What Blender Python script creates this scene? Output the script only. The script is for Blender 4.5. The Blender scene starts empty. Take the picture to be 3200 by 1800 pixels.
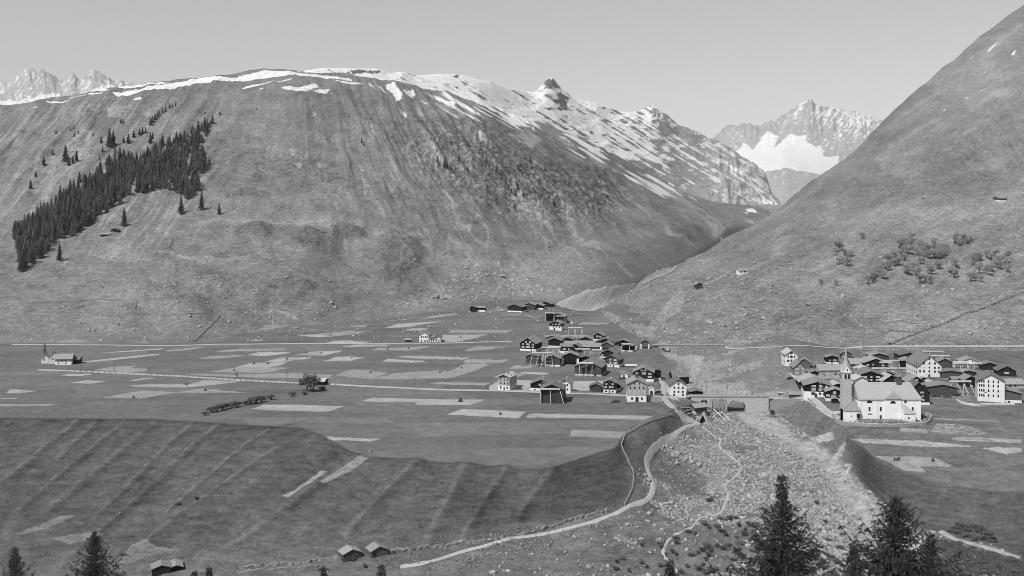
import bpy, bmesh, math, random
import numpy as np
from mathutils import Vector, Matrix, noise as mnoise

# ---------------------------------------------------------------- camera, sky, sun, exposure
SC = bpy.context.scene
COL = SC.collection
F, CU, HV = 3200.0, 1600.0, 665.0          # focal length and horizon, in pixels of the 3200 x 1800 photograph
cam_d = bpy.data.cameras.new("camera")
cam = bpy.data.objects.new("camera", cam_d)
COL.objects.link(cam)
cam.location = (0, 0, 0)
cam.rotation_euler = (math.radians(90), 0, 0)
cam_d.sensor_width = 36.0
cam_d.lens = 36.0
cam_d.shift_y = (HV - 900.0) / 3200.0
cam_d.clip_start = 0.5
cam_d.clip_end = 60000
SC.camera = cam

SUN_EL, SUN_AZ = math.radians(52), math.radians(-140)     # azimuth: from +Y towards +X
sd = Vector((math.sin(SUN_AZ) * math.cos(SUN_EL), math.cos(SUN_AZ) * math.cos(SUN_EL), math.sin(SUN_EL)))
sl = bpy.data.lights.new("sun", 'SUN')
sl.energy = 4.2
sl.angle = math.radians(0.5)
sl.color = (1.0, 1.0, 1.0)                  # the plate is black and white
so = bpy.data.objects.new("sun", sl)
COL.objects.link(so)
so.rotation_euler = sd.to_track_quat('Z', 'Y').to_euler()
so.location = (-300, -200, 500)

W = bpy.data.worlds.new("World")
SC.world = W
W.use_nodes = True
nt = W.node_tree
nt.nodes.clear()
sky = nt.nodes.new('ShaderNodeTexSky')
sky.sky_type = 'NISHITA'
sky.sun_disc = False
sky.sun_elevation = SUN_EL
sky.sun_rotation = SUN_AZ
sky.altitude = 1500
sky.dust_density = 0.6
sep = nt.nodes.new('ShaderNodeSeparateColor')   # a blue-sensitive glass plate sees the blue of the sky
bg = nt.nodes.new('ShaderNodeBackground')
bg.inputs['Strength'].default_value = 0.083
wo = nt.nodes.new('ShaderNodeOutputWorld')
nt.links.new(sky.outputs[0], sep.inputs[0])
nt.links.new(sep.outputs[2], bg.inputs[0])
nt.links.new(bg.outputs[0], wo.inputs[0])

SC.view_settings.view_transform = 'Standard'
SC.view_settings.look = 'None'
SC.view_settings.exposure = 0.25
SC.view_settings.gamma = 1.0
SC.view_settings.use_curve_mapping = False
SC.cycles.volume_step_rate = 4.0
SC.cycles.max_bounces = 5
SC.cycles.filter_width = 0.85
SC.cycles.transparent_max_bounces = 8

RNG = np.random.default_rng(7)
random.seed(11)

# ---------------------------------------------------------------- small maths
def smooth(a, b, x):
    t = np.clip((x - a) / (b - a), 0, 1)
    return t * t * (3 - 2 * t)

def _hash(ix, iy, s):
    h = (ix.astype(np.int64) * 374761393 + iy.astype(np.int64) * 668265263 + s * 974634777) & 0xFFFFFFFF
    h = ((h ^ (h >> 13)) * 1274126177) & 0xFFFFFFFF
    return ((h ^ (h >> 16)) & 0xFFFF).astype(np.float32) / 65535.0

def vnoise(x, y, s=0):
    """value noise in -1..1"""
    fx, fy = np.floor(x), np.floor(y)
    tx, ty = (x - fx).astype(np.float32), (y - fy).astype(np.float32)
    tx = tx * tx * (3 - 2 * tx)
    ty = ty * ty * (3 - 2 * ty)
    ix, iy = fx.astype(np.int64), fy.astype(np.int64)
    a, b = _hash(ix, iy, s), _hash(ix + 1, iy, s)
    c, d = _hash(ix, iy + 1, s), _hash(ix + 1, iy + 1, s)
    return (a + (b - a) * tx) * (1 - ty) * 2 - 1 + (c + (d - c) * tx) * ty * 2

def fbm(x, y, o=4, s=0, g=0.5):
    r, a, n = 0, 1.0, 0
    for k in range(o):
        r = r + a * vnoise(x, y, s + k * 17)
        n += a
        a *= g
        x, y = x * 2.03 + 13.7, y * 2.03 + 7.1
    return r / n

def ridged(x, y, o=4, s=0):
    r, a, n = 0, 1.0, 0
    for k in range(o):
        r = r + a * (1 - 2 * np.abs(vnoise(x, y, s + k * 29)))
        n += a
        a *= 0.5
        x, y = x * 2.07 + 5.3, y * 2.07 + 9.9
    return r / n

def inpoly(u, v, poly):
    m = np.zeros(u.shape, bool)
    n = len(poly)
    for i in range(n):
        x1, y1 = poly[i]
        x2, y2 = poly[(i + 1) % n]
        if y1 == y2:
            continue
        c = ((y1 > v) != (y2 > v)) & (u < (x2 - x1) * (v - y1) / (y2 - y1) + x1)
        m ^= c
    return m

def segdist(u, v, pts):
    best = np.full(u.shape, 1e9)
    for (x1, y1), (x2, y2) in zip(pts[:-1], pts[1:]):
        dx, dy = x2 - x1, y2 - y1
        t = np.clip(((u - x1) * dx + (v - y1) * dy) / (dx * dx + dy * dy + 1e-9), 0, 1)
        best = np.minimum(best, (u - x1 - t * dx) ** 2 + (v - y1 - t * dy) ** 2)
    return np.sqrt(best)

# ---------------------------------------------------------------- materials (greys: the plate has no colour)
MATS = {}
def new_mat(name):
    m = bpy.data.materials.new(name)
    m.use_nodes = True
    n = m.node_tree.nodes
    b = n["Principled BSDF"]
    b.inputs['Roughness'].default_value = 0.9
    b.inputs['Specular IOR Level'].default_value = 0.1
    return m, n, m.node_tree.links, b

def grey_mat(name, lo, hi, scale=1.0, stretch=(1, 1, 1), detail=6.0, rough=0.9, bump=0.0, spec=0.1, rnd=0.0):
    """a grey surface varied by noise between two albedos; rnd varies it from object to object"""
    m, n, L, b = new_mat(name)
    tc = n.new('ShaderNodeTexCoord')
    mp = n.new('ShaderNodeMapping')
    mp.inputs['Scale'].default_value = stretch
    nz = n.new('ShaderNodeTexNoise')
    nz.inputs['Scale'].default_value = scale
    nz.inputs['Detail'].default_value = detail
    nz.inputs['Roughness'].default_value = 0.65
    mr = n.new('ShaderNodeMapRange')
    mr.inputs['From Min'].default_value = 0.3
    mr.inputs['From Max'].default_value = 0.7
    mr.inputs['To Min'].default_value = lo
    mr.inputs['To Max'].default_value = hi
    L.new(tc.outputs['Object'], mp.inputs[0])
    L.new(mp.outputs[0], nz.inputs['Vector'])
    L.new(nz.outputs['Fac'], mr.inputs['Value'])
    out = mr.outputs[0]
    if rnd:
        oi = n.new('ShaderNodeObjectInfo')
        r2 = n.new('ShaderNodeMapRange')
        r2.inputs['To Min'].default_value = 1 - rnd
        r2.inputs['To Max'].default_value = 1 + rnd
        L.new(oi.outputs['Random'], r2.inputs['Value'])
        mu = n.new('ShaderNodeMath')
        mu.operation = 'MULTIPLY'
        L.new(out, mu.inputs[0])
        L.new(r2.outputs[0], mu.inputs[1])
        out = mu.outputs[0]
    L.new(out, b.inputs['Base Color'])
    b.inputs['Roughness'].default_value = rough
    b.inputs['Specular IOR Level'].default_value = spec
    if bump:
        bp = n.new('ShaderNodeBump')
        bp.inputs['Strength'].default_value = 0.6
        bp.inputs['Distance'].default_value = bump
        L.new(nz.outputs['Fac'], bp.inputs['Height'])
        L.new(bp.outputs[0], b.inputs['Normal'])
    MATS[name] = m
    return m

def ground_mat(name, scale=0.5, contrast=0.5, bump=0.35, contour=1.0):
    """albedo stored on the vertices, broken up by noise that follows the contour lines of the slope"""
    m, n, L, b = new_mat(name)
    at = n.new('ShaderNodeAttribute')
    at.attribute_name = "albedo"
    ge = n.new('ShaderNodeNewGeometry')
    mp = n.new('ShaderNodeMapping')
    mp.inputs['Scale'].default_value = (0.35, 0.35, 2.2 * contour)
    nz = n.new('ShaderNodeTexNoise')
    nz.inputs['Scale'].default_value = scale
    nz.inputs['Detail'].default_value = 7
    nz.inputs['Roughness'].default_value = 0.72
    nz2 = n.new('ShaderNodeTexNoise')
    nz2.inputs['Scale'].default_value = scale * 1.3
    nz2.inputs['Detail'].default_value = 5
    nz2.inputs['Roughness'].default_value = 0.8
    ad = n.new('ShaderNodeMath')
    ad.operation = 'ADD'
    mr = n.new('ShaderNodeMapRange')
    mr.inputs['From Min'].default_value = 0.72
    mr.inputs['From Max'].default_value = 1.28
    mr.inputs['To Min'].default_value = -contrast
    mr.inputs['To Max'].default_value = contrast
    gr = n.new('ShaderNodeAttribute')
    gr.attribute_name = "grain"
    ma = n.new('ShaderNodeMath')
    ma.operation = 'MULTIPLY_ADD'
    ma.inputs[2].default_value = 1.0
    L.new(mr.outputs[0], ma.inputs[0])
    L.new(gr.outputs['Fac'], ma.inputs[1])
    mu = n.new('ShaderNodeMath')
    mu.operation = 'MULTIPLY'
    L.new(ge.outputs['Position'], mp.inputs[0])
    L.new(mp.outputs[0], nz.inputs['Vector'])
    L.new(ge.outputs['Position'], nz2.inputs['Vector'])
    L.new(nz.outputs['Fac'], ad.inputs[0])
    L.new(nz2.outputs['Fac'], ad.inputs[1])
    L.new(ad.outputs[0], mr.inputs['Value'])
    L.new(at.outputs['Fac'], mu.inputs[0])
    L.new(ma.outputs[0], mu.inputs[1])
    L.new(mu.outputs[0], b.inputs['Base Color'])
    bp = n.new('ShaderNodeBump')
    bp.inputs['Strength'].default_value = 0.8
    bp.inputs['Distance'].default_value = bump
    L.new(ad.outputs[0], bp.inputs['Height'])
    L.new(bp.outputs[0], b.inputs['Normal'])
    b.inputs['Specular IOR Level'].default_value = 0.0
    b.inputs['Roughness'].default_value = 1.0
    return m

# ---------------------------------------------------------------- object helpers
def link(o, parent=None):
    COL.objects.link(o)
    if parent is not None:
        o.parent = parent
    return o

def mesh_obj(name, verts, faces, mat, parent=None, smooth_faces=False):
    me = bpy.data.meshes.new(name)
    me.from_pydata([tuple(v) for v in verts], [], [tuple(f) for f in faces])
    me.update()
    if mat is not None:
        for m in (mat if isinstance(mat, (list, tuple)) else [mat]):
            me.materials.append(m)
    if smooth_faces:
        me.polygons.foreach_set('use_smooth', np.ones(len(me.polygons), bool))
    return link(bpy.data.objects.new(name, me), parent)

def tag(o, label, cat, group=None, kind=None):
    if label: o["label"] = label
    if cat: o["category"] = cat
    if group: o["group"] = group
    if kind: o["kind"] = kind
    return o

def empty(name, loc, rz=0.0):
    o = bpy.data.objects.new(name, None)
    o.location = loc
    o.rotation_euler = (0, 0, rz)
    o.empty_display_size = 1
    return link(o)

class MB:
    """collects boxes, slabs and bars, then links them as one mesh object"""
    def __init__(self):
        self.v, self.f = [], []
    def add(self, vs, fs):
        k = len(self.v)
        self.v += [tuple(p) for p in vs]
        self.f += [tuple(i + k for i in f) for f in fs]
        return self
    def box(self, x0, x1, y0, y1, z0, z1):
        return self.add([(x0, y0, z0), (x1, y0, z0), (x1, y1, z0), (x0, y1, z0), (x0, y0, z1), (x1, y0, z1), (x1, y1, z1), (x0, y1, z1)],
                        [(0, 3, 2, 1), (4, 5, 6, 7), (0, 1, 5, 4), (1, 2, 6, 5), (2, 3, 7, 6), (3, 0, 4, 7)])
    def prism(self, poly, y0, y1):
        """polygon in x,z (counter-clockwise seen from -y) extruded along y"""
        n = len(poly)
        vs = [(x, y0, z) for x, z in poly] + [(x, y1, z) for x, z in poly]
        fs = [tuple(range(n)), tuple(range(2 * n - 1, n - 1, -1))]
        fs += [(i, i + n, (i + 1) % n + n, (i + 1) % n) for i in range(n)]
        return self.add(vs, fs)
    def bar(self, a, b, w, h=None):
        a, b = Vector(a), Vector(b)
        h = h or w
        d = (b - a).normalized()
        up = Vector((0, 0, 1)) if abs(d.z) < 0.95 else Vector((1, 0, 0))
        s = d.cross(up).normalized() * w / 2
        t = s.cross(d).normalized() * h / 2
        q = [a - s - t, a + s - t, a + s + t, a - s + t, b - s - t, b + s - t, b + s + t, b - s + t]
        return self.add(q, [(0, 1, 2, 3), (7, 6, 5, 4), (4, 5, 1, 0), (5, 6, 2, 1), (6, 7, 3, 2), (7, 4, 0, 3)])
    def build(self, name, mat, parent=None):
        return mesh_obj(name, self.v, self.f, mat, parent)

def P3(u, v, d):
    return Vector(((u - CU) / F * d, d, -(v - HV) / F * d))
# ---------------------------------------------------------------- the lie of the land
# Each sheet of land is given by feature lines (toe of slope, terrace edge, foot of mountain, ridge ...), surveyed as
# (bearing, height angle, distance); between the lines the land runs in smooth profiles.
UF = np.arange(-1300, 4601, 5.0)

def line(pts, sm=22.0):
    p = np.array(pts, float)
    v = np.interp(UF, p[:, 0], p[:, 1])
    d = np.interp(UF, p[:, 0], p[:, 2])
    r = int(sm * 3 / 5)
    k = np.exp(-0.5 * (np.arange(-r, r + 1) * 5 / sm) ** 2)
    k /= k.sum()
    v = np.convolve(np.pad(v, r, 'edge'), k, 'valid')
    d = np.convolve(np.pad(d, r, 'edge'), k, 'valid')
    return d, -(v - HV) / F * d

class Sheet:
    def __init__(self, lines, ns, disp, sm=22.0):
        L = [line(l, sm) for l in lines]
        self.D = np.array([a for a, _ in L])
        self.Z = np.array([z for _, z in L])
        for k in range(1, len(L)):
            self.D[k] = np.maximum(self.D[k], self.D[k - 1] + 2.0)
        self.ns, self.disp = ns, disp
        # monotone cubic slopes
        h = np.diff(self.D, axis=0)
        dl = np.diff(self.Z, axis=0) / h
        m = np.zeros_like(self.Z)
        for k in range(1, len(L) - 1):
            w1, w2 = 2 * h[k] + h[k - 1], h[k] + 2 * h[k - 1]
            same = dl[k - 1] * dl[k] > 0
            m[k] = np.where(same, (w1 + w2) / np.where(same, w1 / np.where(same, dl[k - 1], 1) + w2 / np.where(same, dl[k], 1), 1), 0)
        m[0], m[-1] = dl[0], dl[-1]
        self.M = m
    def base(self, u, d):
        """height of the smooth land at bearing u and distance d"""
        u, d = np.asarray(u, float), np.asarray(d, float)
        i = np.clip((u - UF[0]) / 5.0, 0, len(UF) - 1.001)
        i0 = i.astype(int)
        t = i - i0
        D = self.D[:, i0] * (1 - t) + self.D[:, i0 + 1] * t
        Z = self.Z[:, i0] * (1 - t) + self.Z[:, i0 + 1] * t
        M = self.M[:, i0] * (1 - t) + self.M[:, i0 + 1] * t
        z = np.where(d <= D[0], Z[0], Z[-1])
        for k in range(len(D) - 1):
            h = D[k + 1] - D[k]
            s = np.clip((d - D[k]) / h, 0, 1)
            zz = (Z[k] * (1 + 2 * s) * (1 - s) ** 2 + h * M[k] * s * (1 - s) ** 2 + Z[k + 1] * s * s * (3 - 2 * s) + h * M[k + 1] * s * s * (s - 1))
            z = np.where((d >= D[k]) & (d <= D[k + 1]), zz, z)
        return z
    def z(self, u, d):
        b = self.base(u, d)
        return b + self.disp(np.asarray(u, float), np.asarray(d, float), b)
    def column(self, u):
        """distances and heights of the finished land along one bearing"""
        j = int(np.clip(np.searchsorted(self.us, u) - 1, 0, len(self.us) - 2))
        t = float(np.clip((u - self.us[j]) / (self.us[j + 1] - self.us[j]), 0, 1))
        return self.dg[:, j] * (1 - t) + self.dg[:, j + 1] * t, self.zg[:, j] * (1 - t) + self.zg[:, j + 1] * t
    def hit(self, u, v):
        """distance at which the line of sight through photo point (u, v) meets the land"""
        d, z = self.column(u)
        f = z + (v - HV) / F * d
        i = np.nonzero((f[1:] >= 0) & (d[1:] > 150))[0]
        if len(i) == 0:
            return float(d[np.argmax(f / d)])
        i = i[0]
        return float(d[i] + (d[i + 1] - d[i]) * min(1, max(0, -f[i] / (f[i + 1] - f[i] + 1e-9))))
    def at(self, u, v):
        d = self.hit(u, v)
        dd, z = self.column(u)
        return Vector(((u - CU) / F * d, d, float(np.interp(d, dd, z))))
    def at_xy(self, x, y):
        dd, z = self.column(CU + F * x / y)
        return float(np.interp(y, dd, z))

def u_cols(step):
    a = np.arange(-1250, -60, 30.0)
    b = np.arange(-60, 3260, step)
    c = np.arange(3260, 4551, 30.0)
    return np.concatenate([a, b, c])

def build_sheet(name, sh, step, albedo_fn, mat):
    us = u_cols(step)
    i = np.clip((us - UF[0]) / 5.0, 0, len(UF) - 1.001)
    i0 = i.astype(int)
    t = i - i0
    D = sh.D[:, i0] * (1 - t) + sh.D[:, i0 + 1] * t
    rows = []
    for k in range(len(D) - 1):
        s = np.arange(sh.ns[k]) / sh.ns[k]
        rows.append(D[k][None, :] * (1 - s[:, None]) + D[k + 1][None, :] * s[:, None])
    rows.append(D[-1][None, :])
    d = np.concatenate(rows)
    u = np.broadcast_to(us, d.shape)
    zb = sh.base(u.ravel(), d.ravel()).reshape(d.shape)
    z = zb + sh.disp(u, d, zb)
    sh.us, sh.dg, sh.zg = us, d, z
    x = (u - CU) / F * d
    v = HV - F * z / d
    alb = albedo_fn(u, v, x, d, z).astype(np.float32)
    nr, nc = d.shape
    co = np.stack([x, d, z], -1).reshape(-1, 3).astype(np.float32)
    me = bpy.data.meshes.new(name)
    me.vertices.add(nr * nc)
    me.vertices.foreach_set('co', co.ravel())
    a = (np.arange(nr - 1)[:, None] * nc + np.arange(nc - 1)[None, :]).ravel()
    q = np.stack([a, a + 1, a + 1 + nc, a + nc], -1).astype(np.int32)
    nf = len(q)
    me.loops.add(nf * 4)
    me.loops.foreach_set('vertex_index', q.ravel())
    me.polygons.add(nf)
    me.polygons.foreach_set('loop_start', np.arange(0, nf * 4, 4, dtype=np.int32))
    me.polygons.foreach_set('loop_total', np.full(nf, 4, np.int32))
    me.polygons.foreach_set('use_smooth', np.ones(nf, bool))
    me.update(calc_edges=True)
    at = me.attributes.new("albedo", 'FLOAT', 'POINT')
    at.data.foreach_set('value', alb.ravel())
    gn = np.ones(d.shape, np.float32) if name != "ground" else (.42 + .58 * np.clip(smooth(700, 800, d - np.interp(u, [-1300, 700, 1200, 1600], [0, 0, 150, 260])) + .5 * smooth(1960, 2060, u), 0, 1)).astype(np.float32)
    if name == "ground":
        gn = np.maximum(gn, .85 * (d < D[4][None, :] - 3)).astype(np.float32)
    me.attributes.new("grain", 'FLOAT', 'POINT').data.foreach_set('value', gn.ravel())
    me.materials.append(mat)
    o = link(bpy.data.objects.new(name, me))
    return tag(o, None, None, kind='structure')

# --- the valley floor, terrace and left mountain
VALLEY = [
    [(-1300, 3900, 1.8), (4600, 3900, 1.8)],
    [(-1300, 2551, 190), (4600, 2551, 190)],
    [(-1300, 1800, 326), (300, 1800, 325), (700, 1800, 318), (1500, 1800, 312), (2600, 1800, 308), (4600, 1800, 308)],
    # toe of the terrace slope
    [(-1300, 1740, 340), (0, 1730, 343), (300, 1720, 345), (640, 1778, 326), (900, 1762, 324), (1100, 1738, 328), (1300, 1702, 336), (1500, 1664, 344),
     (1700, 1632, 350), (1900, 1585, 360), (1980, 1560, 366), (2050, 1450, 410), (2100, 1352, 455), (2170, 1305, 487), (2250, 1300, 499), (2330, 1305, 497),
     (2420, 1320, 490), (2500, 1350, 473), (2570, 1395, 448), (2640, 1450, 420), (2700, 1520, 390), (2760, 1585, 362), (2900, 1655, 345), (3100, 1695, 334), (3300, 1720, 328), (4600, 1720, 328)],
    # edge of the terrace
    [(-1300, 1310, 446), (0, 1305, 448), (240, 1306, 448), (480, 1308, 447), (690, 1322, 438), (940, 1336, 429), (1010, 1362, 413), (1060, 1390, 398), (1120, 1425, 380), (1250, 1433, 375),
     (1450, 1448, 370), (1560, 1452, 368), (1720, 1466, 362), (1810, 1434, 376), (1925, 1400, 392), (1955, 1345, 421), (2000, 1318, 438), (2100, 1277, 474), (2170, 1252, 503),
     (2230, 1262, 516), (2300, 1262, 524), (2400, 1268, 512), (2480, 1266, 508), (2550, 1290, 474), (2640, 1328, 450), (2690, 1384, 405), (2760, 1442, 380), (2900, 1492, 365), (3100, 1525, 352), (4600, 1525, 352)],
    # plain
    [(-1300, 1160, 582), (2060, 1160, 582), (2120, 1168, 588), (2180, 1190, 582), (2250, 1188, 584), (2320, 1165, 585), (2420, 1145, 585), (2500, 1150, 575), (2620, 1158, 580), (4600, 1160, 582)],
    # foot of the cut bank
    [(-1300, 1115, 640), (600, 1115, 640), (900, 1080, 690), (1200, 1060, 725), (1420, 1020, 800), (1600, 990, 850), (1740, 958, 940), (1800, 968, 960), (1850, 970, 980), (1900, 955, 1000),
     (1960, 920, 1070), (2050, 908, 1200), (2150, 868, 1500), (2300, 811, 2100), (2600, 794, 2400), (4600, 794, 2400)],
    # foot of the mountain
    [(-1300, 1078, 700), (0, 1076, 702), (600, 1072, 708), (700, 1053, 730), (900, 1022, 800), (1200, 998, 862), (1420, 965, 917), (1600, 930, 1014), (1740, 945, 962), (1800, 917, 985),
     (1850, 903, 1010), (1900, 895, 1035), (1960, 888, 1100), (2050, 860, 1300), (2150, 800, 1700), (2300, 705, 2300), (2600, 710, 2600), (4600, 710, 2600)],
    [(-1300, 880, 890), (300, 880, 890), (600, 850, 900), (900, 820, 960), (1200, 790, 1050), (1500, 760, 1180), (1700, 745, 1300), (1850, 742, 1400), (2000, 730, 1650), (2150, 708, 1950), (2300, 682, 2500), (2600, 700, 2800), (4600, 700, 2800)],
    [(-1300, 600, 1200), (300, 600, 1200), (600, 560, 1230), (900, 520, 1300), (1200, 500, 1400), (1500, 505, 1550), (1700, 545, 1700), (1850, 590, 1850), (2000, 640, 2000), (2150, 662, 2300), (2300, 660, 2800), (2600, 690, 3000), (4600, 690, 3000)],
    [(-1300, 345, 1500), (0, 335, 1500), (60, 332, 1500), (160, 312, 1510), (250, 298, 1520), (380, 280, 1550), (520, 258, 1580), (600, 252, 1600), (700, 240, 1620), (800, 222, 1650), (900, 219, 1680), (1000, 230, 1720), (1100, 243, 1780), (1213, 262, 1860),
     (1342, 297, 1950), (1500, 330, 2080), (1632, 375, 2200), (1760, 420, 2330), (1854, 455, 2430), (1995, 535, 2620), (2150, 608, 2850), (2250, 640, 3050), (2350, 645, 3200), (2450, 643, 3200), (2600, 690, 3200), (4600, 690, 3200)],
    [(-1300, 380, 1900), (0, 370, 1900), (900, 290, 2050), (1500, 400, 2450), (2000, 560, 2900), (2300, 655, 3400), (4600, 700, 3600)],
]

MOUNDS = ((789, 746, 66, 42, 9), (969, 771, 85, 44, 11), (1080, 738, 46, 28, 8), (1242, 826, 108, 78, 11), (560, 960, 90, 55, 7), (640, 880, 60, 40, 5), (880, 905, 110, 45, 7), (380, 1000, 80, 40, 5), (770, 612, 90, 26, 6), (700, 900, 50, 36, 5), (1010, 930, 70, 34, 5), (420, 905, 70, 30, 4))
def crag_zone(u, v):
    e = lambda a, b, ru, rv: np.exp(-((u - a) / ru) ** 2 - ((v - b) / rv) ** 2)
    return np.clip(e(1480, 530, 190, 100) + e(1700, 610, 180, 90) + .8 * e(1400, 470, 130, 60) + .8 * e(1860, 640, 110, 55) + .7 * e(330, 365, 80, 40) + .6 * e(250, 480, 50, 70) + .5 * e(1150, 400, 70, 50), 0, 1)

def valley_disp(u, d, zb):
    x = (u - CU) / F * d
    v = HV - F * zb / d
    mtn = smooth(0, 160, d - np.interp(u, [-1300, 600, 1200, 1600, 1740, 1900, 2150, 4600], [700, 708, 862, 1014, 962, 1035, 1700, 2600]))
    hi = smooth(850, 450, v) * mtn
    # gullies run down the slope: ridges across the bearing, drawn out with height
    lw = smooth(820, 520, u)
    wr = fbm(x / 260, d / 260, 3, 3) * 0.55
    th = np.arctan2(u - 900, np.maximum(v, 150) + 300)
    fade = smooth(0, 140, np.interp(u, [-1300, 0, 900, 1213, 1500, 1854, 2300], [1500, 1500, 1680, 1860, 2080, 2430, 3050]) - d)
    am = np.interp(u, [0, 850, 1000, 1150, 1350, 2300], [0, 0, 3, 7, 11, 9]) * fade
    z = hi * (lw * 11 * fade * ridged((u * .8 + v * .62) / 85 + wr, d / 700.0, 4, 5) + am * ridged(th * 11 + wr, d / 600.0, 4, 6)
              + 3.5 * ridged(th * 34 + wr * 2, d / 200.0, 3, 8) * smooth(1050, 1350, u))
    cz_ = crag_zone(u, v)
    z = z + mtn * (5 * fbm(x / 130, d / 170, 4, 21) + 4.2 * ridged(x / 80, d / 110, 4, 31) + 1.1 * fbm(x / 13, d / 18, 3, 41, 0.6) + cz_ * (4.5 * ridged(x / 26, d / 44, 4, 51) + 2.2 * fbm(x / 9, d / 12, 3, 55)))
    for (ku, kv, ru, rv, a) in MOUNDS:
        r = np.sqrt(((u - ku) / ru) ** 2 + ((v - kv) / rv) ** 2) + .22 * vnoise(u / 40, v / 30, 57)
        z = z + a * smooth(1.4, .25, r)
    # gentle unevenness of meadow and slope, rubble fan
    z = z + (1 - mtn) * (0.30 * fbm(x / 35, d / 35, 3, 61) + 0.10 * fbm(x / 6, d / 6, 3, 71))
    slope = smooth(420, 400, u * 0 + d) * 0 + ((v > 1300) & (d > 322)) * smooth(1330, 1400, v) * smooth(2000, 1900, u)
    z = z + slope * (0.9 * ridged((x + d * 0.9) / 55, (d - x * .5) / 300, 3, 81) + 0.16 * fbm((x) / 9, zb / 0.9, 3, 91) + .2)
    rb = np.zeros(u.shape)
    if (slope > 0).any():
        for q, w, am_ in ((_ribs[0], 15, .9), (_ribs[1], 15, 1.0), (_ribs[2], 18, .9), (_ribs[3], 16, .9), (_ribs[4], 24, 1.0), (_ribs[5], 34, .8), (_ribs[6], 36, .8), (_ribs[7], 14, .6), (_ribs[8], 12, .6), (_ribs[9], 12, .7), (_ribs[10], 24, .8), (_ribs[11], 26, .8), (_ribs[12], 14, .7)):
            rb = np.maximum(rb, am_ * np.exp(-(segdist(u + 5 * vnoise(u / 60, v / 60, 83), v, q) / w) ** 2))
    z = z + slope * rb
    fan = smooth(1930, 2040, u) * smooth(2720, 2640, u - (v - 1500) * 0.5) * smooth(1290, 1340, v) * (d < 500)
    z = z + fan * (0.5 * fbm(x / 5, d / 5, 4, 101) - 1.4 * np.exp(-(segd(u, v) / 26) ** 2))
    gul = np.exp(-(segdist(u, v, [(2085, 1092), (2130, 1110), (2158, 1140), (2140, 1175), (2125, 1190)]) / 20) ** 2) * (d < 700) * (d > 505)
    return z - 3.0 * gul

_ribs = [[(690, 1315), (560, 1440), (430, 1560), (200, 1760)], [(975, 1345), (860, 1410), (700, 1520), (560, 1610), (380, 1760)], [(490, 1310), (350, 1440), (150, 1600)], [(245, 1305), (100, 1440), (-50, 1560)], [(1120, 1428), (960, 1540), (830, 1640), (640, 1760)],
         [(1720, 1470), (1650, 1560), (1590, 1660)], [(1450, 1450), (1400, 1560), (1330, 1690)], [(300, 1310), (180, 1440)],
         [(600, 1322), (470, 1450), (300, 1620)], [(840, 1338), (690, 1460), (520, 1600)], [(1300, 1445), (1180, 1560), (1080, 1680)], [(1580, 1460), (1500, 1580), (1440, 1690)], [(390, 1312), (260, 1430), (60, 1600)]]
_bed = [(2330, 1290), (2400, 1330), (2500, 1395), (2600, 1450), (2640, 1520), (2700, 1600), (2760, 1680), (2950, 1740)]
def segd(u, v):
    return segdist(u, v, _bed)

VS = Sheet(VALLEY, [10, 14, 150, 190, 190, 70, 55, 70, 140, 150, 10][:0] or [10, 14, 160, 170, 190, 70, 60, 60, 150, 190, 170, 10], None or valley_disp)

HILL = [
    [(1800, 1050, 900), (1860, 1040, 890), (1900, 1080, 810), (2000, 1140, 700), (2100, 1170, 660), (2300, 1180, 660), (2700, 1200, 610), (4600, 1200, 608)],
    [(1800, 990, 935), (1860, 975, 950), (1900, 1000, 870), (2000, 1040, 760), (2100, 1062, 725), (2300, 1064, 722), (2500, 1080, 690), (2700, 1092, 668), (4600, 1094, 664)],
    [(1800, 985, 950), (1860, 970, 970), (1990, 960, 960), (2100, 960, 930), (2300, 930, 900), (2600, 890, 880), (3000, 850, 900), (4600, 850, 900)],
    [(1800, 980, 960), (1860, 966, 985), (1990, 915, 1080), (2100, 890, 1100), (2300, 830, 1150), (2600, 700, 1250), (3000, 550, 1300), (4600, 420, 1350)],
    [(1800, 985, 990), (1860, 964, 1010), (1900, 945, 1060), (1950, 914, 1120), (1990, 886, 1180), (2100, 845, 1250), (2180, 805, 1320), (2240, 770, 1400), (2275, 750, 1450), (2330, 718, 1550), (2390, 680, 1630), (2450, 640, 1700), (2500, 600, 1750), (2560, 566, 1800),
     (2620, 520, 1850), (2700, 452, 1900), (2780, 375, 1960), (2850, 310, 2000), (2920, 248, 2040), (3000, 188, 2080), (3070, 132, 2120), (3130, 80, 2150), (3200, 30, 2190), (4600, -1000, 2600)],
    [(1800, 1020, 1200), (1900, 1000, 1260), (1990, 960, 1400), (2240, 830, 1700), (2560, 640, 2150), (2850, 380, 2400), (3200, 120, 2600), (4600, -600, 3000)],
]
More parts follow.
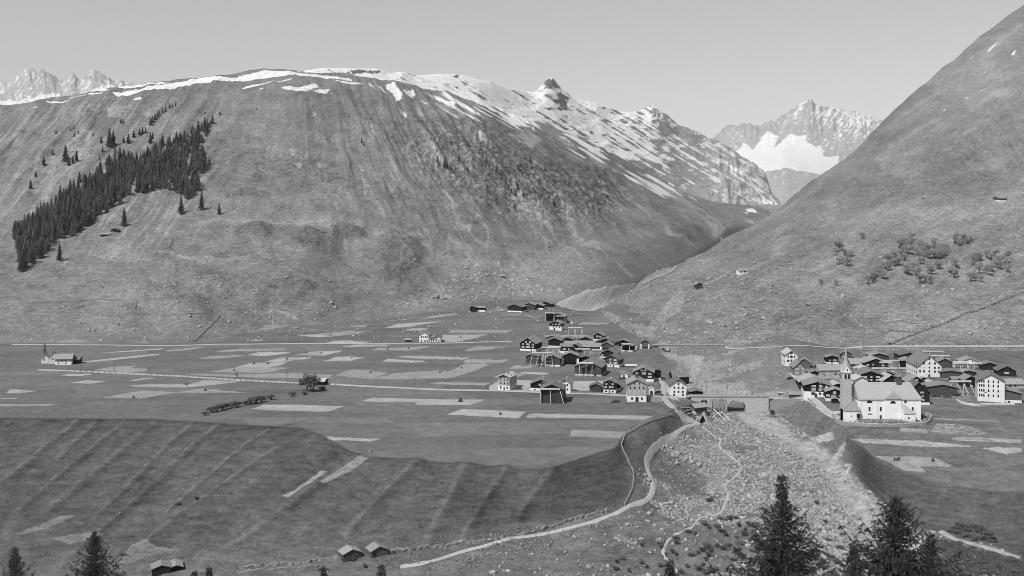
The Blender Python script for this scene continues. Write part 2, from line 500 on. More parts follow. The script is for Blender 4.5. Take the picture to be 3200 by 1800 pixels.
def hill_disp(u, d, zb):
    x = (u - CU) / F * d
    v = HV - F * zb / d
    up = smooth(0, 120, d - np.interp(u, [1860, 2000, 2100, 2700, 4600], [950, 760, 725, 668, 664]))
    w = smooth(1870, 2050, u)
    z = up * w * (5 * fbm(x / 140, d / 140, 4, 210) + 1.0 * fbm(x / 12, d / 15, 3, 220, 0.6) + 2.4 * ridged(x / 60, d / 60, 3, 225) + 3.5 * ridged((u * .62 + v) / 62 + .4 * fbm(x / 150, d / 150, 2, 226), (u - v) / 300, 3, 227) + 5 * smooth(800, 500, v) * ridged(u / 90.0 + d * 0.0045, d / 700, 3, 230))
    # gully down to the village, and knolls beside it
    z = z - 4 * up * np.exp(-(segdist(u, v, [(2760, 800), (2700, 900), (2660, 990), (2665, 1060)]) / 26) ** 2)
    for (ku, kv, ru, rv, a) in ((2560, 1000, 70, 50, 9), (2440, 990, 60, 40, 4), (2280, 940, 90, 40, 9), (2120, 905, 60, 30, 6), (2800, 960, 60, 60, 6), (3060, 760, 80, 50, 8), (2560, 760, 120, 40, 5)):
        z = z + up * a * np.exp(-((u - ku) / ru) ** 2 - ((v - kv) / rv) ** 2)
    return z - 40 * smooth(1850, 1800, u)
HS = Sheet(HILL, [6, 110, 170, 230, 330, 10][:5], hill_disp)
HS.ns = [6, 130, 170, 300, 10]

SNOWR = [
    [(-1300, 420, 1950), (900, 330, 2100), (1200, 340, 2250), (1500, 420, 2550), (1800, 530, 2950), (2000, 620, 3080), (2150, 670, 3150), (2330, 690, 3350), (2450, 690, 3700), (4600, 690, 3700)],
    [(-1300, 400, 2400), (900, 262, 2400), (1200, 275, 2600), (1500, 310, 2850), (1700, 370, 3300), (1850, 420, 3600), (2000, 470, 3800), (2150, 535, 3900), (2284, 570, 4000), (2330, 610, 4000), (2450, 660, 4100), (4600, 690, 4200)],
    [(-1300, 420, 2700), (820, 260, 2600), (930, 228, 2600), (1000, 212, 2650), (1100, 213, 2700), (1180, 214, 2750), (1215, 232, 2750), (1260, 222, 2800), (1290, 234, 2850), (1400, 232, 3000), (1440, 236, 3050), (1491, 250, 3100), (1538, 262, 3200), (1632, 288, 3600),
     (1660, 297, 3750), (1679, 294, 3800), (1697, 268, 3820), (1706, 252, 3830), (1718, 247, 3830), (1731, 252, 3840), (1742, 268, 3850), (1751, 279, 3860), (1781, 304, 3900), (1811, 319, 3950), (1862, 323, 4050), (1909, 348, 4150), (1973, 353, 4200),
     (2016, 344, 4250), (2042, 334, 4260), (2063, 351, 4280), (2085, 363, 4300), (2120, 396, 4350), (2165, 402, 4400), (2190, 420, 4450), (2235, 437, 4500), (2284, 468, 4550), (2345, 505, 4600), (2387, 540, 4650), (2400, 568, 4700), (2408, 603, 4700), (2445, 642, 4700), (2600, 690, 4700), (4600, 690, 4700)],
    [(-1300, 460, 3200), (1000, 300, 3200), (1700, 360, 4600), (2040, 420, 5000), (2450, 690, 5300), (4600, 690, 5300)],
]
def snowr_disp(u, d, zb):
    # cliffs and couloirs roughen the ridge where it drops to the valley head
    x = (u - CU) / F * d
    v = HV - F * zb / d
    r = smooth(500, 300, v)
    return 5 * fbm(x / 160, d / 160, 4, 310) + smooth(1500, 1700, u) * (7 * ridged(u / 60.0 - d * 0.004, d / 800, 4, 320) + 6 * r * ridged(x / 60, d / 60, 3, 330)) + 2.0 * fbm(x / 40, d / 60, 4, 340, .6) + smooth(2180, 2280, u) * 14 * ridged(u / 26.0, d / 300, 3, 345)
RS = Sheet(SNOWR, [130, 200, 10], snowr_disp, 6.0)

FARM = [
    [(-1300, 700, 6000), (4600, 720, 6000)],
    [(-1300, 420, 7600), (600, 420, 7600), (900, 700, 7600), (2200, 700, 6800), (2330, 655, 6600), (2390, 610, 6600), (2450, 565, 6700), (2500, 560, 6800), (2560, 580, 6800), (2620, 600, 6800), (2800, 620, 6800), (4600, 650, 6800)],
    [(-1300, 360, 8200), (600, 360, 8200), (900, 720, 8200), (2200, 640, 8000), (2300, 500, 8200), (2450, 470, 8200), (2550, 480, 8200), (2700, 500, 8200), (4600, 500, 8200)],
    [(-1300, 330, 9000), (-400, 300, 9000), (-60, 285, 9000), (20, 258, 9000), (34, 250, 9000), (55, 231, 9000), (90, 216, 9000), (111, 222, 9000), (135, 222, 9000), (162, 234, 9000), (184, 257, 9000), (205, 240, 9000), (226, 227, 9000), (239, 244, 9000), (248, 258, 9000),
     (273, 228, 9000), (299, 221, 9000), (324, 237, 9000), (363, 260, 9000), (380, 251, 9000), (410, 266, 9000), (500, 300, 9000), (700, 420, 9000), (900, 740, 9000), (2100, 600, 9000), (2180, 470, 9000), (2228, 433, 9000), (2275, 393, 9000), (2303, 399, 9000), (2321, 388, 9000),
     (2354, 392, 9000), (2380, 398, 9000), (2391, 384, 9000), (2428, 377, 9000), (2466, 354, 9000), (2503, 328, 9000), (2525, 318, 9000), (2536, 313, 9000), (2550, 328, 9000), (2573, 337, 9000), (2587, 333, 9000), (2615, 343, 9000), (2652, 354, 9000), (2680, 351, 9000), (2713, 368, 9000),
     (2783, 385, 9000), (2850, 410, 9000), (3000, 430, 9000), (4600, 430, 9000)],
    [(-1300, 380, 10000), (900, 760, 10000), (2200, 480, 10000), (2540, 380, 10000), (4600, 480, 10000)],
]
def far_disp(u, d, zb):
    x = (u - CU) / F * d
    v = HV - F * zb / d
    return (smooth(470, 380, v) * (18 * ridged(u / 22.0, d / 900, 4, 410) + 12 * ridged(u / 9.0 + d * .004, d / 500, 3, 420)) + 6 * fbm(x / 200, d / 200, 4, 430)) * smooth(0, 400, d - 6100)
FS = Sheet(FARM, [10, 110, 110, 190, 8], far_disp, 5.0)

# ---------------------------------------------------------------- what covers the land (albedo of grass, stubble, scree, snow)
def zz(ox, oy, s, pts):
    return [(ox + s * x, oy + s * y) for x, y in pts]
S1 = 0.427
FIELDS = []
for p in ([(1200, 1040), (1470, 1015), (1480, 1022), (1390, 1038), (1230, 1048)], [(600, 1125), (640, 1118), (1000, 1080), (1160, 1065), (1170, 1072), (1000, 1095), (660, 1130)], [(720, 1060), (1190, 1024), (1195, 1032), (900, 1054)],
          [(1570, 1055), (1680, 1035), (2090, 1027), (2090, 1035), (1960, 1043), (1650, 1055)], [(1450, 1103), (1580, 1082), (1790, 1078), (1770, 1085), (1600, 1105)], [(1800, 1078), (1900, 1055), (2130, 1053), (2110, 1062), (1950, 1085)],
          [(2140, 1078), (2280, 1048), (2510, 1043), (2490, 1055), (2370, 1080)], [(2365, 1120), (2470, 1090), (2580, 1085), (2580, 1117)], [(1945, 1125), (2060, 1095), (2290, 1093), (2260, 1105), (2050, 1127)],
          [(1720, 1165), (1830, 1135), (2110, 1128), (2060, 1148), (1960, 1165)], [(1535, 1195), (1730, 1165), (2130, 1165), (2060, 1180), (1950, 1203), (1700, 1203)], [(1350, 1220), (1480, 1212), (1640, 1218), (2160, 1205), (2440, 1225), (2400, 1250), (2150, 1248), (1700, 1235)],
          [(2450, 1228), (2540, 1190), (2580, 1190), (2580, 1232)], [(690, 1185), (830, 1158), (1030, 1155), (960, 1170), (1080, 1178), (1080, 1190), (940, 1205), (740, 1190)], [(440, 1230), (500, 1215), (640, 1212), (670, 1218), (590, 1230)],
          [(510, 1280), (640, 1260), (780, 1270), (650, 1288)], [(940, 1262), (1050, 1243), (1140, 1240), (1110, 1250), (990, 1265)], [(930, 1302), (1080, 1288), (1380, 1290), (1500, 1262), (1760, 1262), (1720, 1275), (1540, 1297), (1350, 1312), (1000, 1308)],
          [(750, 1390), (1040, 1335), (1300, 1348), (1430, 1325), (1600, 1325), (1620, 1335), (1830, 1350), (1270, 1352), (1040, 1395)], [(40, 1355), (80, 1325), (270, 1340), (140, 1360)], [(-100, 1395), (150, 1390), (100, 1400)],
          [(2160, 930), (2300, 925), (2576, 900), (2576, 925), (2330, 945)], [(2230, 893), (2350, 885), (2300, 895)], [(2380, 990), (2440, 970), (2576, 968), (2576, 992)], [(1780, 975), (1940, 962), (1900, 972)], [(1170, 910), (1200, 885), (1350, 885), (1310, 915)]):
    FIELDS.append((zz(0, 650, S1, p), 1.0))
for p in ([(-60, 150), (420, 147), (340, 162), (-60, 164)], [(1840, 183), (1930, 150), (2210, 152), (2520, 165), (2340, 205), (1960, 190)], [(2150, 415), (2250, 385), (2580, 400), (2580, 418)]):
    FIELDS.append((zz(0, 1200, S1, p), 1.0))
for p in ([(2060, 835), (2160, 800), (2350, 640), (2400, 655), (2160, 830), (2110, 865)], [(2340, 740), (2660, 522), (2730, 530), (2576, 640), (2370, 750)]):
    FIELDS.append((zz(0, 1200, S1, p), 0.42))
for p in ([(100, 1115), (260, 1055), (340, 1072), (160, 1122)], [(270, 1055), (430, 985), (550, 980), (340, 1068)], [(370, 1140), (590, 1105), (700, 1100), (760, 1115), (640, 1175), (530, 1188)], [(960, 1200), (1060, 1165), (1160, 1200), (1330, 1215), (1100, 1260), (850, 1370)]):
    FIELDS.append((zz(0, 1200, S1, p), 0.16))
for p in ([(300, 1065), (385, 1035), (660, 1045), (1210, 1052), (1100, 1092), (690, 1088), (720, 1072)], [(-20, 1095), (180, 1102), (70, 1135), (-20, 1143)], [(930, 1160), (1040, 1120), (1510, 1138), (1450, 1188)], [(1510, 1182), (1530, 1152), (2450, 1172), (2380, 1198)],
          [(1830, 1320), (1845, 1270), (2235, 1288), (2190, 1340)], [(-10, 1330), (440, 1338), (370, 1360), (-10, 1350)], [(795, 935), (850, 920), (1250, 928), (1200, 948)], [(1240, 955), (1300, 918), (1420, 910), (2100, 915), (2050, 985), (1240, 990)], [(1265, 895), (1310, 865), (1500, 862), (1430, 895)],
          [(1450, 858), (1500, 845), (1690, 855), (1640, 870)], [(1380, 825), (1420, 800), (1560, 808), (1520, 822)], [(110, 875), (240, 830), (500, 855), (380, 900)], [(380, 900), (540, 858), (860, 835), (1090, 852), (940, 892)], [(950, 840), (1070, 785), (1250, 790), (1100, 850)],
          [(1040, 780), (1080, 758), (1380, 762), (1320, 785)], [(560, 740), (620, 728), (1110, 745), (1050, 760), (780, 755)], [(450, 770), (500, 750), (790, 770), (700, 780)], [(30, 768), (130, 735), (330, 738), (240, 760)], [(-20, 725), (40, 695), (170, 693), (80, 715)],
          [(370, 690), (430, 670), (600, 672), (830, 658), (760, 675), (650, 692)], [(160, 665), (270, 645), (520, 648), (480, 660)], [(1045, 695), (1150, 658), (1360, 668), (1240, 685), (1110, 697)], [(30, 640), (110, 620), (380, 625), (300, 640)], [(860, 625), (890, 578), (1240, 572), (1110, 605), (1000, 628)],
          [(940, 560), (960, 540), (1420, 542), (1360, 560)], [(-10, 575), (140, 555), (330, 550), (280, 570), (60, 585)], [(470, 525), (560, 498), (890, 478), (820, 490), (640, 520)], [(600, 543), (690, 528), (800, 530), (740, 545)], [(730, 460), (860, 430), (1010, 418), (980, 430), (820, 455)],
          [(430, 480), (580, 465), (710, 455), (620, 465)], [(1300, 425), (1480, 422), (1470, 433)], [(1600, 300), (1700, 280), (1870, 270), (1720, 302)], [(1140, 412), (1200, 402), (1380, 385), (1340, 400)], [(1870, 500), (1930, 485), (2130, 490), (2110, 498)], [(210, 510), (350, 500), (330, 518), (240, 522)], [(1640, 585), (1690, 575), (1950, 580), (1900, 595)]):
    FIELDS.append((zz(1000, 800, S1, p), 1.0))
S2 = 0.4658
for p in ([(1740, 1395), (1750, 1365), (1920, 1375), (1930, 1400)], [(1950, 1310), (2000, 1300), (2390, 1310), (2420, 1325)]):
    FIELDS.append((zz(2000, 700, S2, p), 0.7))
FIELDS.append((zz(2000, 700, S2, [(1950, 1395), (1990, 1335), (2180, 1345), (2340, 1405), (2200, 1415)]), 0.9))
for p in ([(1400, 495), (1500, 497), (1900, 508), (2260, 550), (1900, 550), (1500, 525)], [(2080, 495), (2160, 482), (2560, 500), (2560, 525), (2150, 510)], [(2290, 560), (2400, 552), (2560, 560), (2560, 590), (2450, 600)], [(1560, 612), (1970, 622), (2110, 685), (1880, 685), (1920, 725), (1770, 710), (1660, 650)]):
    FIELDS.append((zz(2000, 1140, S2, p), 0.9))

SNOW_L = [  # snow patches on the left mountain, in the order of the crest from left to right
    zz(0, 150, S1, [(845, 310), (960, 285), (1100, 283), (1250, 265), (1180, 282), (1060, 305), (900, 322)]), zz(0, 150, S1, [(620, 325), (700, 312), (800, 330), (770, 345), (640, 332)]),
    zz(0, 150, S1, [(820, 365), (960, 345), (1060, 325), (1180, 290), (1250, 272), (1350, 262), (1500, 240), (1620, 238), (1740, 215), (1800, 195), (1900, 180), (2060, 172), (2200, 180), (2350, 185), (2576, 230), (2576, 245), (2350, 212), (2100, 215), (1950, 220), (1760, 235), (1640, 255), (1500, 285), (1380, 295), (1200, 325), (1050, 350), (940, 380), (860, 385)]),
    zz(0, 150, S1, [(1765, 300), (1800, 280), (1930, 255), (2000, 235), (1980, 250), (1880, 280), (1800, 298)]), zz(0, 150, S1, [(2060, 300), (2080, 285), (2180, 292), (2310, 280), (2330, 300), (2250, 318), (2110, 320)]),
    zz(0, 150, S1, [(2300, 322), (2350, 318), (2410, 325), (2400, 345), (2340, 340)]), zz(0, 150, S1, [(330, 405), (500, 392), (480, 400), (350, 412)]), zz(0, 150, S1, [(450, 385), (530, 378), (520, 384)]), zz(0, 150, S1, [(510, 368), (760, 350), (740, 362), (560, 372)]),
    zz(0, 150, S1, [(965, 405), (1030, 403), (1040, 412), (1000, 418)]), zz(0, 150, S1, [(2025, 245), (2130, 238), (2130, 245), (2040, 252)]), zz(0, 150, S1, [(1380, 250), (1560, 232), (1540, 240), (1400, 254)]), zz(0, 150, S1, [(240, 455), (270, 455), (265, 467)]),
    zz(0, 150, S1, [(1890, 298), (1930, 292), (1920, 306)]), zz(0, 150, S1, [(2150, 165), (2400, 160), (2576, 185), (2576, 200), (2350, 178)]),
    zz(1000, 150, S1, [(475, 290), (540, 290), (570, 340), (600, 370), (595, 405), (550, 412), (540, 360), (500, 320)]), zz(1000, 150, S1, [(612, 345), (680, 335), (695, 370), (680, 405), (650, 400), (625, 375)]), zz(1000, 150, S1, [(595, 488), (620, 495), (635, 540), (615, 525)]),
    zz(1000, 150, S1, [(100, 240), (230, 250), (320, 268), (180, 272)]), zz(1000, 150, S1, [(0, 318), (70, 325), (55, 345), (0, 340)]), zz(1000, 150, S1, [(345, 265), (400, 300), (410, 312), (370, 290)]), zz(1000, 150, S1, [(900, 415), (1000, 450), (960, 465), (920, 435)]),
    zz(1000, 150, S1, [(415, 290), (450, 310), (485, 340), (460, 335)]), zz(1000, 150, S1, [(1200, 448), (1300, 470), (1400, 520), (1475, 585), (1460, 598), (1380, 560), (1300, 510), (1230, 490)]), zz(1000, 150, S1, [(1535, 580), (1560, 600), (1585, 632), (1560, 618)]),
    zz(1000, 150, S1, [(1480, 480), (1560, 500), (1640, 535), (1600, 545), (1510, 515)]), zz(1000, 150, S1, [(1700, 540), (1850, 600), (1960, 660), (2000, 690), (1930, 690), (1850, 630), (1770, 590)]), zz(1000, 150, S1, [(2020, 700), (2100, 750), (2150, 795), (2110, 800), (2060, 750)]),
    zz(1000, 150, S1, [(2000, 690), (2160, 770), (2260, 840), (2330, 885), (2290, 870), (2180, 800)]), zz(1000, 150, S1, [(2460, 900), (2520, 920), (2600, 980), (2560, 970)]), zz(1000, 150, S1, [(2520, 1055), (2540, 1065), (2535, 1075)]), zz(1000, 150, S1, [(2280, 820), (2345, 860), (2330, 862)]),
    zz(2000, 100, S2, [(160, 1075), (180, 1085), (165, 1085)]), zz(2000, 100, S2, [(330, 1035), (400, 1080), (390, 1082)]), zz(2000, 100, S2, [(110, 930), (150, 960), (240, 1060), (200, 1040), (150, 980)]), zz(2000, 100, S2, [(440, 1095), (600, 1150), (670, 1158), (590, 1160)]),
    zz(2000, 100, S2, [(560, 1085), (600, 1130), (660, 1155), (590, 1130)]), zz(2000, 100, S2, [(680, 1090), (705, 1090), (710, 1120), (740, 1155), (700, 1140)]), zz(2000, 100, S2, [(700, 1185), (770, 1190), (780, 1215), (730, 1205)]), zz(2000, 100, S2, [(675, 1210), (730, 1225), (720, 1232)]),
    zz(2000, 100, S2, [(790, 1275), (850, 1270), (855, 1295), (820, 1300)]), zz(2000, 100, S2, [(910, 1215), (1000, 1200), (970, 1230), (930, 1222)]), zz(2000, 100, S2, [(660, 1390), (730, 1378), (720, 1390)]), zz(2000, 100, S2, [(540, 1375), (560, 1392), (545, 1390)]),
]
SNOW_H = [zz(2000, 100, S2, p) for p in ([(2335, 145), (2395, 95), (2385, 115), (2345, 150)], [(2490, 170), (2525, 145), (2510, 170)], [(2218, 185), (2245, 165), (2230, 182)], [(2285, 400), (2305, 395), (2295, 403)], [(2180, 445), (2205, 438), (2190, 450)], [(2025, 538), (2055, 525), (2040, 540)])]

def cover(u, v, patches, warp=3.0):
    wu = u + warp * 2.0 * fbm(u / 14, v / 6, 3, 501)
    wv = v + warp * fbm(u / 11, v / 5, 3, 521)
    m = np.zeros(u.shape, bool)
    for p in patches:
        q = np.array(p)
        (x0, y0), (x1, y1) = q.min(0) - 8, q.max(0) + 8
        s = (wu > x0) & (wu < x1) & (wv > y0) & (wv < y1)
        if s.any():
            m[s] |= inpoly(wu[s], wv[s], p)
    return m

def blobs(u, v, lst):
    r = np.zeros(u.shape)
    for (a, b, ru, rv, k) in lst:
        r += k * np.exp(-((u - a) / ru) ** 2 - ((v - b) / rv) ** 2)
    return r

GRASS, STUBBLE, SCREE, SNOW = 0.126, 0.270, 0.27, 0.57

def valley_alb(u, v, x, d, z):
    zb = VS.base(u.ravel(), d.ravel()).reshape(u.shape)
    vb = HV - F * zb / d                       # where the smooth land lies, so that patches keep their straight edges
    foot = np.interp(u, [-1300, 600, 700, 900, 1200, 1420, 1600, 1740, 1800, 1850, 1900, 1960, 2050, 2150, 2300, 4600], [1077, 1072, 1053, 1022, 998, 965, 930, 945, 917, 903, 895, 888, 860, 800, 705, 700])
    mtn = smooth(4, -8, vb - foot)
    n1 = fbm(x / 40, d / 40, 4, 601)
    n2 = fbm(x / 11, d / 16, 4, 611, 0.6)
    a = GRASS * (1 + 0.10 * n1 + 0.10 * n2)
    par = _hash(np.floor((x + .55 * d) / 64).astype(np.int64), np.floor((d - .1 * x + 6 * vnoise(x / 90, d / 90, 633)) / 13).astype(np.int64), 77) - .5
    a = a * (1 + .27 * par * (vb > 930))
    yard = blobs(u, vb, [(1790, 1090, 110, 34, 1), (1720, 1225, 110, 16, .7), (2010, 1200, 70, 40, .8), (2560, 1190, 70, 50, 1), (2720, 1150, 160, 40, 1), (2960, 1200, 150, 45, 1), (2120, 1240, 60, 20, .8), (1600, 965, 120, 14, .7)])
    a = a * (1 + np.clip(yard, 0, 1) * (.55 * smooth(.05, .4, fbm(x / 5, d / 7, 3, 635)) - .3 * smooth(0, -.4, fbm(x / 5, d / 7, 3, 635))))
    # mown hayfields
    wu = u + 1.1 * vnoise(u / 12, v / 9, 630) + .6 * vnoise(u / 2.5, v / 2.5, 631)
    for p, k in FIELDS:
        q = np.array(p)
        (x0, y0), (x1, y1) = q.min(0), q.max(0)
        s = (wu > x0) & (wu < x1) & (vb > y0) & (vb < y1)
        if s.any():
            mm = np.zeros(u.shape, bool)
            mm[s] = inpoly(wu[s], vb[s], p)
            tone = 1 + 0.16 * np.sin(x0 * 7.3 + y1 * 3.1)
            a = np.where(mm, GRASS + (STUBBLE * tone - GRASS) * k * (1 + 0.14 * n2 + .07 * np.sin((x + .55 * d) * 1.9) + .10 * fbm(x / 9, d / 9, 2, 637)), a)
    # the potato patch is speckled
    a = np.where(inpoly(u, vb, FIELDS[-5][0]) & (fbm(x / 1.2, d / 1.2, 2, 640) > 0.1), GRASS * 1.1, a)
    # steep unmown terrace slope: rank dark grass, lighter along its ribs
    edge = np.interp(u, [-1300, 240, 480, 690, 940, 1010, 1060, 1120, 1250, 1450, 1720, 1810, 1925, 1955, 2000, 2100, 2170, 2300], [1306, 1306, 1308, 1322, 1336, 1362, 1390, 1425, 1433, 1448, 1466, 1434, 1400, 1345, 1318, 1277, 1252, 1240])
    sl = smooth(-3, 6, vb - edge) * smooth(1990, 1940, u + (vb - 1350) * .0) * smooth(1790, 1700, vb - smooth(300, 0, u) * 40)
    rib = np.zeros(u.shape)
    shade = np.zeros(u.shape)
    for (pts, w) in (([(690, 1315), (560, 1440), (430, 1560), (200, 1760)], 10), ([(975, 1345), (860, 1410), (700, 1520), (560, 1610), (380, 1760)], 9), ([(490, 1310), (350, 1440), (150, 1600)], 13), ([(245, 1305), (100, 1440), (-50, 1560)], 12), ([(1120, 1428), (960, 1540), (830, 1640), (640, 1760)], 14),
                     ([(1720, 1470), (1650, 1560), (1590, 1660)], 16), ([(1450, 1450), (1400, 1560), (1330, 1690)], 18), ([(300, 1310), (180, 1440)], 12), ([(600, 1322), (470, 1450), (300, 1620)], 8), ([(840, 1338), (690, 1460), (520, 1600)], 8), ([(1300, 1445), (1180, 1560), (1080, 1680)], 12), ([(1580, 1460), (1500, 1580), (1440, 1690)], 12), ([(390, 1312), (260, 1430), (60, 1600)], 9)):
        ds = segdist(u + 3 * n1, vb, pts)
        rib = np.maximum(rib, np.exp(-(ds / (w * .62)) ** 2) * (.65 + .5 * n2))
        shade = np.maximum(shade, np.exp(-((segdist(u - w * 1.4, vb, pts)) / w) ** 2))  # shade painted into the grass on the right of each rib
    field = np.zeros(u.shape, bool)
    for p, k in FIELDS:
        if min(q[1] for q in p) > 1400:
            field |= inpoly(u, vb, p)
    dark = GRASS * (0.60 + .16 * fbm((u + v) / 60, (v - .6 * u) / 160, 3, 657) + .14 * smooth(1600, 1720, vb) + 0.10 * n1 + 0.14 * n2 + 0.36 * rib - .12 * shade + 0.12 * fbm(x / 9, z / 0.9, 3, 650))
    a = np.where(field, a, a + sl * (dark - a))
    rim = np.exp(-((vb - edge - 3) / 3.2) ** 2) * (u < 1990) * (u > -1300)  # dark rim line: taller grass together with painted shade at the edge
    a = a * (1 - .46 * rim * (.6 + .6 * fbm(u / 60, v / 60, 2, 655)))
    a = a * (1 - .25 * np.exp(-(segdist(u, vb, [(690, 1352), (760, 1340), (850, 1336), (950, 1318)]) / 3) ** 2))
    a = a * (1 + sl * .16 * fbm(u / 3.4, v / 2.2, 3, 662, .7))
    redge = np.interp(u, [2600, 2690, 2760, 2900, 3100, 4600], [1350, 1390, 1446, 1496, 1530, 1530])
    rs = smooth(-4, 14, vb - redge) * smooth(2640, 2700, u) * (vb < 1760)
    a = np.where(field, a, a + rs * (GRASS * (.62 + .12 * n1 + .16 * n2 + .12 * fbm(x / 9, z / .9, 3, 651)) - a))
    # the stony fan of the stream
    fan = smooth(1965, 2060, u - smooth(1450, 1800, vb) * 0 - np.interp(vb, [1300, 1400, 1480, 1560, 1600, 1640, 1800], [150, 40, 0, -10, -110, -380, -700])) * (d < 507) * smooth(1265, 1300, vb)
    right = np.interp(vb, [1260, 1300, 1350, 1400, 1450, 1520, 1585, 1650, 1700, 1800], [2400, 2440, 2510, 2580, 2640, 2700, 2760, 2870, 3080, 3400])
    fan = fan * smooth(18, -12, u - right)
    st = fbm(x / 14, d / 14, 4, 670)
    core = np.exp(-(segdist(u, vb, [(2300, 1310), (2330, 1400), (2420, 1480), (2520, 1540), (2620, 1640), (2700, 1760)]) / 190) ** 2)
    stony = smooth(-0.12, 0.25, st + core * 0.75 - 0.30)
    a = a + fan * (GRASS * 0.95 * (1 + .3 * n2) - a)
    a = a + fan * stony * (0.165 * (1 + 0.6 * fbm(x / 1.7, d / 1.9, 3, 680, .7) + .3 * fbm(x / 9, d / 9, 3, 682)) - a)
    bed = smooth(50, 30, segdist(u, vb, _bed) + 10 * fbm(x / 6, d / 6, 2, 690) + 12 * smooth(1600, 1400, vb)) * fan
    a = a + bed * (0.27 * (1 + .2 * n2) - a)
    bank = cover(u, vb, [[(2700, 1530), (2730, 1570), (2742, 1600), (2738, 1650), (2690, 1650), (2640, 1600), (2620, 1540)], [(2590, 1440), (2640, 1380), (2645, 1390), (2620, 1440), (2590, 1465)], [(2625, 1485), (2665, 1445), (2662, 1460), (2640, 1490), (2610, 1510)], [(2530, 1370), (2600, 1350), (2610, 1372), (2560, 1385)]])
    a = np.where(bank, 0.30 * (1 + .15 * n2), a)
    # the upper stream bed between the two villages
    gul = smooth(22, 10, segdist(u, vb, [(2010, 1020), (2060, 1052), (2110, 1075), (2150, 1100), (2160, 1130), (2150, 1165), (2125, 1190), (2180, 1212), (2250, 1222), (2330, 1238)]) - np.interp(vb, [1060, 1100, 1150, 1190, 1240], [0, 26, 22, 6, 2]) + 9 * fbm(x / 9, d / 9, 3, 700)) * smooth(2040, 2080, u)
    a = a + gul * (0.29 * (1 + 0.2 * n2) - a)
    scr = smooth(2050, 2120, u) * smooth(2520, 2440, u) * smooth(1255, 1240, vb) * smooth(1075, 1090, vb)
    a = a + scr * (1 - gul) * (GRASS * (1.25 + 0.7 * smooth(0.0, 0.35, fbm(x / 13, d / 16, 4, 710)) + .25 * n2) - a)
    # cut bank of bare earth
    cb = cover(u, vb, [[(1880, 965), (1930, 985), (1990, 1022), (2030, 1038), (2065, 1050), (2050, 1066), (1990, 1052), (1930, 1015), (1885, 985)], [(1735, 950), (1760, 936), (1830, 908), (1900, 895), (1990, 884), (1980, 905), (1960, 922), (1900, 958), (1850, 972), (1800, 970), (1755, 960)]], 1.5)
    cb2 = (u > 1878) & (vb > 962) & cb
    a = np.where(cb & ~cb2, 0.31 * (1 + 0.3 * fbm(u / 5 + v / 7, v / 60, 3, 720)), a)
    a = np.where(cb2 & (fbm(u / 5, v / 3, 3, 725) > -.12), .22 * (1 + .35 * fbm(u / 3, v / 2.5, 3, 727)), a)
    # mountain: meadow, dark heath with painted shade of the right-facing gorge wall, crags, scree runs
    big = fbm(u / 170 + .3 * fbm(u / 90, v / 60, 2, 733), v / 90, 4, 731)
    hb = blobs(u, vb, [(789, 746, 62, 40, 1), (969, 771, 82, 42, 1), (1080, 738, 44, 27, 1), (1242, 830, 105, 78, 1.1), (770, 612, 95, 28, .8), (882, 653, 34, 15, .8), (807, 553, 24, 22, .8), (700, 800, 60, 16, .6), (880, 900, 110, 28, .6), (560, 950, 80, 26, .5), (1450, 560, 160, 110, .55), (1650, 560, 170, 110, .75), (1850, 620, 140, 70, .6), (1300, 420, 200, 60, .55),
                        (1000, 300, 170, 30, .7), (1500, 420, 200, 60, .5), (1900, 560, 150, 60, .4), (200, 520, 60, 90, .6), (110, 640, 50, 70, .6), (940, 880, 120, 40, .3), (700, 870, 120, 30, .4), (350, 300, 200, 14, .6)])
    heath = smooth(.38, .72, hb + .38 * fbm(u / 34, v / 20, 4, 735, .6))
    tz_ = cover(u, vb, [[(640, 430), (800, 440), (960, 500), (1090, 545), (1200, 570), (1350, 620), (1600, 740), (1400, 705), (1150, 640), (1000, 610), (900, 570), (660, 535)]], 14)
    tuft = smooth(.02, .42, fbm(u / 9 + v / 30, v / 3.6, 4, 737, .62))
    lite = blobs(u, vb, [(950, 690, 170, 26, .5), (1080, 480, 60, 60, .4), (1000, 420, 120, 60, .3), (700, 650, 130, 40, .4), (620, 400, 70, 70, .35), (1350, 820, 200, 40, .4), (1500, 850, 160, 60, .6), (1700, 860, 160, 50, .6), (300, 800, 200, 60, .3), (250, 430, 60, 70, .4), (1150, 400, 60, 50, .3), (400, 640, 120, 40, .3), (2100, 640, 200, 60, .5), (1950, 700, 150, 60, .5)])
    mid = fbm((u + .4 * v) / 70, (v - .12 * u) / 20, 4, 745, .55)
    m = 0.160 * (1 + 0.16 * big + .26 * mid + 0.22 * lite + .13 * n2)
    m = m * (1 - .36 * heath * (.55 + .75 * tuft)) * (1 - .42 * tz_ * tuft) * (1 - .16 * tuft * (1 - tz_))
    m = m * (1 + .20 * fbm(u / 4.2, v / 3.0, 3, 739, .7))
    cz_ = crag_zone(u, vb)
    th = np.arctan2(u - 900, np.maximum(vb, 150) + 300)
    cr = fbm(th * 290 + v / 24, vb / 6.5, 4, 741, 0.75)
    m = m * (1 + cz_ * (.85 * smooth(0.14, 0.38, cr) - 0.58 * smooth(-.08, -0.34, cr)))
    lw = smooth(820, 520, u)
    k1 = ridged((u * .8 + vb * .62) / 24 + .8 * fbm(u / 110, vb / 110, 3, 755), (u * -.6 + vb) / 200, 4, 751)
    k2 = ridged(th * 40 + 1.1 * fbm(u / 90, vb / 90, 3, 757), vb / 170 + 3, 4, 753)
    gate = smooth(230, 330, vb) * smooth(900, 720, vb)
    k3 = np.interp(u, [900, 1100, 1350], [.25, .5, 1])
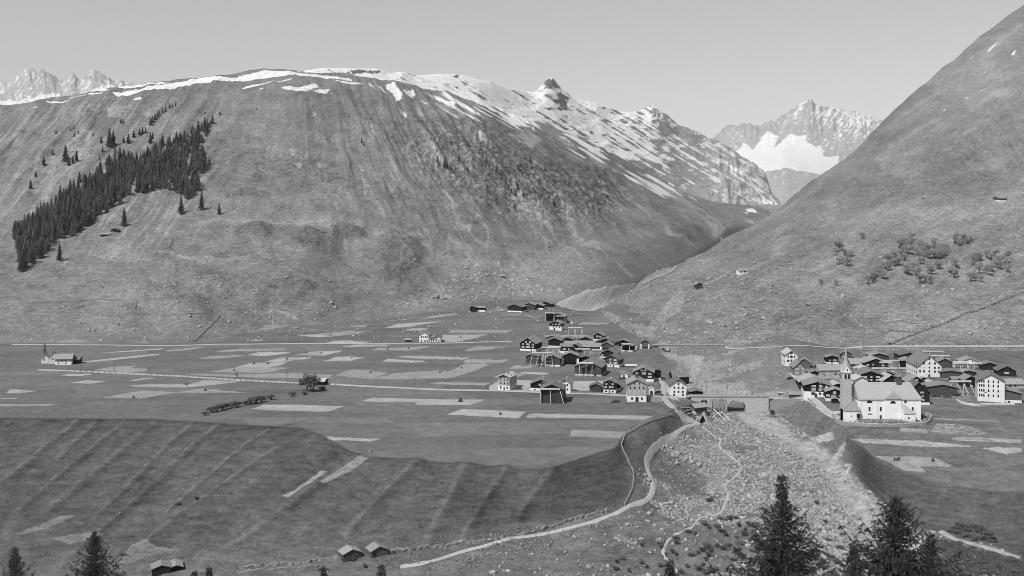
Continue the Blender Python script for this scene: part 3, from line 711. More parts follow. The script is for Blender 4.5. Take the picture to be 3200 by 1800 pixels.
    m = m * (1 + gate * (lw * (.40 * smooth(.35, .7, k1) - .22 * smooth(-.05, -.5, k1)) + (1 - lw) * k3 * (.50 * smooth(.42, .74, k2) - .26 * smooth(-.05, -.55, k2))))
    lines = np.minimum(segdist(u, vb, [(960, 365), (1020, 440), (1080, 500), (1130, 530)]), segdist(u, vb, [(1100, 300), (1180, 400), (1280, 470), (1370, 560)]))
    m = m * (1 - .3 * np.exp(-(lines / 5) ** 2) * (.4 + tuft))
    for q, w in (([(500, 785), (700, 815), (830, 800), (860, 740), (850, 690)], 4), ([(660, 690), (900, 700), (1100, 705), (1230, 770), (1330, 870), (1360, 900)], 6), ([(865, 800), (910, 850), (1000, 880)], 3), ([(560, 790), (640, 820), (780, 830)], 4), ([(700, 1060), (860, 955), (900, 940)], 3)):
        m = m * (1 + .26 * np.exp(-(segdist(u, vb, q) / w) ** 2))
    m = np.where(cover(u, vb, [[(905, 480), (918, 478), (922, 495), (908, 496)], [(924, 522), (940, 518), (942, 532), (928, 534)], [(950, 486), (960, 485), (960, 496), (951, 497)], [(994, 516), (1004, 516), (1004, 530), (995, 530)], [(1120, 522), (1136, 524), (1140, 534), (1126, 532)], [(975, 360), (985, 350), (990, 362), (980, 368)]], 4), .27, m)
    sc = cover(u, vb, [zz(1000, 800, S1, [(960, 130), (1100, 20), (1330, 80), (1560, 190), (1800, 255), (1600, 300), (1200, 345), (900, 340), (600, 430), (560, 350), (850, 260)])], 20)
    m = np.where(sc, m * (1.05 + 0.9 * smooth(0.15, 0.5, fbm(u / 7, v / 5, 4, 761, .65))), m)
    m = m * (1 + 1.0 * smooth(0.5, 0.8, fbm(u / 5, v / 4, 3, 771)) * smooth(700, 950, vb) * (.3 + blobs(u, vb, [(600, 870, 200, 60, .6), (850, 980, 130, 40, 1.2), (500, 950, 220, 50, .5)])))
    m = np.where(cover(u, vb, [zz(0, 150, S1, [(680, 620), (660, 700), (600, 800), (520, 880), (400, 990), (300, 1100), (260, 1130), (330, 1070), (430, 960), (560, 840), (620, 740), (640, 640)]), zz(0, 150, S1, [(780, 470), (930, 460), (880, 530), (800, 540)]),
                               zz(1000, 150, S1, [(1380, 650), (1500, 640), (1640, 700), (1560, 740), (1450, 720)]), zz(1000, 800, S1, [(2100, 0), (2200, 60), (2300, 150), (2280, 170), (2180, 70)]), zz(0, 650, S1, [(1990, 720), (2150, 770), (2200, 820), (2100, 780)]), zz(0, 650, S1, [(1780, 930), (1960, 850), (2120, 860), (1900, 900)]),
                               zz(0, 650, S1, [(390, 998), (430, 970), (570, 960), (760, 1000)]), zz(0, 650, S1, [(880, 1002), (1060, 972), (1110, 1000)]), zz(0, 650, S1, [(2120, 790), (2160, 770), (2180, 790), (2150, 810)])], 4) & (n2 > -.45), 0.235, m)
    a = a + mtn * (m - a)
    sn = cover(u, vb, SNOW_L, 2.2) & (vb < 900)
    a = np.where(sn, SNOW, a)
    # snow streaks near the crest on the right
    t = fbm((u * .87 + v * .5) / 130, (-u * .5 + v * .87) / 5.5, 4, 781)
    s2 = smooth(1250, 1500, u) * smooth(70, 10, vb - np.interp(u, [1200, 1342, 1500, 1632, 1760, 1854, 1995, 2150, 2300], [262, 297, 330, 375, 420, 455, 535, 608, 640])) * smooth(2200, 2050, u)
    a = np.where((t - 0.25 * vnoise(u / 60, v / 30, 790) > 0.45 - 0.38 * s2) & (s2 > .05), SNOW, a)
    return np.clip(a, 0.02, 0.8)

def hill_alb(u, v, x, d, z):
    zb = HS.base(u.ravel(), d.ravel()).reshape(u.shape)
    vb = HV - F * zb / d
    n2 = fbm(x / 10, d / 16, 4, 811, 0.6)
    big = fbm(u / 150, v / 70, 4, 821)
    heath = blobs(u, vb, [(2900, 500, 140, 60, .6), (2850, 580, 160, 40, .7), (2650, 600, 140, 30, .6), (3050, 560, 120, 80, .5), (2560, 640, 150, 40, .4), (2450, 780, 120, 60, .3), (2440, 1010, 60, 30, .7), (2560, 1010, 70, 40, .8), (2300, 900, 110, 40, .5), (3000, 400, 120, 40, .3), (2120, 900, 80, 40, .4), (2750, 450, 40, 100, .5)])
    lite = blobs(u, vb, [(3100, 250, 160, 120, .7), (3000, 660, 200, 30, .6), (2800, 700, 150, 40, .4), (2600, 950, 80, 30, .3), (2900, 950, 200, 60, .4), (2600, 860, 60, 40, .3), (3050, 1020, 150, 30, .6)])
    tuft = smooth(0.1, 0.45, fbm(u / 9, v / 3.2, 3, 831, .6))
    mid = fbm((u - .5 * v) / 70, (v + .2 * u) / 20, 4, 823, .55)
    a = 0.165 * (1 + 0.12 * big + .22 * mid + 0.34 * lite - 0.26 * np.clip(heath, 0, 1) * (.4 + 1.1 * tuft) + 0.14 * n2)
    wob = 12 * fbm(u / 130, v / 90, 3, 845)
    diag = ridged((u * .62 + v + wob) / 40.0, (u - v * .6) / 260.0, 4, 841)
    a = a * (1 + (0.22 * smooth(0.30, 0.75, diag) - .12 * smooth(-.1, -.6, diag)) * smooth(1010, 850, vb))
    t2 = smooth(.02, .42, fbm(u / 10 - v / 40, v / 3.4, 4, 847, .62))
    a = a * (1 - .26 * t2 * (.5 + .5 * np.clip(heath, 0, 1))) * (1 + .18 * fbm(u / 4.2, v / 3.0, 3, 849, .7))
    rock = smooth(0.42, 0.62, fbm(u / 6.5, v / 4.5, 4, 851, .6)) * np.clip(.25 + blobs(u, vb, [(2330, 900, 130, 60, .9), (2250, 850, 60, 20, 1), (2600, 930, 100, 50, .6), (3050, 1030, 140, 40, .8), (2120, 960, 80, 60, .9), (2800, 800, 80, 40, .4), (2150, 1030, 130, 30, 1.1), (2300, 1040, 100, 25, 1.0), (2420, 1062, 90, 14, .7)]), 0, 1.2)
    a = a * (1 + 1.2 * rock)
    sc = cover(u, vb, [zz(2000, 700, S2, [(70, 655), (150, 580), (240, 515), (320, 505), (280, 570), (270, 610), (180, 640), (130, 660)]), zz(2000, 700, S2, [(-60, 700), (60, 660), (120, 690), (60, 760), (0, 790)]), zz(2000, 700, S2, [(-130, 560), (-40, 620), (40, 700), (60, 760), (-20, 700), (-150, 620)]), zz(2000, 700, S2, [(1090, 435), (1240, 320), (1260, 325), (1160, 440)]),
                         zz(2000, 700, S2, [(1620, 795), (1700, 700), (1800, 620), (1860, 625), (1830, 720), (1850, 760), (1760, 800)])], 4)
    a = np.where(sc, np.maximum(a, 0.205 * (1 + .25 * fbm(u / 5, v / 4, 3, 861))), a)
    # paths and field walls drawn on the slope by bare ground
    for pts, w in (([(2010, 890), (2100, 850), (2160, 800), (2168, 796)], 2.5), ([(2200, 905), (2260, 870), (2290, 855)], 2.2), ([(3195, 770), (3120, 690), (3200, 560)], 2.0), ([(2530, 1080), (2360, 1066), (2270, 1063)], 3.0), ([(2790, 1076), (3000, 990), (3200, 920)], 3.0), ([(2765, 1008), (2862, 1010)], 2.0), ([(2760, 1035), (2856, 1036)], 2.0)):
        a = np.where(segdist(u, vb, pts) < w * (1 + .6 * vnoise(u / 8, v / 8, 871)), 0.22, a)
    a = np.where(cover(u, vb, SNOW_H, 1), SNOW, a)
    return np.clip(a, 0.02, 0.8)

def snowr_alb(u, v, x, d, z):
    n2 = fbm(x / 30, d / 40, 4, 911, .6)
    sky_ = np.interp(u, [1000, 1290, 1491, 1632, 1679, 1718, 1781, 1862, 1973, 2042, 2120, 2235, 2345, 2400, 2445], [212, 236, 250, 287, 294, 247, 304, 323, 353, 334, 396, 437, 505, 568, 642])
    below = v - sky_
    a = np.interp(u, [1500, 1900, 2130, 2260, 2450], [.115, .14, .21, .30, .30]) * (1 + .3 * fbm(u / 9, v / 9, 4, 921, .6) + .15 * n2)  # rock paler towards the right end: haze painted into its colour
    t = fbm((u * .85 + v * .52) / 110, (-u * .52 + v * .85) / 4.6, 4, 931, .62)
    t2 = fbm(u / 26, v / 13, 4, 941, .6)
    dens = np.interp(u, [900, 1300, 1600, 1800, 2000, 2100, 2200, 2300, 2400], [.50, .56, .42, .38, .28, .16, .06, -.02, -.05]) - np.interp(below, [0, 60, 120, 200, 280], [0, 0, .12, .36, .55])
    sn = t * 0.72 + 0.6 * t2 + dens > 0.12
    crag = np.clip(blobs(u, v, [(1718, 262, 24, 18, 1.2), (1752, 300, 12, 26, 1.0), (1765, 330, 12, 22, .9), (2045, 352, 18, 16, .8), (2075, 400, 22, 40, 1.0), (2130, 410, 36, 22, 1.0), (2180, 435, 40, 26, .9), (1885, 335, 14, 10, .9), (1425, 238, 14, 6, .9), (1140, 225, 90, 8, .9), (1740, 340, 24, 8, .5)]), 0, 1)
    sn &= ~(crag + .55 * fbm(u / 6, v / 6, 3, 951) > 0.62)
    sn |= cover(u, v, [zz(2000, 100, S2, p) for p in ([(660, 860), (690, 920), (760, 1020), (850, 1140), (790, 1080), (710, 970)], [(570, 830), (620, 920), (660, 960), (610, 900)], [(800, 1085), (900, 1150), (950, 1158), (830, 1155)], [(870, 1080), (910, 1140), (930, 1158), (890, 1140)], [(440, 790), (480, 840), (540, 870), (460, 830)])], 1.2)
    return np.where(sn, SNOW, np.clip(a, .05, .4))

def far_alb(u, v, x, d, z):
    a = 0.30 * (1 + .25 * fbm(u / 6, v / 9, 4, 961, .6))
    gl = cover(u, v, [zz(2000, 100, S2, [(600, 770), (650, 800), (700, 740), (760, 790), (850, 660), (930, 700), (900, 780), (960, 720), (1010, 680), (1060, 700), (1110, 690), (1120, 740), (1180, 770), (1210, 760), (1230, 820), (1250, 840), (1330, 830), (1330, 870), (1430, 860), (1430, 920), (1270, 1005), (1170, 985), (1000, 910), (830, 940), (740, 870), (640, 830)]),
                      [(-100, 330), (60, 315), (120, 300), (160, 290), (190, 295), (175, 320), (260, 300), (300, 275), (340, 262), (420, 300), (300, 330), (-100, 360)]], 3)
    t = fbm(u / 8, v / 6, 4, 971, .6)
    t2 = fbm((u * .6 - v * .8) / 40, (u * .8 + v * .6) / 3.6, 4, 981)
    hi = smooth(440, 330, v) * smooth(2300, 2600, u) * .28 + smooth(2560, 2640, u) * .26 * smooth(460, 380, v) + smooth(600, 300, u) * .18
    sn = gl | (t * .6 + t2 * .6 + hi > 0.40)
    knoll = smooth(570, 585, v + .0 * u) * (u < 2640) * (u > 2300) * smooth(.3, .2, np.abs(u - 2480) / 400)
    sn = np.where((v > np.interp(u, [2380, 2440, 2500, 2560, 2620], [600, 545, 533, 545, 580])) & (u > 2380) & (u < 2620) & (t2 < .45), False, sn)
    return np.where(sn, SNOW, np.clip(a, .08, .5))

M_LAND = ground_mat("meadow_and_rock", 0.50, 0.62, 0.40)
M_FAR = ground_mat("high_rock_and_snow", 0.12, 0.32, 2.0, 0.6)
import os as _os
STEP = 3.2
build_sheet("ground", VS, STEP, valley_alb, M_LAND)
build_sheet("hillside", HS, STEP, hill_alb, M_LAND)
build_sheet("mountain_ridge", RS, STEP, snowr_alb, M_FAR)
build_sheet("mountains", FS, STEP, far_alb, M_FAR)

# the air: far mountains pale with distance
hm = bpy.data.materials.new("valley_air")
hm.use_nodes = True
hn = hm.node_tree.nodes
hn.clear()
ho = hn.new('ShaderNodeOutputMaterial')
hv = hn.new('ShaderNodeVolumePrincipled')
hv.inputs['Color'].default_value = (0.9, 0.9, 0.9, 1)
hv.inputs['Density'].default_value = 2.6e-5
hv.inputs['Anisotropy'].default_value = 0.2
hm.node_tree.links.new(hv.outputs[0], ho.inputs['Volume'])
hb = MB().box(-14000, 14000, -200, 12000, -320, 2600).build("haze", hm)
tag(hb, None, None, kind='stuff')
# ---------------------------------------------------------------- buildings
SHEETS = (VS, HS)
def place(u, v):
    """point of the land seen at photo point (u, v): the nearer of valley and hillside"""
    best = None
    for s in SHEETS:
        if s is HS and u < 1880:
            continue
        p = s.at(u, v)
        if abs(HV - F * p.z / p.y - v) < 6 and (best is None or p.y < best.y):
            best = p
    return best if best is not None else VS.at(u, v)

def ground_z(x, y):
    z = VS.at_xy(x, y)
    u = CU + F * x / y
    if u > 1880 and y > 600:
        z = max(z, HS.at_xy(x, y))
    return z

grey_mat("wood_dark", 0.008, 0.026, 1.2, (0.5, 0.5, 6), rough=0.85, rnd=0.35)
grey_mat("wood_mid", 0.045, 0.105, 1.2, (3, 3, 0.5), rough=0.85, rnd=0.3)
grey_mat("wood_log", 0.028, 0.085, 1.0, (0.35, 0.35, 5), rough=0.85, rnd=0.3)
grey_mat("wood_light", 0.14, 0.26, 1.2, (3, 3, 0.4), rough=0.85, rnd=0.2)
grey_mat("wood_new", 0.36, 0.60, 1.5, (1, 1, 1), rough=0.8, rnd=0.12)
grey_mat("plaster_white", 0.56, 0.70, 0.6, (1, 1, .7), rough=0.9, rnd=0.06)
grey_mat("plaster_grey", 0.28, 0.37, 0.6, (1, 1, .7), rough=0.9, rnd=0.08)
grey_mat("plaster_old", 0.33, 0.52, 0.9, (1, 1, 1), rough=0.95, bump=0.03)
grey_mat("rubble_stone", 0.14, 0.38, 1.6, (1, 1, 1), rough=0.95, bump=0.15)
grey_mat("church_plaster", 0.66, 0.76, 0.35)
grey_mat("tower_stone", 0.26, 0.50, 1.6, rough=0.95, bump=0.1)
grey_mat("shingle", 0.11, 0.22, 1.3, (1, 2, 2), rough=0.9, bump=0.05, rnd=0.3)
grey_mat("shingle_pale", 0.16, 0.27, 1.0, (1, 2, 2), rough=0.8, bump=0.04, rnd=0.15)
grey_mat("roof_white", 0.27, 0.40, 0.8, (1, 1, 1), rough=0.7, rnd=0.1)
grey_mat("roof_dark", 0.055, 0.13, 1.3, (1, 2, 2), rough=0.9, bump=0.05, rnd=0.3)
grey_mat("church_slate", 0.27, 0.34, 0.7, (1, 2, 2), rough=0.8, bump=0.02)
grey_mat("window_frame", 0.50, 0.62, 2.0)
grey_mat("curtain_glass", 0.16, 0.30, 2.5, rough=0.3, spec=0.4)
grey_mat("dark_glass", 0.012, 0.03, 2.0, rough=0.25, spec=0.4)
grey_mat("iron", 0.02, 0.05, 2.0)

ZA = (1580, 1030, 500 / 2576)
ZB = (1500, 1140, 500 / 2576)
ZC = (1000, 800, 0.427)
ZD = (1900, 1100, 500 / 2576)
ZE = (2400, 1060, 400 / 2070)
ZF = (2750, 1060, 450 / 2329)
ZG = (1400, 900, 700 / 2576)
ZH = (2000, 700, 0.4658)
ZI = (0, 650, 0.427)
ZJ = (0, 1200, 0.427)
ZK = (1000, 1200, 0.427)
ZM = (2000, 100, 0.4658)
def tz(T, x, y):
    return T[0] + T[2] * x, T[1] + T[2] * y

def add_window(parent, x, z, w, h, style, y=0.0, rot=0):
    """a window at local (x, z) on the wall plane y; rot 1: on the right wall, -1: on the left wall"""
    f, p = MB(), MB()
    e = 0.10 if style in 'd' else 0.16
    if style == 'w':
        f.box(-w / 2, w / 2, -0.07, 0.05, -h / 2, h / 2)
        n = max(1, int(round(w / 0.9)))
        cw = (w - 0.18 * (n + 1)) / n
        for i in range(n):
            x0 = -w / 2 + 0.18 + i * (cw + 0.18)
            p.box(x0, x0 + cw, -0.10, -0.06, -h / 2 + 0.22, h / 2 - 0.16)
        pm = MATS["curtain_glass"]
    elif style == 'd':
        f.box(-w / 2 - 0.08, w / 2 + 0.08, -0.05, 0.05, -h / 2 - 0.10, h / 2 + 0.06)
        p.box(-w / 2, w / 2, -0.09, -0.04, -h / 2, h / 2)
        pm = MATS["dark_glass"]
    elif style == 'a':                                   # round-headed
        pts = [(-w / 2, -h / 2), (w / 2, -h / 2)] + [(math.cos(a) * w / 2, h / 2 - w / 2 + math.sin(a) * w / 2) for a in np.linspace(0, math.pi, 9)]
        p.prism(pts, -0.10, -0.04)
        q = [(a * 1.16, b * 1.1) for a, b in pts]
        f.prism(q, -0.05, 0.05)
        pm = MATS["dark_glass"]
    elif style == 'h':                                   # half-round
        pts = [(-w / 2, -h / 2), (w / 2, -h / 2)] + [(math.cos(a) * w / 2, -h / 2 + 0.05 + math.sin(a) * h) for a in np.linspace(0, math.pi, 13)]
        p.prism(pts, -0.12, -0.05)
        f.prism([(a * 1.12, b * 1.12 - .05) for a, b in pts], -0.06, 0.05)
        pm = MATS["dark_glass"]
    elif style == 'o':                                   # round
        pts = [(math.cos(a) * w / 2, math.sin(a) * w / 2) for a in np.linspace(0, 2 * math.pi, 17)[:-1]]
        p.prism(pts, -0.12, -0.05)
        f.prism([(a * 1.15, b * 1.15) for a, b in pts], -0.06, 0.05)
        pm = MATS["dark_glass"]
    fo = f.build("window", MATS["window_frame" if style != 'o' else "plaster_old"], parent)
    fo.location = (x, y, z)
    if rot:
        fo.rotation_euler = (0, 0, math.radians(90 * rot))
    p.build("pane", pm, fo)
    return fo

def add_door(parent, x, z0, w, h, y, style='d'):
    m = MB()
    if style == 'a':
        pts = [(-w / 2, 0), (w / 2, 0)] + [(math.cos(a) * w / 2, h - w / 2 + math.sin(a) * w / 2) for a in np.linspace(0, math.pi, 9)]
        m.prism(pts, -0.09, 0.05)
    else:
        m.box(-w / 2, w / 2, -0.09, 0.05, 0, h)
    o = m.build("door", MATS["dark_glass"] if style != 'w' else MATS["wood_mid"], parent)
    o.location = (x, y, z0)
    return o

def roof_slabs(m, hw, oh, y0, y1, ze, za, th=0.22, axis='y'):
    """two sloping slabs meeting at the ridge; ridge along y (or along x)"""
    sl = (za - ze) / hw
    xo, zo = hw + oh, ze - sl * oh
    L = [(-xo, zo), (-xo, zo + th), (0, za + th), (0, za)]
    R = [(0, za), (0, za + th), (xo, zo + th), (xo, zo)]
    for poly in (L, R):
        if axis == 'y':
            m.prism(poly, y0, y1)
        else:
            vs = [(y0, -a, b) for a, b in poly] + [(y1, -a, b) for a, b in poly]
            m.add(vs, [(0, 1, 2, 3), (7, 6, 5, 4)] + [(i, i + 4, (i + 1) % 4 + 4, (i + 1) % 4) for i in range(4)])
    return m

def building(T, kind, x0, x1, ya, ye, yb, label, wall="wood_dark", roof="shingle", plinth=0, pl_mat="plaster_white", xa=None, wins=(), doors=(), yaw=None, depth=None, name="house", cat="house", chim=0, oh=0.55,
             fo=0.7, group=None, pillars=0, swin=0, pitch=0.47, upper=None, keep=False):
    """kind 'G': gable end to the front; 'E': eaves to the front.  All edges given in the pixels of the enlarged detail T."""
    u0, v0 = tz(T, x0, ya)
    u1, vb = tz(T, x1, yb)
    ve = T[1] + T[2] * ye
    uc = (u0 + u1) / 2
    p = place(uc, vb)
    s = p.y / F
    if yaw is None:
        yaw = -14 if uc < 2080 else 0
    if uc > 2400 and kind == 'G' and not keep and T in (ZE, ZF):
        yaw -= 14
    ry = math.radians(yaw)
    bear = math.atan2(p.x, p.y)
    # the visible front is foreshortened when it is turned away from the viewer
    wpx = (u1 - u0) * s
    W_ = wpx / max(0.6, abs(math.cos(ry)))
    root = empty(name, p, ry)
    tag(root, label, cat, group)
    zb = -0.2
    down = -2.5
    ph = plinth * T[2] * s
    H, E = (vb - v0) * s, (vb - ve) * s
    wm = MATS[wall]
    if kind == 'G':
        ww = max(W_ - 2 * oh, W_ * .75)
        hw = ww / 2
        D_ = depth or ww * 1.05
        xa_ = 0.0 if xa is None else ((T[0] + T[2] * xa) - uc) * s
        rise = max(H - E, 0.12 * ww)
        eave = E + rise * (oh / (hw + oh))              # eave height at the wall
        za = H - 0.22
        base = MB()
        if ph > 0.2:
            MB().box(-hw - 0.06, hw + 0.06, -0.06, D_ + 0.06, down, ph).build("plinth", MATS[pl_mat], root)
        if pillars:
            pw = pillars * T[2] * s
            base.prism([(-hw, ph * 0 + 1.2), (hw, 1.2), (hw, eave), (0, za), (-hw, eave)], 0, D_)
            base.box(-hw * .8, hw * .8, 0.5, D_, down, 1.2)
            for sx in (-1, 1):
                MB().box(sx * hw - pw / 2, sx * hw + pw / 2, -0.25, 0.35, down, E * 0.72).build("pillar", MATS["plaster_white"], root)
        else:
            z0 = max(ph - 0.02, down) if ph > 0.2 else down
            base.prism([(-hw, z0), (hw, z0), (hw, eave), (0, za), (-hw, eave)], 0, D_)
        base.build("wall", wm, root)
        if upper:
            MB().prism([(-hw + 0.02, eave - .3), (hw - .02, eave - .3), (hw - .02, eave), (0, za - 0.02), (-hw + 0.02, eave)], -0.05, 0.1).build("gable_boards", MATS[upper], root)
        r = MB()
        roof_slabs(r, hw, oh, -fo, D_ + fo, eave, za)
        ro = r.build("roof", MATS[roof], root)
        if chim:
            for i in range(chim):
                cx = hw * (0.18 if i == 0 else -0.3)
                cz = za - abs(cx) * (za - eave) / hw
                MB().box(cx - 0.4, cx + 0.4, D_ * (.35 + .2 * i), D_ * (.35 + .2 * i) + 0.8, cz - 0.3, za + 1.0).build("chimney", MATS["rubble_stone"], ro)
        yw = 0.0
    else:
        ww = W_
        hw = ww / 2
        dpx = (ve - v0) * s
        L = dpx / (pitch + 0.18)
        D_ = 2 * L
        E_ = E
        za = E + pitch * L
        base = MB()
        if ph > 0.2:
            MB().box(-hw - 0.06, hw + 0.06, -0.06, D_ + 0.06, down, ph).build("plinth", MATS[pl_mat], root)
        z0 = max(ph - 0.02, down) if ph > 0.2 else down
        vs = []
        for xx in (-hw, hw):
            vs += [(xx, 0, z0), (xx, D_, z0), (xx, D_, E_), (xx, L, za), (xx, 0, E_)]
        base.add(vs, [(0, 4, 3, 2, 1), (5, 6, 7, 8, 9), (0, 5, 9, 4), (4, 9, 8, 3), (3, 8, 7, 2), (2, 7, 6, 1), (1, 6, 5, 0)])
        base.build("wall", wm, root)
        r = MB()
        roof_slabs(r, L, oh, -hw - fo, hw + fo, E_, za, axis='x')
        ro = r.build("roof", MATS[roof], root)
        for v_ in [ro]:
            v_.location = (0, L, 0)
        if chim:
            MB().box(hw * .2, hw * .2 + 0.8, -0.4, 0.4, za - 0.5, za + 1.2).build("chimney", MATS["rubble_stone"], ro)
    for wn in wins:
        x, y, w, h, st = wn
        wu, wv = tz(T, x, y)
        lx = (wu - uc) * s
        lz = (vb - wv) * s
        if abs(lx) > hw - 0.2:
            lx = math.copysign(hw - 0.5, lx)
        yy = -0.07 if (ph > 0.2 and lz < ph) else -0.005
        add_window(root, lx, lz, w * T[2] * s, h * T[2] * s, st, yy)
    for dn in doors:
        x, w, h, st = dn
        du, _ = tz(T, x, yb)
        add_door(root, (du - uc) * s, 0.0, w * T[2] * s, h * T[2] * s, -0.07 if ph > .2 else -0.005, st)
    for k in range(swin):                                # windows down the left (-1) or right (+1) wall
        pass
    return root, dict(s=s, hw=hw, D=D_, E=E, H=H, p=p, uc=uc, vb=vb, ry=ry)

def side_windows(root, info, side, rows, cols, w=0.9, h=1.2, style='d'):
    for z in rows:
        for c in cols:
            add_window(root, side * info['hw'] + side * 0.005, z, w, h, style, info['D'] * c, side)

# ---- left village, read from the enlarged details
BW, LB = "barn", "log barn"
B = building
def W5(*a):
    return [(x, y, w, h, st) for (x, y, w, h, st) in a]
B(ZA, 'G', 222, 495, 128, 228, 345, "big black timber house with three rows of white windows, leftmost of the hamlet", plinth=32, yaw=-20, depth=13, chim=1,
  wins=W5((325, 197, 32, 26, 'w'), (397, 197, 36, 26, 'w'), (278, 238, 32, 24, 'w'), (362, 238, 62, 26, 'w'), (445, 238, 32, 26, 'w'), (278, 283, 50, 22, 'w'), (362, 280, 66, 26, 'w'), (440, 283, 36, 22, 'w'), (420, 328, 16, 24, 'd')))
B(ZA, 'G', 632, 862, 92, 138, 212, "pale board barn behind the black barns at the back of the hamlet", wall="wood_light", roof="shingle_pale", name="barn", cat="barn", yaw=-10)
B(ZA, 'G', 676, 905, 130, 180, 290, "black barn in front of the pale board barn", roof="shingle", name="barn", cat="barn", plinth=30, yaw=-14)
B(ZA, 'G', 886, 1098, 120, 160, 182, "low black gable barn left of the tallest drying rack", name="barn", cat="barn", yaw=-14)
B(ZA, 'E', 795, 1098, 180, 226, 290, "long barn with eaves to the road and pale stone base, middle of the hamlet", name="barn", cat="barn", plinth=26, roof="shingle", yaw=-6)
B(ZA, 'G', 1162, 1412, 112, 165, 185, "black gable barn right of the tallest drying rack", name="barn", cat="barn", yaw=-14)
B(ZA, 'G', 1408, 1584, 45, 105, 196, "small black house on a high white base at the back of the hamlet", plinth=44, yaw=-18, chim=0, roof="shingle_pale", wins=W5((1470, 110, 22, 26, 'w'), (1522, 112, 44, 24, 'w'), (1450, 172, 16, 14, 'd')))
B(ZA, 'E', 1105, 1412, 176, 226, 262, "long grey shingle roofed shed between the black barns", name="shed", cat="shed", yaw=-6)
B(ZA, 'G', 1440, 1772, 138, 208, 252, "broad black house with one white window below the small black house", yaw=-14, wins=W5((1688, 200, 44, 24, 'w'), (1700, 232, 40, 10, 'w')), chim=1)
B(ZA, 'G', 1806, 1978, 155, 196, 266, "black gable barn near the right end of the back row", name="barn", cat="barn", yaw=-14)
B(ZA, 'E', 885, 1062, 226, 268, 385, "dark timber house with eaves to the front and white base", plinth=40, yaw=-14, wins=W5((945, 318, 46, 28, 'w'), (1020, 318, 28, 28, 'w'), (960, 360, 18, 18, 'd')), pitch=.5)
B(ZA, 'G', 1058, 1205, 228, 292, 372, "narrow black house end joined to the house with the white base", yaw=-14, depth=8, wins=W5((1092, 278, 36, 22, 'w'), (1092, 315, 30, 20, 'w')))
B(ZA, 'E', 1198, 1366, 240, 274, 318, "grey board shed with pale slate roof, left one of a joined pair", wall="wood_mid", roof="shingle_pale", name="shed", cat="shed", yaw=-4)
B(ZA, 'E', 1362, 1528, 210, 276, 322, "grey board shed with taller pale slate roof, right one of a joined pair", wall="wood_mid", roof="shingle_pale", name="shed", cat="shed", yaw=-4)
B(ZA, 'G', 1528, 1728, 195, 258, 330, "grey weathered board barn with white corner pillars on the lane", wall="wood_mid", name="barn", cat="barn", pillars=34, yaw=-14)
B(ZA, 'G', 1866, 2050, 240, 262, 352, "black barn behind a short drying rack at the right of the hamlet", wall="wood_dark", name="barn", cat="barn", plinth=20, yaw=-20, roof="shingle")
B(ZA, 'G', 2008, 2116, 242, 270, 320, "tiny white hut with a dark window beside the black barn", wall="plaster_white", name="hut", cat="hut", yaw=-10, wins=W5((2075, 296, 30, 20, 'd')), oh=.3, fo=.3)
B(ZA, 'G', 2170, 2316, 168, 204, 308, "dark board barn on white corner posts, alone by the stream bank", wall="wood_mid", name="barn", cat="barn", pillars=22, yaw=-6)
B(ZA, 'G', 312, 545, 388, 432, 548, "black log barn, left half of the double barn behind the wide rack", wall="wood_log", name="barn", cat="barn", yaw=-10, depth=9)
B(ZA, 'G', 628, 885, 408, 468, 592, "black log barn, right half of the double barn behind the wide rack", wall="wood_log", name="barn", cat="barn", yaw=-10, plinth=26, depth=9)
B(ZA, 'G', 904, 1176, 366, 428, 562, "tall black barn standing on two white stone pillars", wall="wood_dark", name="barn", cat="barn", pillars=36, yaw=-8)
B(ZA, 'G', 1168, 1412, 420, 470, 530, "low black barn between the pillared barn and the big plank barn", name="barn", cat="barn", yaw=-12)
B(ZA, 'G', 1512, 1792, 318, 392, 455, "black house at the edge of the hamlet behind a brown house", yaw=-18, wins=W5((1560, 412, 24, 20, 'w')), plinth=16)
B(ZA, 'G', 1560, 1840, 404, 488, 602, "brown timber house with white base and four white windows", wall="wood_mid", plinth=42, yaw=-20, xa=1740, wins=W5((1685, 485, 34, 22, 'w'), (1770, 485, 56, 24, 'w'), (1685, 533, 40, 28, 'w'), (1770, 533, 60, 28, 'w'), (1690, 580, 16, 14, 'd')), doors=[(1738, 18, 34, 'd')])
B(ZA, 'G', 1362, 1566, 470, 530, 622, "grey brown gabled house just behind the big plank barn", wall="wood_mid", yaw=-18, roof="shingle_pale", wins=W5((1468, 510, 22, 20, 'w'), (1508, 552, 22, 20, 'w')))
B(ZA, 'G', 1102, 1550, 500, 606, 745, "big weathered plank barn with a rack on its gable", wall="wood_mid", name="barn", cat="barn", yaw=-16, plinth=26, pl_mat="plaster_old", doors=[(1448, 30, 44, 'd')], xa=1300)
B(ZA, 'E', 1938, 2098, 562, 582, 606, "low open shed with a white plank roof on the meadow", wall="wood_dark", roof="wood_new", name="shed", cat="shed", yaw=-3)
B(ZA, 'G', 1846, 1982, 690, 722, 776, "small white hut with a dark door above the road", wall="plaster_white", name="hut", cat="hut", yaw=-8, doors=[(1905, 24, 48, 'd')], oh=.4, fo=.4)
B(ZA, 'G', 2036, 2394, 606, 694, 838, "large black house with six white windows above the lane", plinth=44, yaw=-10, chim=2, wins=W5((2112, 705, 46, 30, 'w'), (2228, 705, 66, 32, 'w'), (2322, 708, 48, 28, 'w'), (2318, 760, 60, 28, 'w'), (2250, 652, 38, 26, 'w'), (2190, 655, 34, 26, 'w'), (2140, 770, 60, 30, 'w')))
B(ZA, 'G', 2380, 2516, 634, 672, 796, "narrow black barn joined to the right of the large black house", name="barn", cat="barn", yaw=-8, plinth=20)
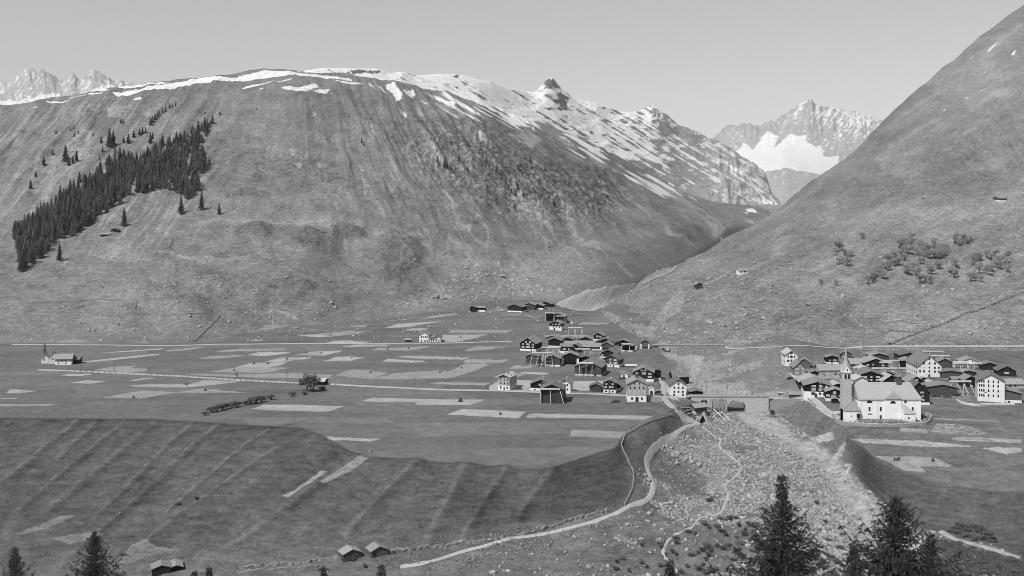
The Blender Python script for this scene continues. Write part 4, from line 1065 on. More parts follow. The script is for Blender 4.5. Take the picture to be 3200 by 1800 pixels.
# ---- along the road
r, i = B(ZB, 'G', 276, 490, 150, 206, 410, "three storey grey timber house on a white ground floor beside the road", wall="plaster_grey", plinth=74, yaw=-20, roof="roof_white", upper="wood_mid", chim=1, depth=11,
  wins=W5((333, 237, 22, 32, 'd'), (392, 237, 22, 32, 'd'), (445, 237, 22, 32, 'd'), (333, 297, 22, 32, 'd'), (392, 297, 22, 32, 'd'), (445, 297, 22, 32, 'd'), (332, 366, 24, 36, 'd'), (443, 366, 24, 36, 'd')), doors=[(392, 26, 56, 'w')])
side_windows(r, i, 1, [1.6, 4.6, 7.4], [.3, .7])
B(ZB, 'G', 796, 1160, 234, 318, 416, "black house with three bright white windows partly hidden by a log barn", plinth=40, yaw=-10, chim=1, xa=1020, wins=W5((962, 322, 32, 30, 'w'), (1018, 322, 32, 30, 'w'), (1078, 322, 40, 30, 'w'), (1008, 282, 18, 22, 'w'), (1034, 282, 18, 22, 'w'), (880, 398, 26, 20, 'd')))
B(ZB, 'G', 952, 1362, 308, 400, 622, "dark log barn on the meadow before the road, a white beam across it", wall="wood_log", name="barn", cat="barn", yaw=-8, upper="wood_dark", depth=12)
B(ZB, 'G', 1262, 1470, 226, 302, 456, "white plastered house with dark shutters at the road", wall="plaster_white", roof="shingle_pale", yaw=-16, chim=1, upper=None, wins=W5((1362, 272, 24, 28, 'd'), (1362, 322, 24, 30, 'd'), (1408, 322, 20, 30, 'd'), (1408, 394, 24, 34, 'd'), (1362, 394, 26, 34, 'w')))
B(ZB, 'G', 1748, 1972, 298, 358, 440, "small weathered shingle barn beside the road", wall="wood_mid", name="barn", cat="barn", yaw=-10)
r, i = B(ZB, 'G', 1972, 2196, 230, 296, 455, "black timber house with a white stone ground floor near the school", plinth=54, yaw=-12, chim=1, wins=W5((2035, 308, 28, 26, 'w'), (2135, 308, 28, 26, 'w'), (2022, 360, 34, 28, 'w'), (2090, 360, 30, 26, 'w'), (2133, 360, 28, 28, 'w'), (2030, 427, 34, 24, 'd'), (2135, 427, 34, 24, 'd'), (2085, 262, 22, 20, 'w')), doors=[(2085, 24, 44, 'w')])
B(ZB, 'G', 2150, 2262, 290, 340, 412, "dark lean annex joined to the black house by the road", plinth=32, yaw=-12, depth=6, name="annex", cat="annex", pl_mat="plaster_white", oh=.3)
r, i = B(ZA, 'G', 1944, 2282, 795, 884, 1162, "tall pale grey school house with white ground floor, largest beside the road", wall="plaster_grey", plinth=94, roof="shingle_pale", yaw=-4, depth=13, name="school", cat="school", chim=1,
  wins=W5((2008, 936, 26, 42, 'd'), (2078, 936, 26, 42, 'd'), (2155, 936, 26, 42, 'd'), (2223, 936, 26, 42, 'd'), (2008, 1014, 26, 42, 'w'), (2078, 1014, 26, 42, 'w'), (2155, 1014, 26, 42, 'w'), (2223, 1014, 26, 42, 'w'), (2036, 1110, 26, 42, 'd'), (2194, 1110, 26, 42, 'd'), (2078, 868, 18, 36, 'd'), (2152, 868, 18, 36, 'd')), doors=[(2115, 48, 74, 'd')])
MB().box(-.5, .5, 4, 5, i['H'] - .3, i['H'] + 1.2).prism([(-.8, i['H'] + 1.2), (.8, i['H'] + 1.2), (0, i['H'] + 2.2)], 3.8, 5.2).build("bell_turret", MATS["roof_dark"], r)
B(ZA, 'G', 2302, 2402, 924, 958, 1048, "little white chapel with an arched dark doorway behind the school", wall="plaster_white", roof="roof_white", name="chapel", cat="chapel", yaw=-4, oh=.25, fo=.2, doors=[(2348, 40, 68, 'a')])
B(ZA, 'G', 2398, 2514, 970, 1002, 1062, "small dark plank hut right of the little chapel", wall="wood_mid", name="hut", cat="hut", yaw=-4, oh=.3)
r, i = B(ZD, 'G', 975, 1275, 434, 548, 716, "tall white gabled house with eight dark windows by the bridge", wall="plaster_white", yaw=-3, chim=1, roof="shingle", depth=11,
  wins=W5((1068, 574, 28, 36, 'd'), (1135, 574, 28, 36, 'd'), (1203, 574, 28, 36, 'd'), (1068, 640, 28, 34, 'd'), (1135, 640, 28, 34, 'd'), (1203, 640, 28, 34, 'd'), (1135, 510, 30, 38, 'd'), (1135, 468, 38, 16, 'h'), (1064, 690, 32, 26, 'd'), (1206, 690, 32, 26, 'd')))
B(ZD, 'E', 1050, 1308, 300, 394, 560, "tall dark barn with a wide grey roof behind the white house", wall="wood_dark", roof="shingle", name="barn", cat="barn", yaw=8, pitch=.75)
B(ZD, 'G', 1300, 1545, 612, 650, 702, "low dark open barn with a curved roof right of the white house", wall="wood_dark", name="barn", cat="barn", yaw=0, depth=8)
r, i = B(ZD, 'E', 1395, 1600, 826, 884, 1030, "sawmill shed of dark boards standing over the stony stream bed", wall="wood_mid", roof="shingle_pale", name="sawmill", cat="sawmill", yaw=28, pitch=.6)
m = MB().add([(-i['hw'] - 4.5, -1.2, i['E'] * .28), (-i['hw'] + .2, -1.2, i['E'] * .28), (-i['hw'] + .2, 2.5, i['E'] * .8), (-i['hw'] - 4.5, 2.5, i['E'] * .8), (-i['hw'] - 4.5, -1.2, i['E'] * .28 + .2), (-i['hw'] + .2, -1.2, i['E'] * .28 + .2), (-i['hw'] + .2, 2.5, i['E'] * .8 + .2), (-i['hw'] - 4.5, 2.5, i['E'] * .8 + .2)],
             [(0, 3, 2, 1), (4, 5, 6, 7), (0, 1, 5, 4), (1, 2, 6, 5), (2, 3, 7, 6), (3, 0, 4, 7)]).build("lean_to_roof", MATS["roof_white"], r)
# shelter with two leaning plank roofs
p = place(2196, 1325)
s = p.y / F
r = empty("lean_shelter", p, math.radians(-25))
tag(r, "pointed shelter of two leaning planks at the end of the path", "shelter")
MB().prism([(-2.9, -1), (-2.6, -1), (.15, 5.2), (-.1, 5.4)], 0, 3.2).build("roof_board", MATS["wood_new"], r)
MB().prism([(2.6, -1), (2.9, -1), (.1, 5.4), (-.15, 5.2)], -0.4, 3.0).build("roof_board", MATS["wood_new"], r)
MB().prism([(-2.3, -1), (2.3, -1), (0, 4.6)], 1.5, 1.7).build("end_wall", MATS["wood_dark"], r)
# ---- barns up the valley
B(ZG, 'G', 242, 326, 204, 222, 276, "black barn with a low lean-to, leftmost of the far barns", name="barn", cat="barn", yaw=-10)
B(ZG, 'E', 316, 426, 204, 224, 272, "low dark barn wing beside the leftmost far barn", name="barn", cat="barn", yaw=-10, plinth=18)
B(ZG, 'G', 678, 856, 188, 220, 276, "black barn on white corner posts, second of the far barns", name="barn", cat="barn", yaw=-20, plinth=14)
B(ZG, 'G', 860, 1006, 170, 198, 250, "black log barn with a pale shingle roof, front of the far barn cluster", wall="wood_log", name="barn", cat="barn", yaw=-14, roof="shingle_pale")
B(ZG, 'G', 962, 1098, 180, 204, 246, "black barn on a white post in the middle of the far barn cluster", name="barn", cat="barn", yaw=-14, plinth=16, roof="shingle_pale")
B(ZG, 'G', 1040, 1196, 154, 186, 214, "black barn at the rear right of the far barn cluster", name="barn", cat="barn", yaw=-14, roof="shingle")
B(ZG, 'G', 1114, 1236, 284, 300, 380, "black barn under a white beam above the lone upper house", name="barn", cat="barn", yaw=-6)
B(ZG, 'G', 1172, 1355, 288, 326, 388, "black barn with a white rack beam beside the lone upper house", name="barn", cat="barn", yaw=-10, wall="wood_log")
r, i = B(ZG, 'G', 1160, 1312, 378, 412, 486, "lone upper house, black above and white below, on the meadow", plinth=44, yaw=-16, roof="shingle_pale", chim=1, wins=W5((1242, 418, 16, 16, 'w'), (1280, 418, 26, 18, 'w'), (1202, 420, 18, 12, 'w'), (1215, 448, 16, 14, 'd'), (1248, 448, 14, 14, 'd'), (1286, 448, 14, 14, 'd')), doors=[(1224, 16, 26, 'd')])
# ---- station
r, i = B(ZC, 'G', 720, 800, 552, 580, 631, "white station building with two gables beside the railway", wall="plaster_white", roof="shingle_pale", name="railway_station", cat="station", yaw=-4, depth=11, chim=1,
  wins=W5((742, 592, 7, 14, 'd'), (755, 592, 7, 14, 'd'), (772, 592, 7, 14, 'd'), (784, 592, 7, 14, 'd'), (742, 620, 8, 14, 'd'), (768, 620, 8, 14, 'd'), (784, 620, 8, 14, 'd')))
s_ = i['s'] * .427
MB().prism([(0, -2), (88 * s_, -2), (88 * s_, 38 * s_), (66 * s_, 56 * s_), (44 * s_, 38 * s_), (0, 38 * s_)], 1.0, 9).build("side_wing", MATS["plaster_white"], r).location = (i['hw'] - .1, 0, 0)
q = MB()
q.prism([(66 * s_ - 26 * s_, 34 * s_), (66 * s_, 56 * s_), (66 * s_, 58 * s_), (66 * s_ - 26 * s_, 36 * s_)], -.3, 9.5).prism([(66 * s_, 56 * s_), (66 * s_ + 28 * s_, 33 * s_), (66 * s_ + 28 * s_, 35 * s_), (66 * s_, 58 * s_)], -.3, 9.5).box(0, 44 * s_, -.3, 9.5, 38 * s_, 40 * s_)
q.build("side_roof", MATS["shingle_pale"], r).location = (i['hw'] - .1, 0, 0)
for xx, st in ((22, 'a'), (36, 'd'), (58, 'd'), (75, 'd')):
    add_window(r, i['hw'] + xx * s_, 12 * s_, 7 * s_, 15 * s_, st, 0.99)
B(ZC, 'E', 622, 662, 604, 612, 631, "tiny grey lineside hut left of the station", wall="wood_mid", roof="shingle_pale", name="hut", cat="hut", yaw=-4)
# ---- far left houses
B(ZI, 'E', 408, 518, 1066, 1102, 1148, "pale house with a broad grey roof, last house at the left", wall="plaster_grey", roof="shingle_pale", plinth=20, yaw=10, chim=1, wins=W5((430, 1118, 9, 9, 'd'), (455, 1118, 9, 9, 'd'), (480, 1118, 9, 9, 'd'), (430, 1135, 9, 9, 'd'), (480, 1135, 9, 9, 'd')), pitch=.7)
B(ZI, 'G', 352, 420, 1046, 1085, 1140, "pale gabled house behind the broad grey roof at the left", wall="plaster_white", roof="shingle_pale", yaw=20, wins=W5((385, 1105, 8, 10, 'd'),))
B(ZI, 'E', 522, 578, 1088, 1106, 1140, "low dark shed at the right end of the left houses", wall="wood_dark", name="shed", cat="shed", yaw=4, roof="shingle")
r, i = B(ZI, 'G', 300, 352, 1060, 1092, 1138, "small white chapel with a pointed ridge turret at the left", wall="plaster_white", roof="shingle_pale", name="chapel", cat="chapel", yaw=20, wins=W5((325, 1110, 7, 14, 'a'),))
z = i['H']
MB().box(-.7, .7, 1, 2.4, z - .6, z + 1.6).add([(-.9, .8, z + 1.6), (.9, .8, z + 1.6), (.9, 2.6, z + 1.6), (-.9, 2.6, z + 1.6), (0, 1.7, z + 7)], [(0, 1, 4), (1, 2, 4), (2, 3, 4), (3, 0, 4)]).build("ridge_turret", MATS["roof_dark"], r)
B(ZI, 'E', 2310, 2372, 1246, 1268, 1296, "small dark hut with a pale shingle roof behind the lone bushy tree", wall="wood_dark", roof="roof_white", name="hut", cat="hut", yaw=-14)
# ---- alp huts and low huts
B(ZI, 'E', 738, 806, 178, 192, 208, "low alp hut with a pale roof on the left slope", wall="wood_dark", roof="shingle_pale", name="hut", cat="hut", yaw=12)
B(ZI, 'G', 808, 866, 148, 164, 176, "black gabled alp hut just above the low alp hut", wall="wood_dark", roof="roof_dark", name="hut", cat="hut", yaw=0)
B(ZH, 'E', 664, 734, 296, 312, 334, "white stone hut with a dark opening on the right hillside", wall="plaster_white", roof="shingle_pale", name="hut", cat="hut", yaw=14, wins=W5((706, 320, 16, 10, 'd'), (676, 322, 8, 8, 'd')))
B(ZH, 'G', 372, 424, 390, 408, 434, "small grey plank barn on the right hillside near the gorge", wall="wood_mid", name="barn", cat="barn", yaw=10)
B(ZM, 'E', 2402, 2468, 1100, 1116, 1140, "alp hut of grey boards high on the right hillside", wall="wood_mid", roof="shingle", plinth=12, name="hut", cat="hut", yaw=20)
B(ZK, 'G', 170, 304, 1206, 1242, 1290, "plank hut with a pale shingle roof, left of the two by the stone wall", wall="wood_log", roof="shingle_pale", name="hut", cat="hut", yaw=28, doors=[(205, 26, 40, 'w')], depth=4.4, oh=.3, fo=.35)
B(ZK, 'G', 372, 498, 1184, 1222, 1262, "dark plank hut with a stone covered roof, right of the two by the stone wall", wall="wood_mid", roof="shingle_pale", name="hut", cat="hut", yaw=28, depth=4.6, oh=.3, fo=.35, doors=[(400, 22, 34, 'd')])
r, i = B(ZJ, 'G', 1116, 1250, 1322, 1352, 1396, "double hay hut with two pale roofs at the bottom of the slope", wall="wood_dark", roof="shingle_pale", name="hut", cat="hut", yaw=22, depth=5, oh=.3, fo=.3)
s_ = i['s'] * .427
MB().prism([(0, -1), (85 * s_, -1), (85 * s_, 36 * s_), (40 * s_, 52 * s_), (0, 40 * s_)], 0.6, 6).build("side_wing", MATS["wood_dark"], r).location = (i['hw'] - .1, 0, 0)
MB().prism([(-4 * s_, 40 * s_), (40 * s_, 54 * s_), (40 * s_, 58 * s_), (-4 * s_, 44 * s_)], 0, 6.6).prism([(40 * s_, 54 * s_), (92 * s_, 36 * s_), (92 * s_, 40 * s_), (40 * s_, 58 * s_)], 0, 6.6).build("side_roof", MATS["shingle_pale"], r).location = (i['hw'] - .1, 0, 0)

# ---- right village
r, i = B(ZE, 'G', 268, 490, 176, 258, 436, "white three storey house with arched windows, leftmost of the church village", wall="plaster_white", roof="roof_white", yaw=-4, keep=True, depth=12, xa=375,
  wins=W5((378, 225, 38, 26, 'd'), (328, 281, 22, 36, 'd'), (378, 279, 42, 38, 'a'), (428, 281, 22, 36, 'd'), (328, 345, 40, 34, 'a'), (378, 345, 24, 36, 'd')))
side_windows(r, i, -1, [2.2, 5.2], [.2, .5, .8])
r, i = B(ZE, 'G', 405, 632, 362, 470, 626, "large silvery timber house with pale roof on a white base", wall="wood_light", roof="shingle_pale", plinth=36, yaw=-6, keep=True, depth=12, wins=W5((450, 488, 26, 32, 'w'), (490, 485, 26, 30, 'w'), (565, 488, 28, 32, 'w'), (450, 546, 26, 32, 'w'), (490, 546, 26, 32, 'w'), (565, 546, 26, 32, 'w'), (506, 428, 36, 24, 'w'), (462, 606, 16, 12, 'd')))
B(ZE, 'G', 486, 690, 308, 385, 450, "grey board barn behind the silvery timber house", wall="wood_mid", name="barn", cat="barn", yaw=-4, roof="shingle_pale")
B(ZE, 'G', 928, 1150, 258, 298, 402, "black house with white base, standing free at the back of the village", plinth=30, yaw=6, wins=W5((1000, 345, 26, 24, 'w'), (1082, 342, 54, 26, 'w')), chim=1)
B(ZE, 'G', 1172, 1362, 184, 240, 318, "brown timber house at the very back behind the church spire", wall="wood_mid", yaw=0, wins=W5((1220, 288, 28, 24, 'w'), (1222, 240, 20, 18, 'w'), (1268, 208, 18, 16, 'w')))
r, i = B(ZE, 'E', 828, 1225, 408, 496, 648, "long pale house with a wide slate roof left of the church tower", wall="plaster_grey", roof="shingle_pale", yaw=4, pitch=.62, chim=1, wins=W5((970, 512, 34, 18, 'w'), (960, 565, 48, 24, 'w'), (960, 610, 60, 24, 'w'), (1092, 562, 34, 26, 'd'), (1170, 570, 38, 24, 'd'), (1092, 610, 40, 20, 'w'), (1170, 612, 30, 20, 'w'), (1090, 515, 30, 18, 'w')))
B(ZE, 'G', 618, 910, 505, 566, 618, "black house with a row of white windows below the silvery timber house", yaw=0, wins=W5((738, 580, 36, 26, 'w'), (840, 584, 56, 28, 'w')), roof="shingle")
B(ZE, 'G', 500, 742, 592, 662, 706, "black barn at the left edge above the lane", name="barn", cat="barn", yaw=0, roof="shingle_pale")
B(ZE, 'G', 498, 950, 608, 700, 765, "broad black house with a bright plank roof in the front group", yaw=6, roof="roof_white", xa=825, wins=W5((760, 680, 30, 22, 'w'), (860, 668, 30, 22, 'w')))
r, i = B(ZE, 'G', 578, 1040, 680, 760, 938, "large black inn with white windows and white ground floor facing the bridge road", plinth=88, yaw=3, roof="shingle", depth=15, xa=850, wins=W5((845, 712, 48, 26, 'w'), (742, 762, 66, 34, 'w'), (850, 762, 54, 34, 'w'), (940, 764, 46, 30, 'w'), (740, 815, 66, 32, 'w'), (846, 815, 54, 34, 'w'), (936, 812, 50, 26, 'w'), (838, 878, 30, 36, 'd'), (905, 885, 30, 48, 'd'), (735, 880, 60, 40, 'd')), doors=[(775, 40, 56, 'd')])
B(ZE, 'G', 968, 1290, 708, 772, 850, "dark house with a white plank roof tucked against the tower", yaw=10, roof="roof_white", chim=1)
B(ZE, 'G', 926, 1236, 796, 856, 1004, "black house with four white windows and a white corner, nearest to the tower", plinth=46, yaw=4, xa=1110, roof="shingle_pale", wins=W5((1075, 864, 50, 36, 'w'), (1065, 918, 72, 34, 'w'), (1172, 916, 52, 34, 'w'), (990, 916, 26, 34, 'w'), (958, 912, 22, 32, 'w')))
B(ZE, 'G', 1022, 1136, 944, 974, 1036, "little dark hut in the garden before the black house", name="hut", cat="hut", yaw=0, roof="shingle_pale", oh=.3)
B(ZE, 'E', 350, 505, 850, 890, 952, "open plank shed beside the road at the bridge end", wall="wood_mid", name="shed", cat="shed", yaw=-10, roof="shingle_pale")
B(ZE, 'E', 178, 246, 862, 874, 902, "tiny wayside hut on the slope above the bridge", wall="wood_dark", roof="roof_white", name="hut", cat="hut", yaw=0, oh=.2, fo=.2)
B(ZE, 'E', 1345, 1540, 308, 396, 445, "house with a broad slate roof right of the spire", wall="wood_mid", roof="shingle_pale", yaw=0, wins=W5((1430, 418, 46, 22, 'w'),), pitch=.6)
B(ZE, 'G', 1180, 1340, 375, 425, 480, "black gabled house half hidden behind the tower", yaw=8)
B(ZE, 'G', 1408, 1496, 296, 322, 345, "tiny black gable peeping over the slate roof", name="barn", cat="barn", yaw=0, oh=.3)
B(ZE, 'G', 1496, 1634, 300, 346, 382, "small black barn right of the broad slate roof", name="barn", cat="barn", yaw=0)
B(ZE, 'G', 1636, 1962, 222, 272, 350, "big black log barn with racks at the top of the village", wall="wood_log", name="barn", cat="barn", yaw=6)
B(ZE, 'G', 1540, 1945, 308, 392, 470, "black house with a long left roof below the log barn", yaw=6, xa=1860, roof="shingle_pale", wins=W5((1620, 420, 40, 20, 'w'), (1700, 412, 30, 20, 'w')))
B(ZE, 'G', 1416, 1680, 440, 500, 530, "black house with a pale roof behind the broad black house", yaw=4, roof="roof_white")
B(ZE, 'G', 1372, 1506, 478, 532, 590, "narrow black house right of the tower belfry", yaw=0, roof="roof_dark")
B(ZE, 'G', 1446, 1884, 508, 596, 705, "broad black house with rows of white windows behind the church roof", yaw=4, xa=1675, wins=W5((1570, 612, 66, 26, 'w'), (1672, 610, 28, 24, 'w'), (1775, 608, 64, 26, 'w'), (1672, 660, 30, 26, 'w'), (1775, 660, 68, 30, 'w')))
B(ZE, 'G', 1378, 1640, 594, 662, 730, "house with a bright white roof between tower and nave", wall="plaster_white", roof="roof_white", yaw=20, chim=1)
B(ZE, 'G', 1788, 2076, 514, 582, 640, "black house with a mossy grey roof behind the broad black house", yaw=4, roof="shingle")
r, i = B(ZF, 'G', 20, 348, 572, 690, 740, "black gabled house with a long bright roof behind the church ridge", yaw=14, xa=280, roof="roof_white", wins=W5((272, 660, 70, 36, 'w'),))
B(ZF, 'G', 428, 750, 598, 700, 800, "black gabled house with a heart opening right of the ridge turret", yaw=8, xa=580, roof="shingle_pale", wins=W5((575, 664, 70, 34, 'w'), (598, 718, 50, 34, 'w'), (682, 718, 30, 36, 'w'), (684, 778, 36, 24, 'w')))
B(ZF, 'G', 430, 818, 690, 880, 1062, "dark house with a steep right roof at the east end of the church", plinth=40, yaw=10, roof="roof_dark", wins=W5((680, 862, 60, 26, 'w'), (690, 925, 40, 26, 'w'), (695, 985, 44, 26, 'w')), depth=9)
r, i = B(ZF, 'G', 606, 1006, 258, 440, 612, "huge white gabled house with rows of square windows, tallest of the church village", wall="plaster_white", roof="shingle", yaw=-3, keep=True, depth=20, xa=800,
  wins=W5((800, 320, 26, 34, 'd'), (712, 390, 26, 34, 'd'), (800, 390, 26, 34, 'd'), (887, 390, 26, 34, 'd'), (652, 455, 26, 28, 'w'), (714, 455, 26, 28, 'w'), (798, 457, 24, 26, 'd'), (885, 460, 26, 34, 'd'), (948, 460, 24, 34, 'd'), (650, 519, 26, 34, 'd'), (713, 519, 26, 34, 'd'), (797, 519, 26, 34, 'd'), (885, 522, 26, 34, 'd'), (948, 520, 24, 32, 'd')), doors=[(797, 30, 46, 'a')])
side_windows(r, i, -1, [2.2, 4.8, 7.2], [.12, .3, .48, .66, .84])
B(ZF, 'G', 312, 640, 214, 262, 350, "black log barn with a white rack beam left of the huge white house", wall="wood_log", name="barn", cat="barn", yaw=10)
B(ZF, 'G', 352, 606, 308, 356, 470, "dark barn close to the left wall of the huge white house", name="barn", cat="barn", yaw=10, roof="shingle_pale")
B(ZF, 'G', 922, 1172, 308, 376, 480, "brown board barn behind the right of the huge white house", wall="wood_mid", name="barn", cat="barn", yaw=4)
B(ZF, 'G', 980, 1326, 502, 536, 634, "long log barn right of the huge white house", wall="wood_log", name="barn", cat="barn", yaw=0, roof="shingle", depth=9)
B(ZF, 'G', 1316, 1565, 500, 536, 594, "low log barn right of the long log barn", wall="wood_log", name="barn", cat="barn", yaw=0, depth=8)
B(ZF, 'G', 1300, 1608, 302, 372, 400, "pale gabled house at the back right of the village", wall="plaster_white", yaw=0, roof="shingle_pale", wins=W5((1494, 356, 18, 18, 'd'), (1410, 360, 18, 18, 'd')))
B(ZF, 'G', 775, 1250, 726, 780, 905, "wide log barn with a grassy roof before the gardens", wall="wood_log", name="barn", cat="barn", yaw=2, xa=1110, roof="shingle", depth=11)
B(ZF, 'G', 640, 770, 612, 648, 700, "small grey roofed house between the white house and the church", roof="shingle_pale", yaw=6)
B(ZF, 'G', 740, 930, 672, 712, 752, "low house with a white roof above the wide log barn", roof="roof_white", yaw=10, wall="wood_mid")
r, i = B(ZF, 'G', 1345, 1606, 588, 668, 775, "black house with a ribbed pale roof near the big rack", yaw=12, xa=1560, roof="shingle_pale", wins=W5((1555, 660, 40, 24, 'w'), (1480, 755, 46, 22, 'w')))
B(ZF, 'E', 1170, 1400, 606, 645, 680, "low shed with a sagging shingle roof behind the big rack", wall="wood_dark", name="shed", cat="shed", yaw=0, roof="shingle")
r, i = B(ZF, 'G', 1592, 2000, 560, 690, 1012, "tall white four storey house with arched windows at the right edge of the village", wall="plaster_white", roof="shingle", yaw=-6, depth=14,
  wins=W5(*[(x, y, 20, 44, 'a') for y in (684, 752, 830, 910) for x in (1625, 1658, 1690, 1760, 1830, 1900)]))
B(ZF, 'G', 1716, 2278, 796, 872, 1020, "broad board barn on a white base, rightmost in the village", wall="wood_mid", roof="shingle_pale", plinth=40, yaw=0, name="barn", cat="barn", depth=12, xa=1995, doors=[(2078, 30, 26, 'd')])
B(ZF, 'G', 1640, 1900, 372, 420, 500, "dark barn among the racks at the upper right of the village", name="barn", cat="barn", yaw=0)
B(ZF, 'G', 1900, 2200, 430, 520, 600, "black house with one white window row at the far right", yaw=0, wins=W5((2050, 545, 70, 28, 'w'),))
B(ZF, 'E', 2040, 2329, 640, 720, 800, "grey house with a wide slate roof at the far right edge", wall="plaster_grey", roof="shingle_pale", yaw=0, pitch=.6, wins=W5((2100, 755, 30, 30, 'd'), (2190, 755, 30, 30, 'd')))

# ---- the church
p = place(2750, 1309)
s = p.y / F
def cx(u): return (u - 2750) * s
def cz(v): return (1309 - v) * s
ch = empty("church", p, 0)
tag(ch, "white church with a long slate roof and pointed stone tower", "church")
ev, L = cz(1244), (1244 - 1193) * s / (1.05 + .18)
zr = ev + 1.05 * L
x0, x1 = cx(2683), cx(2878)
xr = cx(2860)
m = MB()
m.box(x0, x1, 0, 2 * L, -4, ev)
m.add([(x0, 0, ev), (x0, 2 * L, ev), (x0, L, zr - .3)], [(0, 2, 1)])
m.box(cx(2763), cx(2816), -0.5, 0.2, -4, ev - .1)                      # shallow side chapel
for uu in (2688, 2738, 2822, 2874):
    m.box(cx(uu) - .5, cx(uu) + .5, -0.15, .1, -3, ev - .3)
m.build("nave_wall", MATS["church_plaster"], ch)
MB().box(x0 + .05, x1 - .05, -.13, 0, ev - .45, ev).build("cornice", MATS["plaster_grey"], ch)
o = .55
rf = MB()
A = [(x0 - .3, -o, ev - o * 1.05), (x1 + o, -o, ev - o * 1.05), (x1 + o, 2 * L + o, ev - o * 1.05), (x0 - .3, 2 * L + o, ev - o * 1.05), (x0 - .3, L, zr), (xr, L, zr)]
rf.add(A, [(0, 1, 5, 4), (1, 2, 5), (2, 3, 4, 5), (0, 4, 3), (0, 3, 2, 1)])
ro = rf.build("nave_roof", MATS["church_slate"], ch)
gx0, gx1, gxm, gz = cx(2761), cx(2818), cx(2789), cz(1216)
gd = (gz - ev) / 1.05
MB().add([(gx0, -1.0, ev - .25), (gx1, -1.0, ev - .25), (gxm, -.55, ev + (gz - ev) * .72), (gxm, gd + .6, gz)], [(0, 1, 2), (0, 2, 3), (1, 3, 2), (0, 3, 1)]).build("side_gable_roof", MATS["church_slate"], ch)
# ridge turret
tx = cx(2823)
rt = MB().box(tx - 1.1, tx + 1.1, L - 1.1, L + 1.1, zr - 1.2, zr + 1.1)
for a in (-1, 1):
    for b in (-1, 1):
        rt.box(tx + a * .85 - .18, tx + a * .85 + .18, L + b * .85 - .18, L + b * .85 + .18, zr + 1.1, zr + 2.6)
rt = rt.build("ridge_turret", MATS["wood_mid"], ch)
z = zr + 2.6
MB().add([(tx - 1.5, L - 1.5, z), (tx + 1.5, L - 1.5, z), (tx + 1.5, L + 1.5, z), (tx - 1.5, L + 1.5, z), (tx - .5, L - .5, z + 1.4), (tx + .5, L - .5, z + 1.4), (tx + .5, L + .5, z + 1.4), (tx - .5, L + .5, z + 1.4), (tx, L, z + 6.6)],
         [(0, 1, 5, 4), (1, 2, 6, 5), (2, 3, 7, 6), (3, 0, 4, 7), (4, 5, 8), (5, 6, 8), (6, 7, 8), (7, 4, 8), (3, 2, 1, 0)]).build("turret_spire", MATS["shingle"], rt)
for uu, vv, w, h, st, yy in ((2717, 1255, 2.3, 1.05, 'h', 0), (2789, 1256, 2.4, 1.05, 'h', -.5), (2829, 1255, 1.15, 1.15, 'o', 0), (2717, 1278, .8, 1.75, 'd', 0), (2752, 1278, .8, 1.75, 'd', 0), (2852, 1278, .75, 1.6, 'd', 0)):
    add_window(ch, cx(uu), cz(vv), w, h, st, yy)
add_door(ch, cx(2752), 0, .9, 1.6, 0, 'w')
MB().box(cx(2711), cx(2724), -.35, 0, cz(1293), cz(1293) + .25).build("tablet", MATS["plaster_grey"], ch)
# sacristy
sx0, sx1, sz = cx(2817), cx(2851), cz(1286)
MB().box(sx0, sx1, -3.6, 0, -4, sz).add([(sx0, -3.6, sz), (sx0, 0, sz), (sx0, 0, sz + 3.0)], [(0, 2, 1)]).build("sacristy_wall", MATS["church_plaster"], ch)
MB().add([(sx0 - .3, -4.0, sz - .2), (sx1 + .5, -4.0, sz - .2), (sx1 + .5, -.02, sz - .2), (sx0 - .3, -.02, sz + 3.4), (sx0 + 1, -.02, sz + 3.4)], [(0, 1, 4, 3), (1, 2, 4), (0, 3, 2, 1)]).build("sacristy_roof", MATS["church_slate"], ch)
add_window(ch, cx(2830), cz(1301), .55, .8, 'd', -3.6)
# porch
px0, px1, pz = cx(2640), cx(2684), cz(1281)
MB().box(px0, px1, -1.6, 6, -4, pz).build("porch_wall", MATS["church_plaster"], ch)
MB().add([(px0 - .4, -2.0, pz - .1), (px1 + .3, -2.0, pz - .1), (px1 + .3, 6, pz - .1), (px0 - .4, 6, pz - .1), (px1 - 2.4, 2.6, pz + 3.5), (px1 - .2, 2.6, pz + 3.5)], [(0, 1, 5, 4), (1, 2, 5), (2, 3, 4, 5), (3, 0, 4), (3, 2, 1, 0)]).build("porch_roof", MATS["shingle"], ch)
add_door(ch, cx(2678.5), 0, 1.65, 2.75, -1.6, 'a')
add_window(ch, cx(2657), cz(1298), .42, .6, 'd', -1.6)
# tower
t0, t1 = cx(2640), cx(2667)
tw = t1 - t0
ty = 2.5
tm = MB().box(t0, t1, ty, ty + tw, -4, cz(1187)).build("tower", MATS["tower_stone"], ch)
MB().box(t0 - .04, t1 + .04, ty - .04, ty + tw + .04, cz(1187), cz(1169)).build("belfry", MATS["plaster_old"], tm)
MB().box(t0 - .25, t1 + .25, ty - .25, ty + tw + .25, cz(1169), cz(1169) + .3).build("tower_cornice", MATS["plaster_grey"], tm)
for k in (-.75, .75):
    add_window(ch, (t0 + t1) / 2 + k, cz(1179), 1.0, 2.1, 'a', ty - .04)
for k in (.3, .7):
    w_ = add_window(ch, t0 - .045, cz(1179), .9, 2.0, 'a', ty + tw * k, -1)
zg, zt = cz(1169) + .3, cz(1148)
xm, ym = (t0 + t1) / 2, ty + tw / 2
g = MB()
g.add([(t0, ty - .02, zg), (t1, ty - .02, zg), (xm, ty - .02, zt)], [(0, 1, 2)]).add([(t0, ty + tw, zg), (t1, ty + tw, zg), (xm, ty + tw, zt)], [(0, 2, 1)])
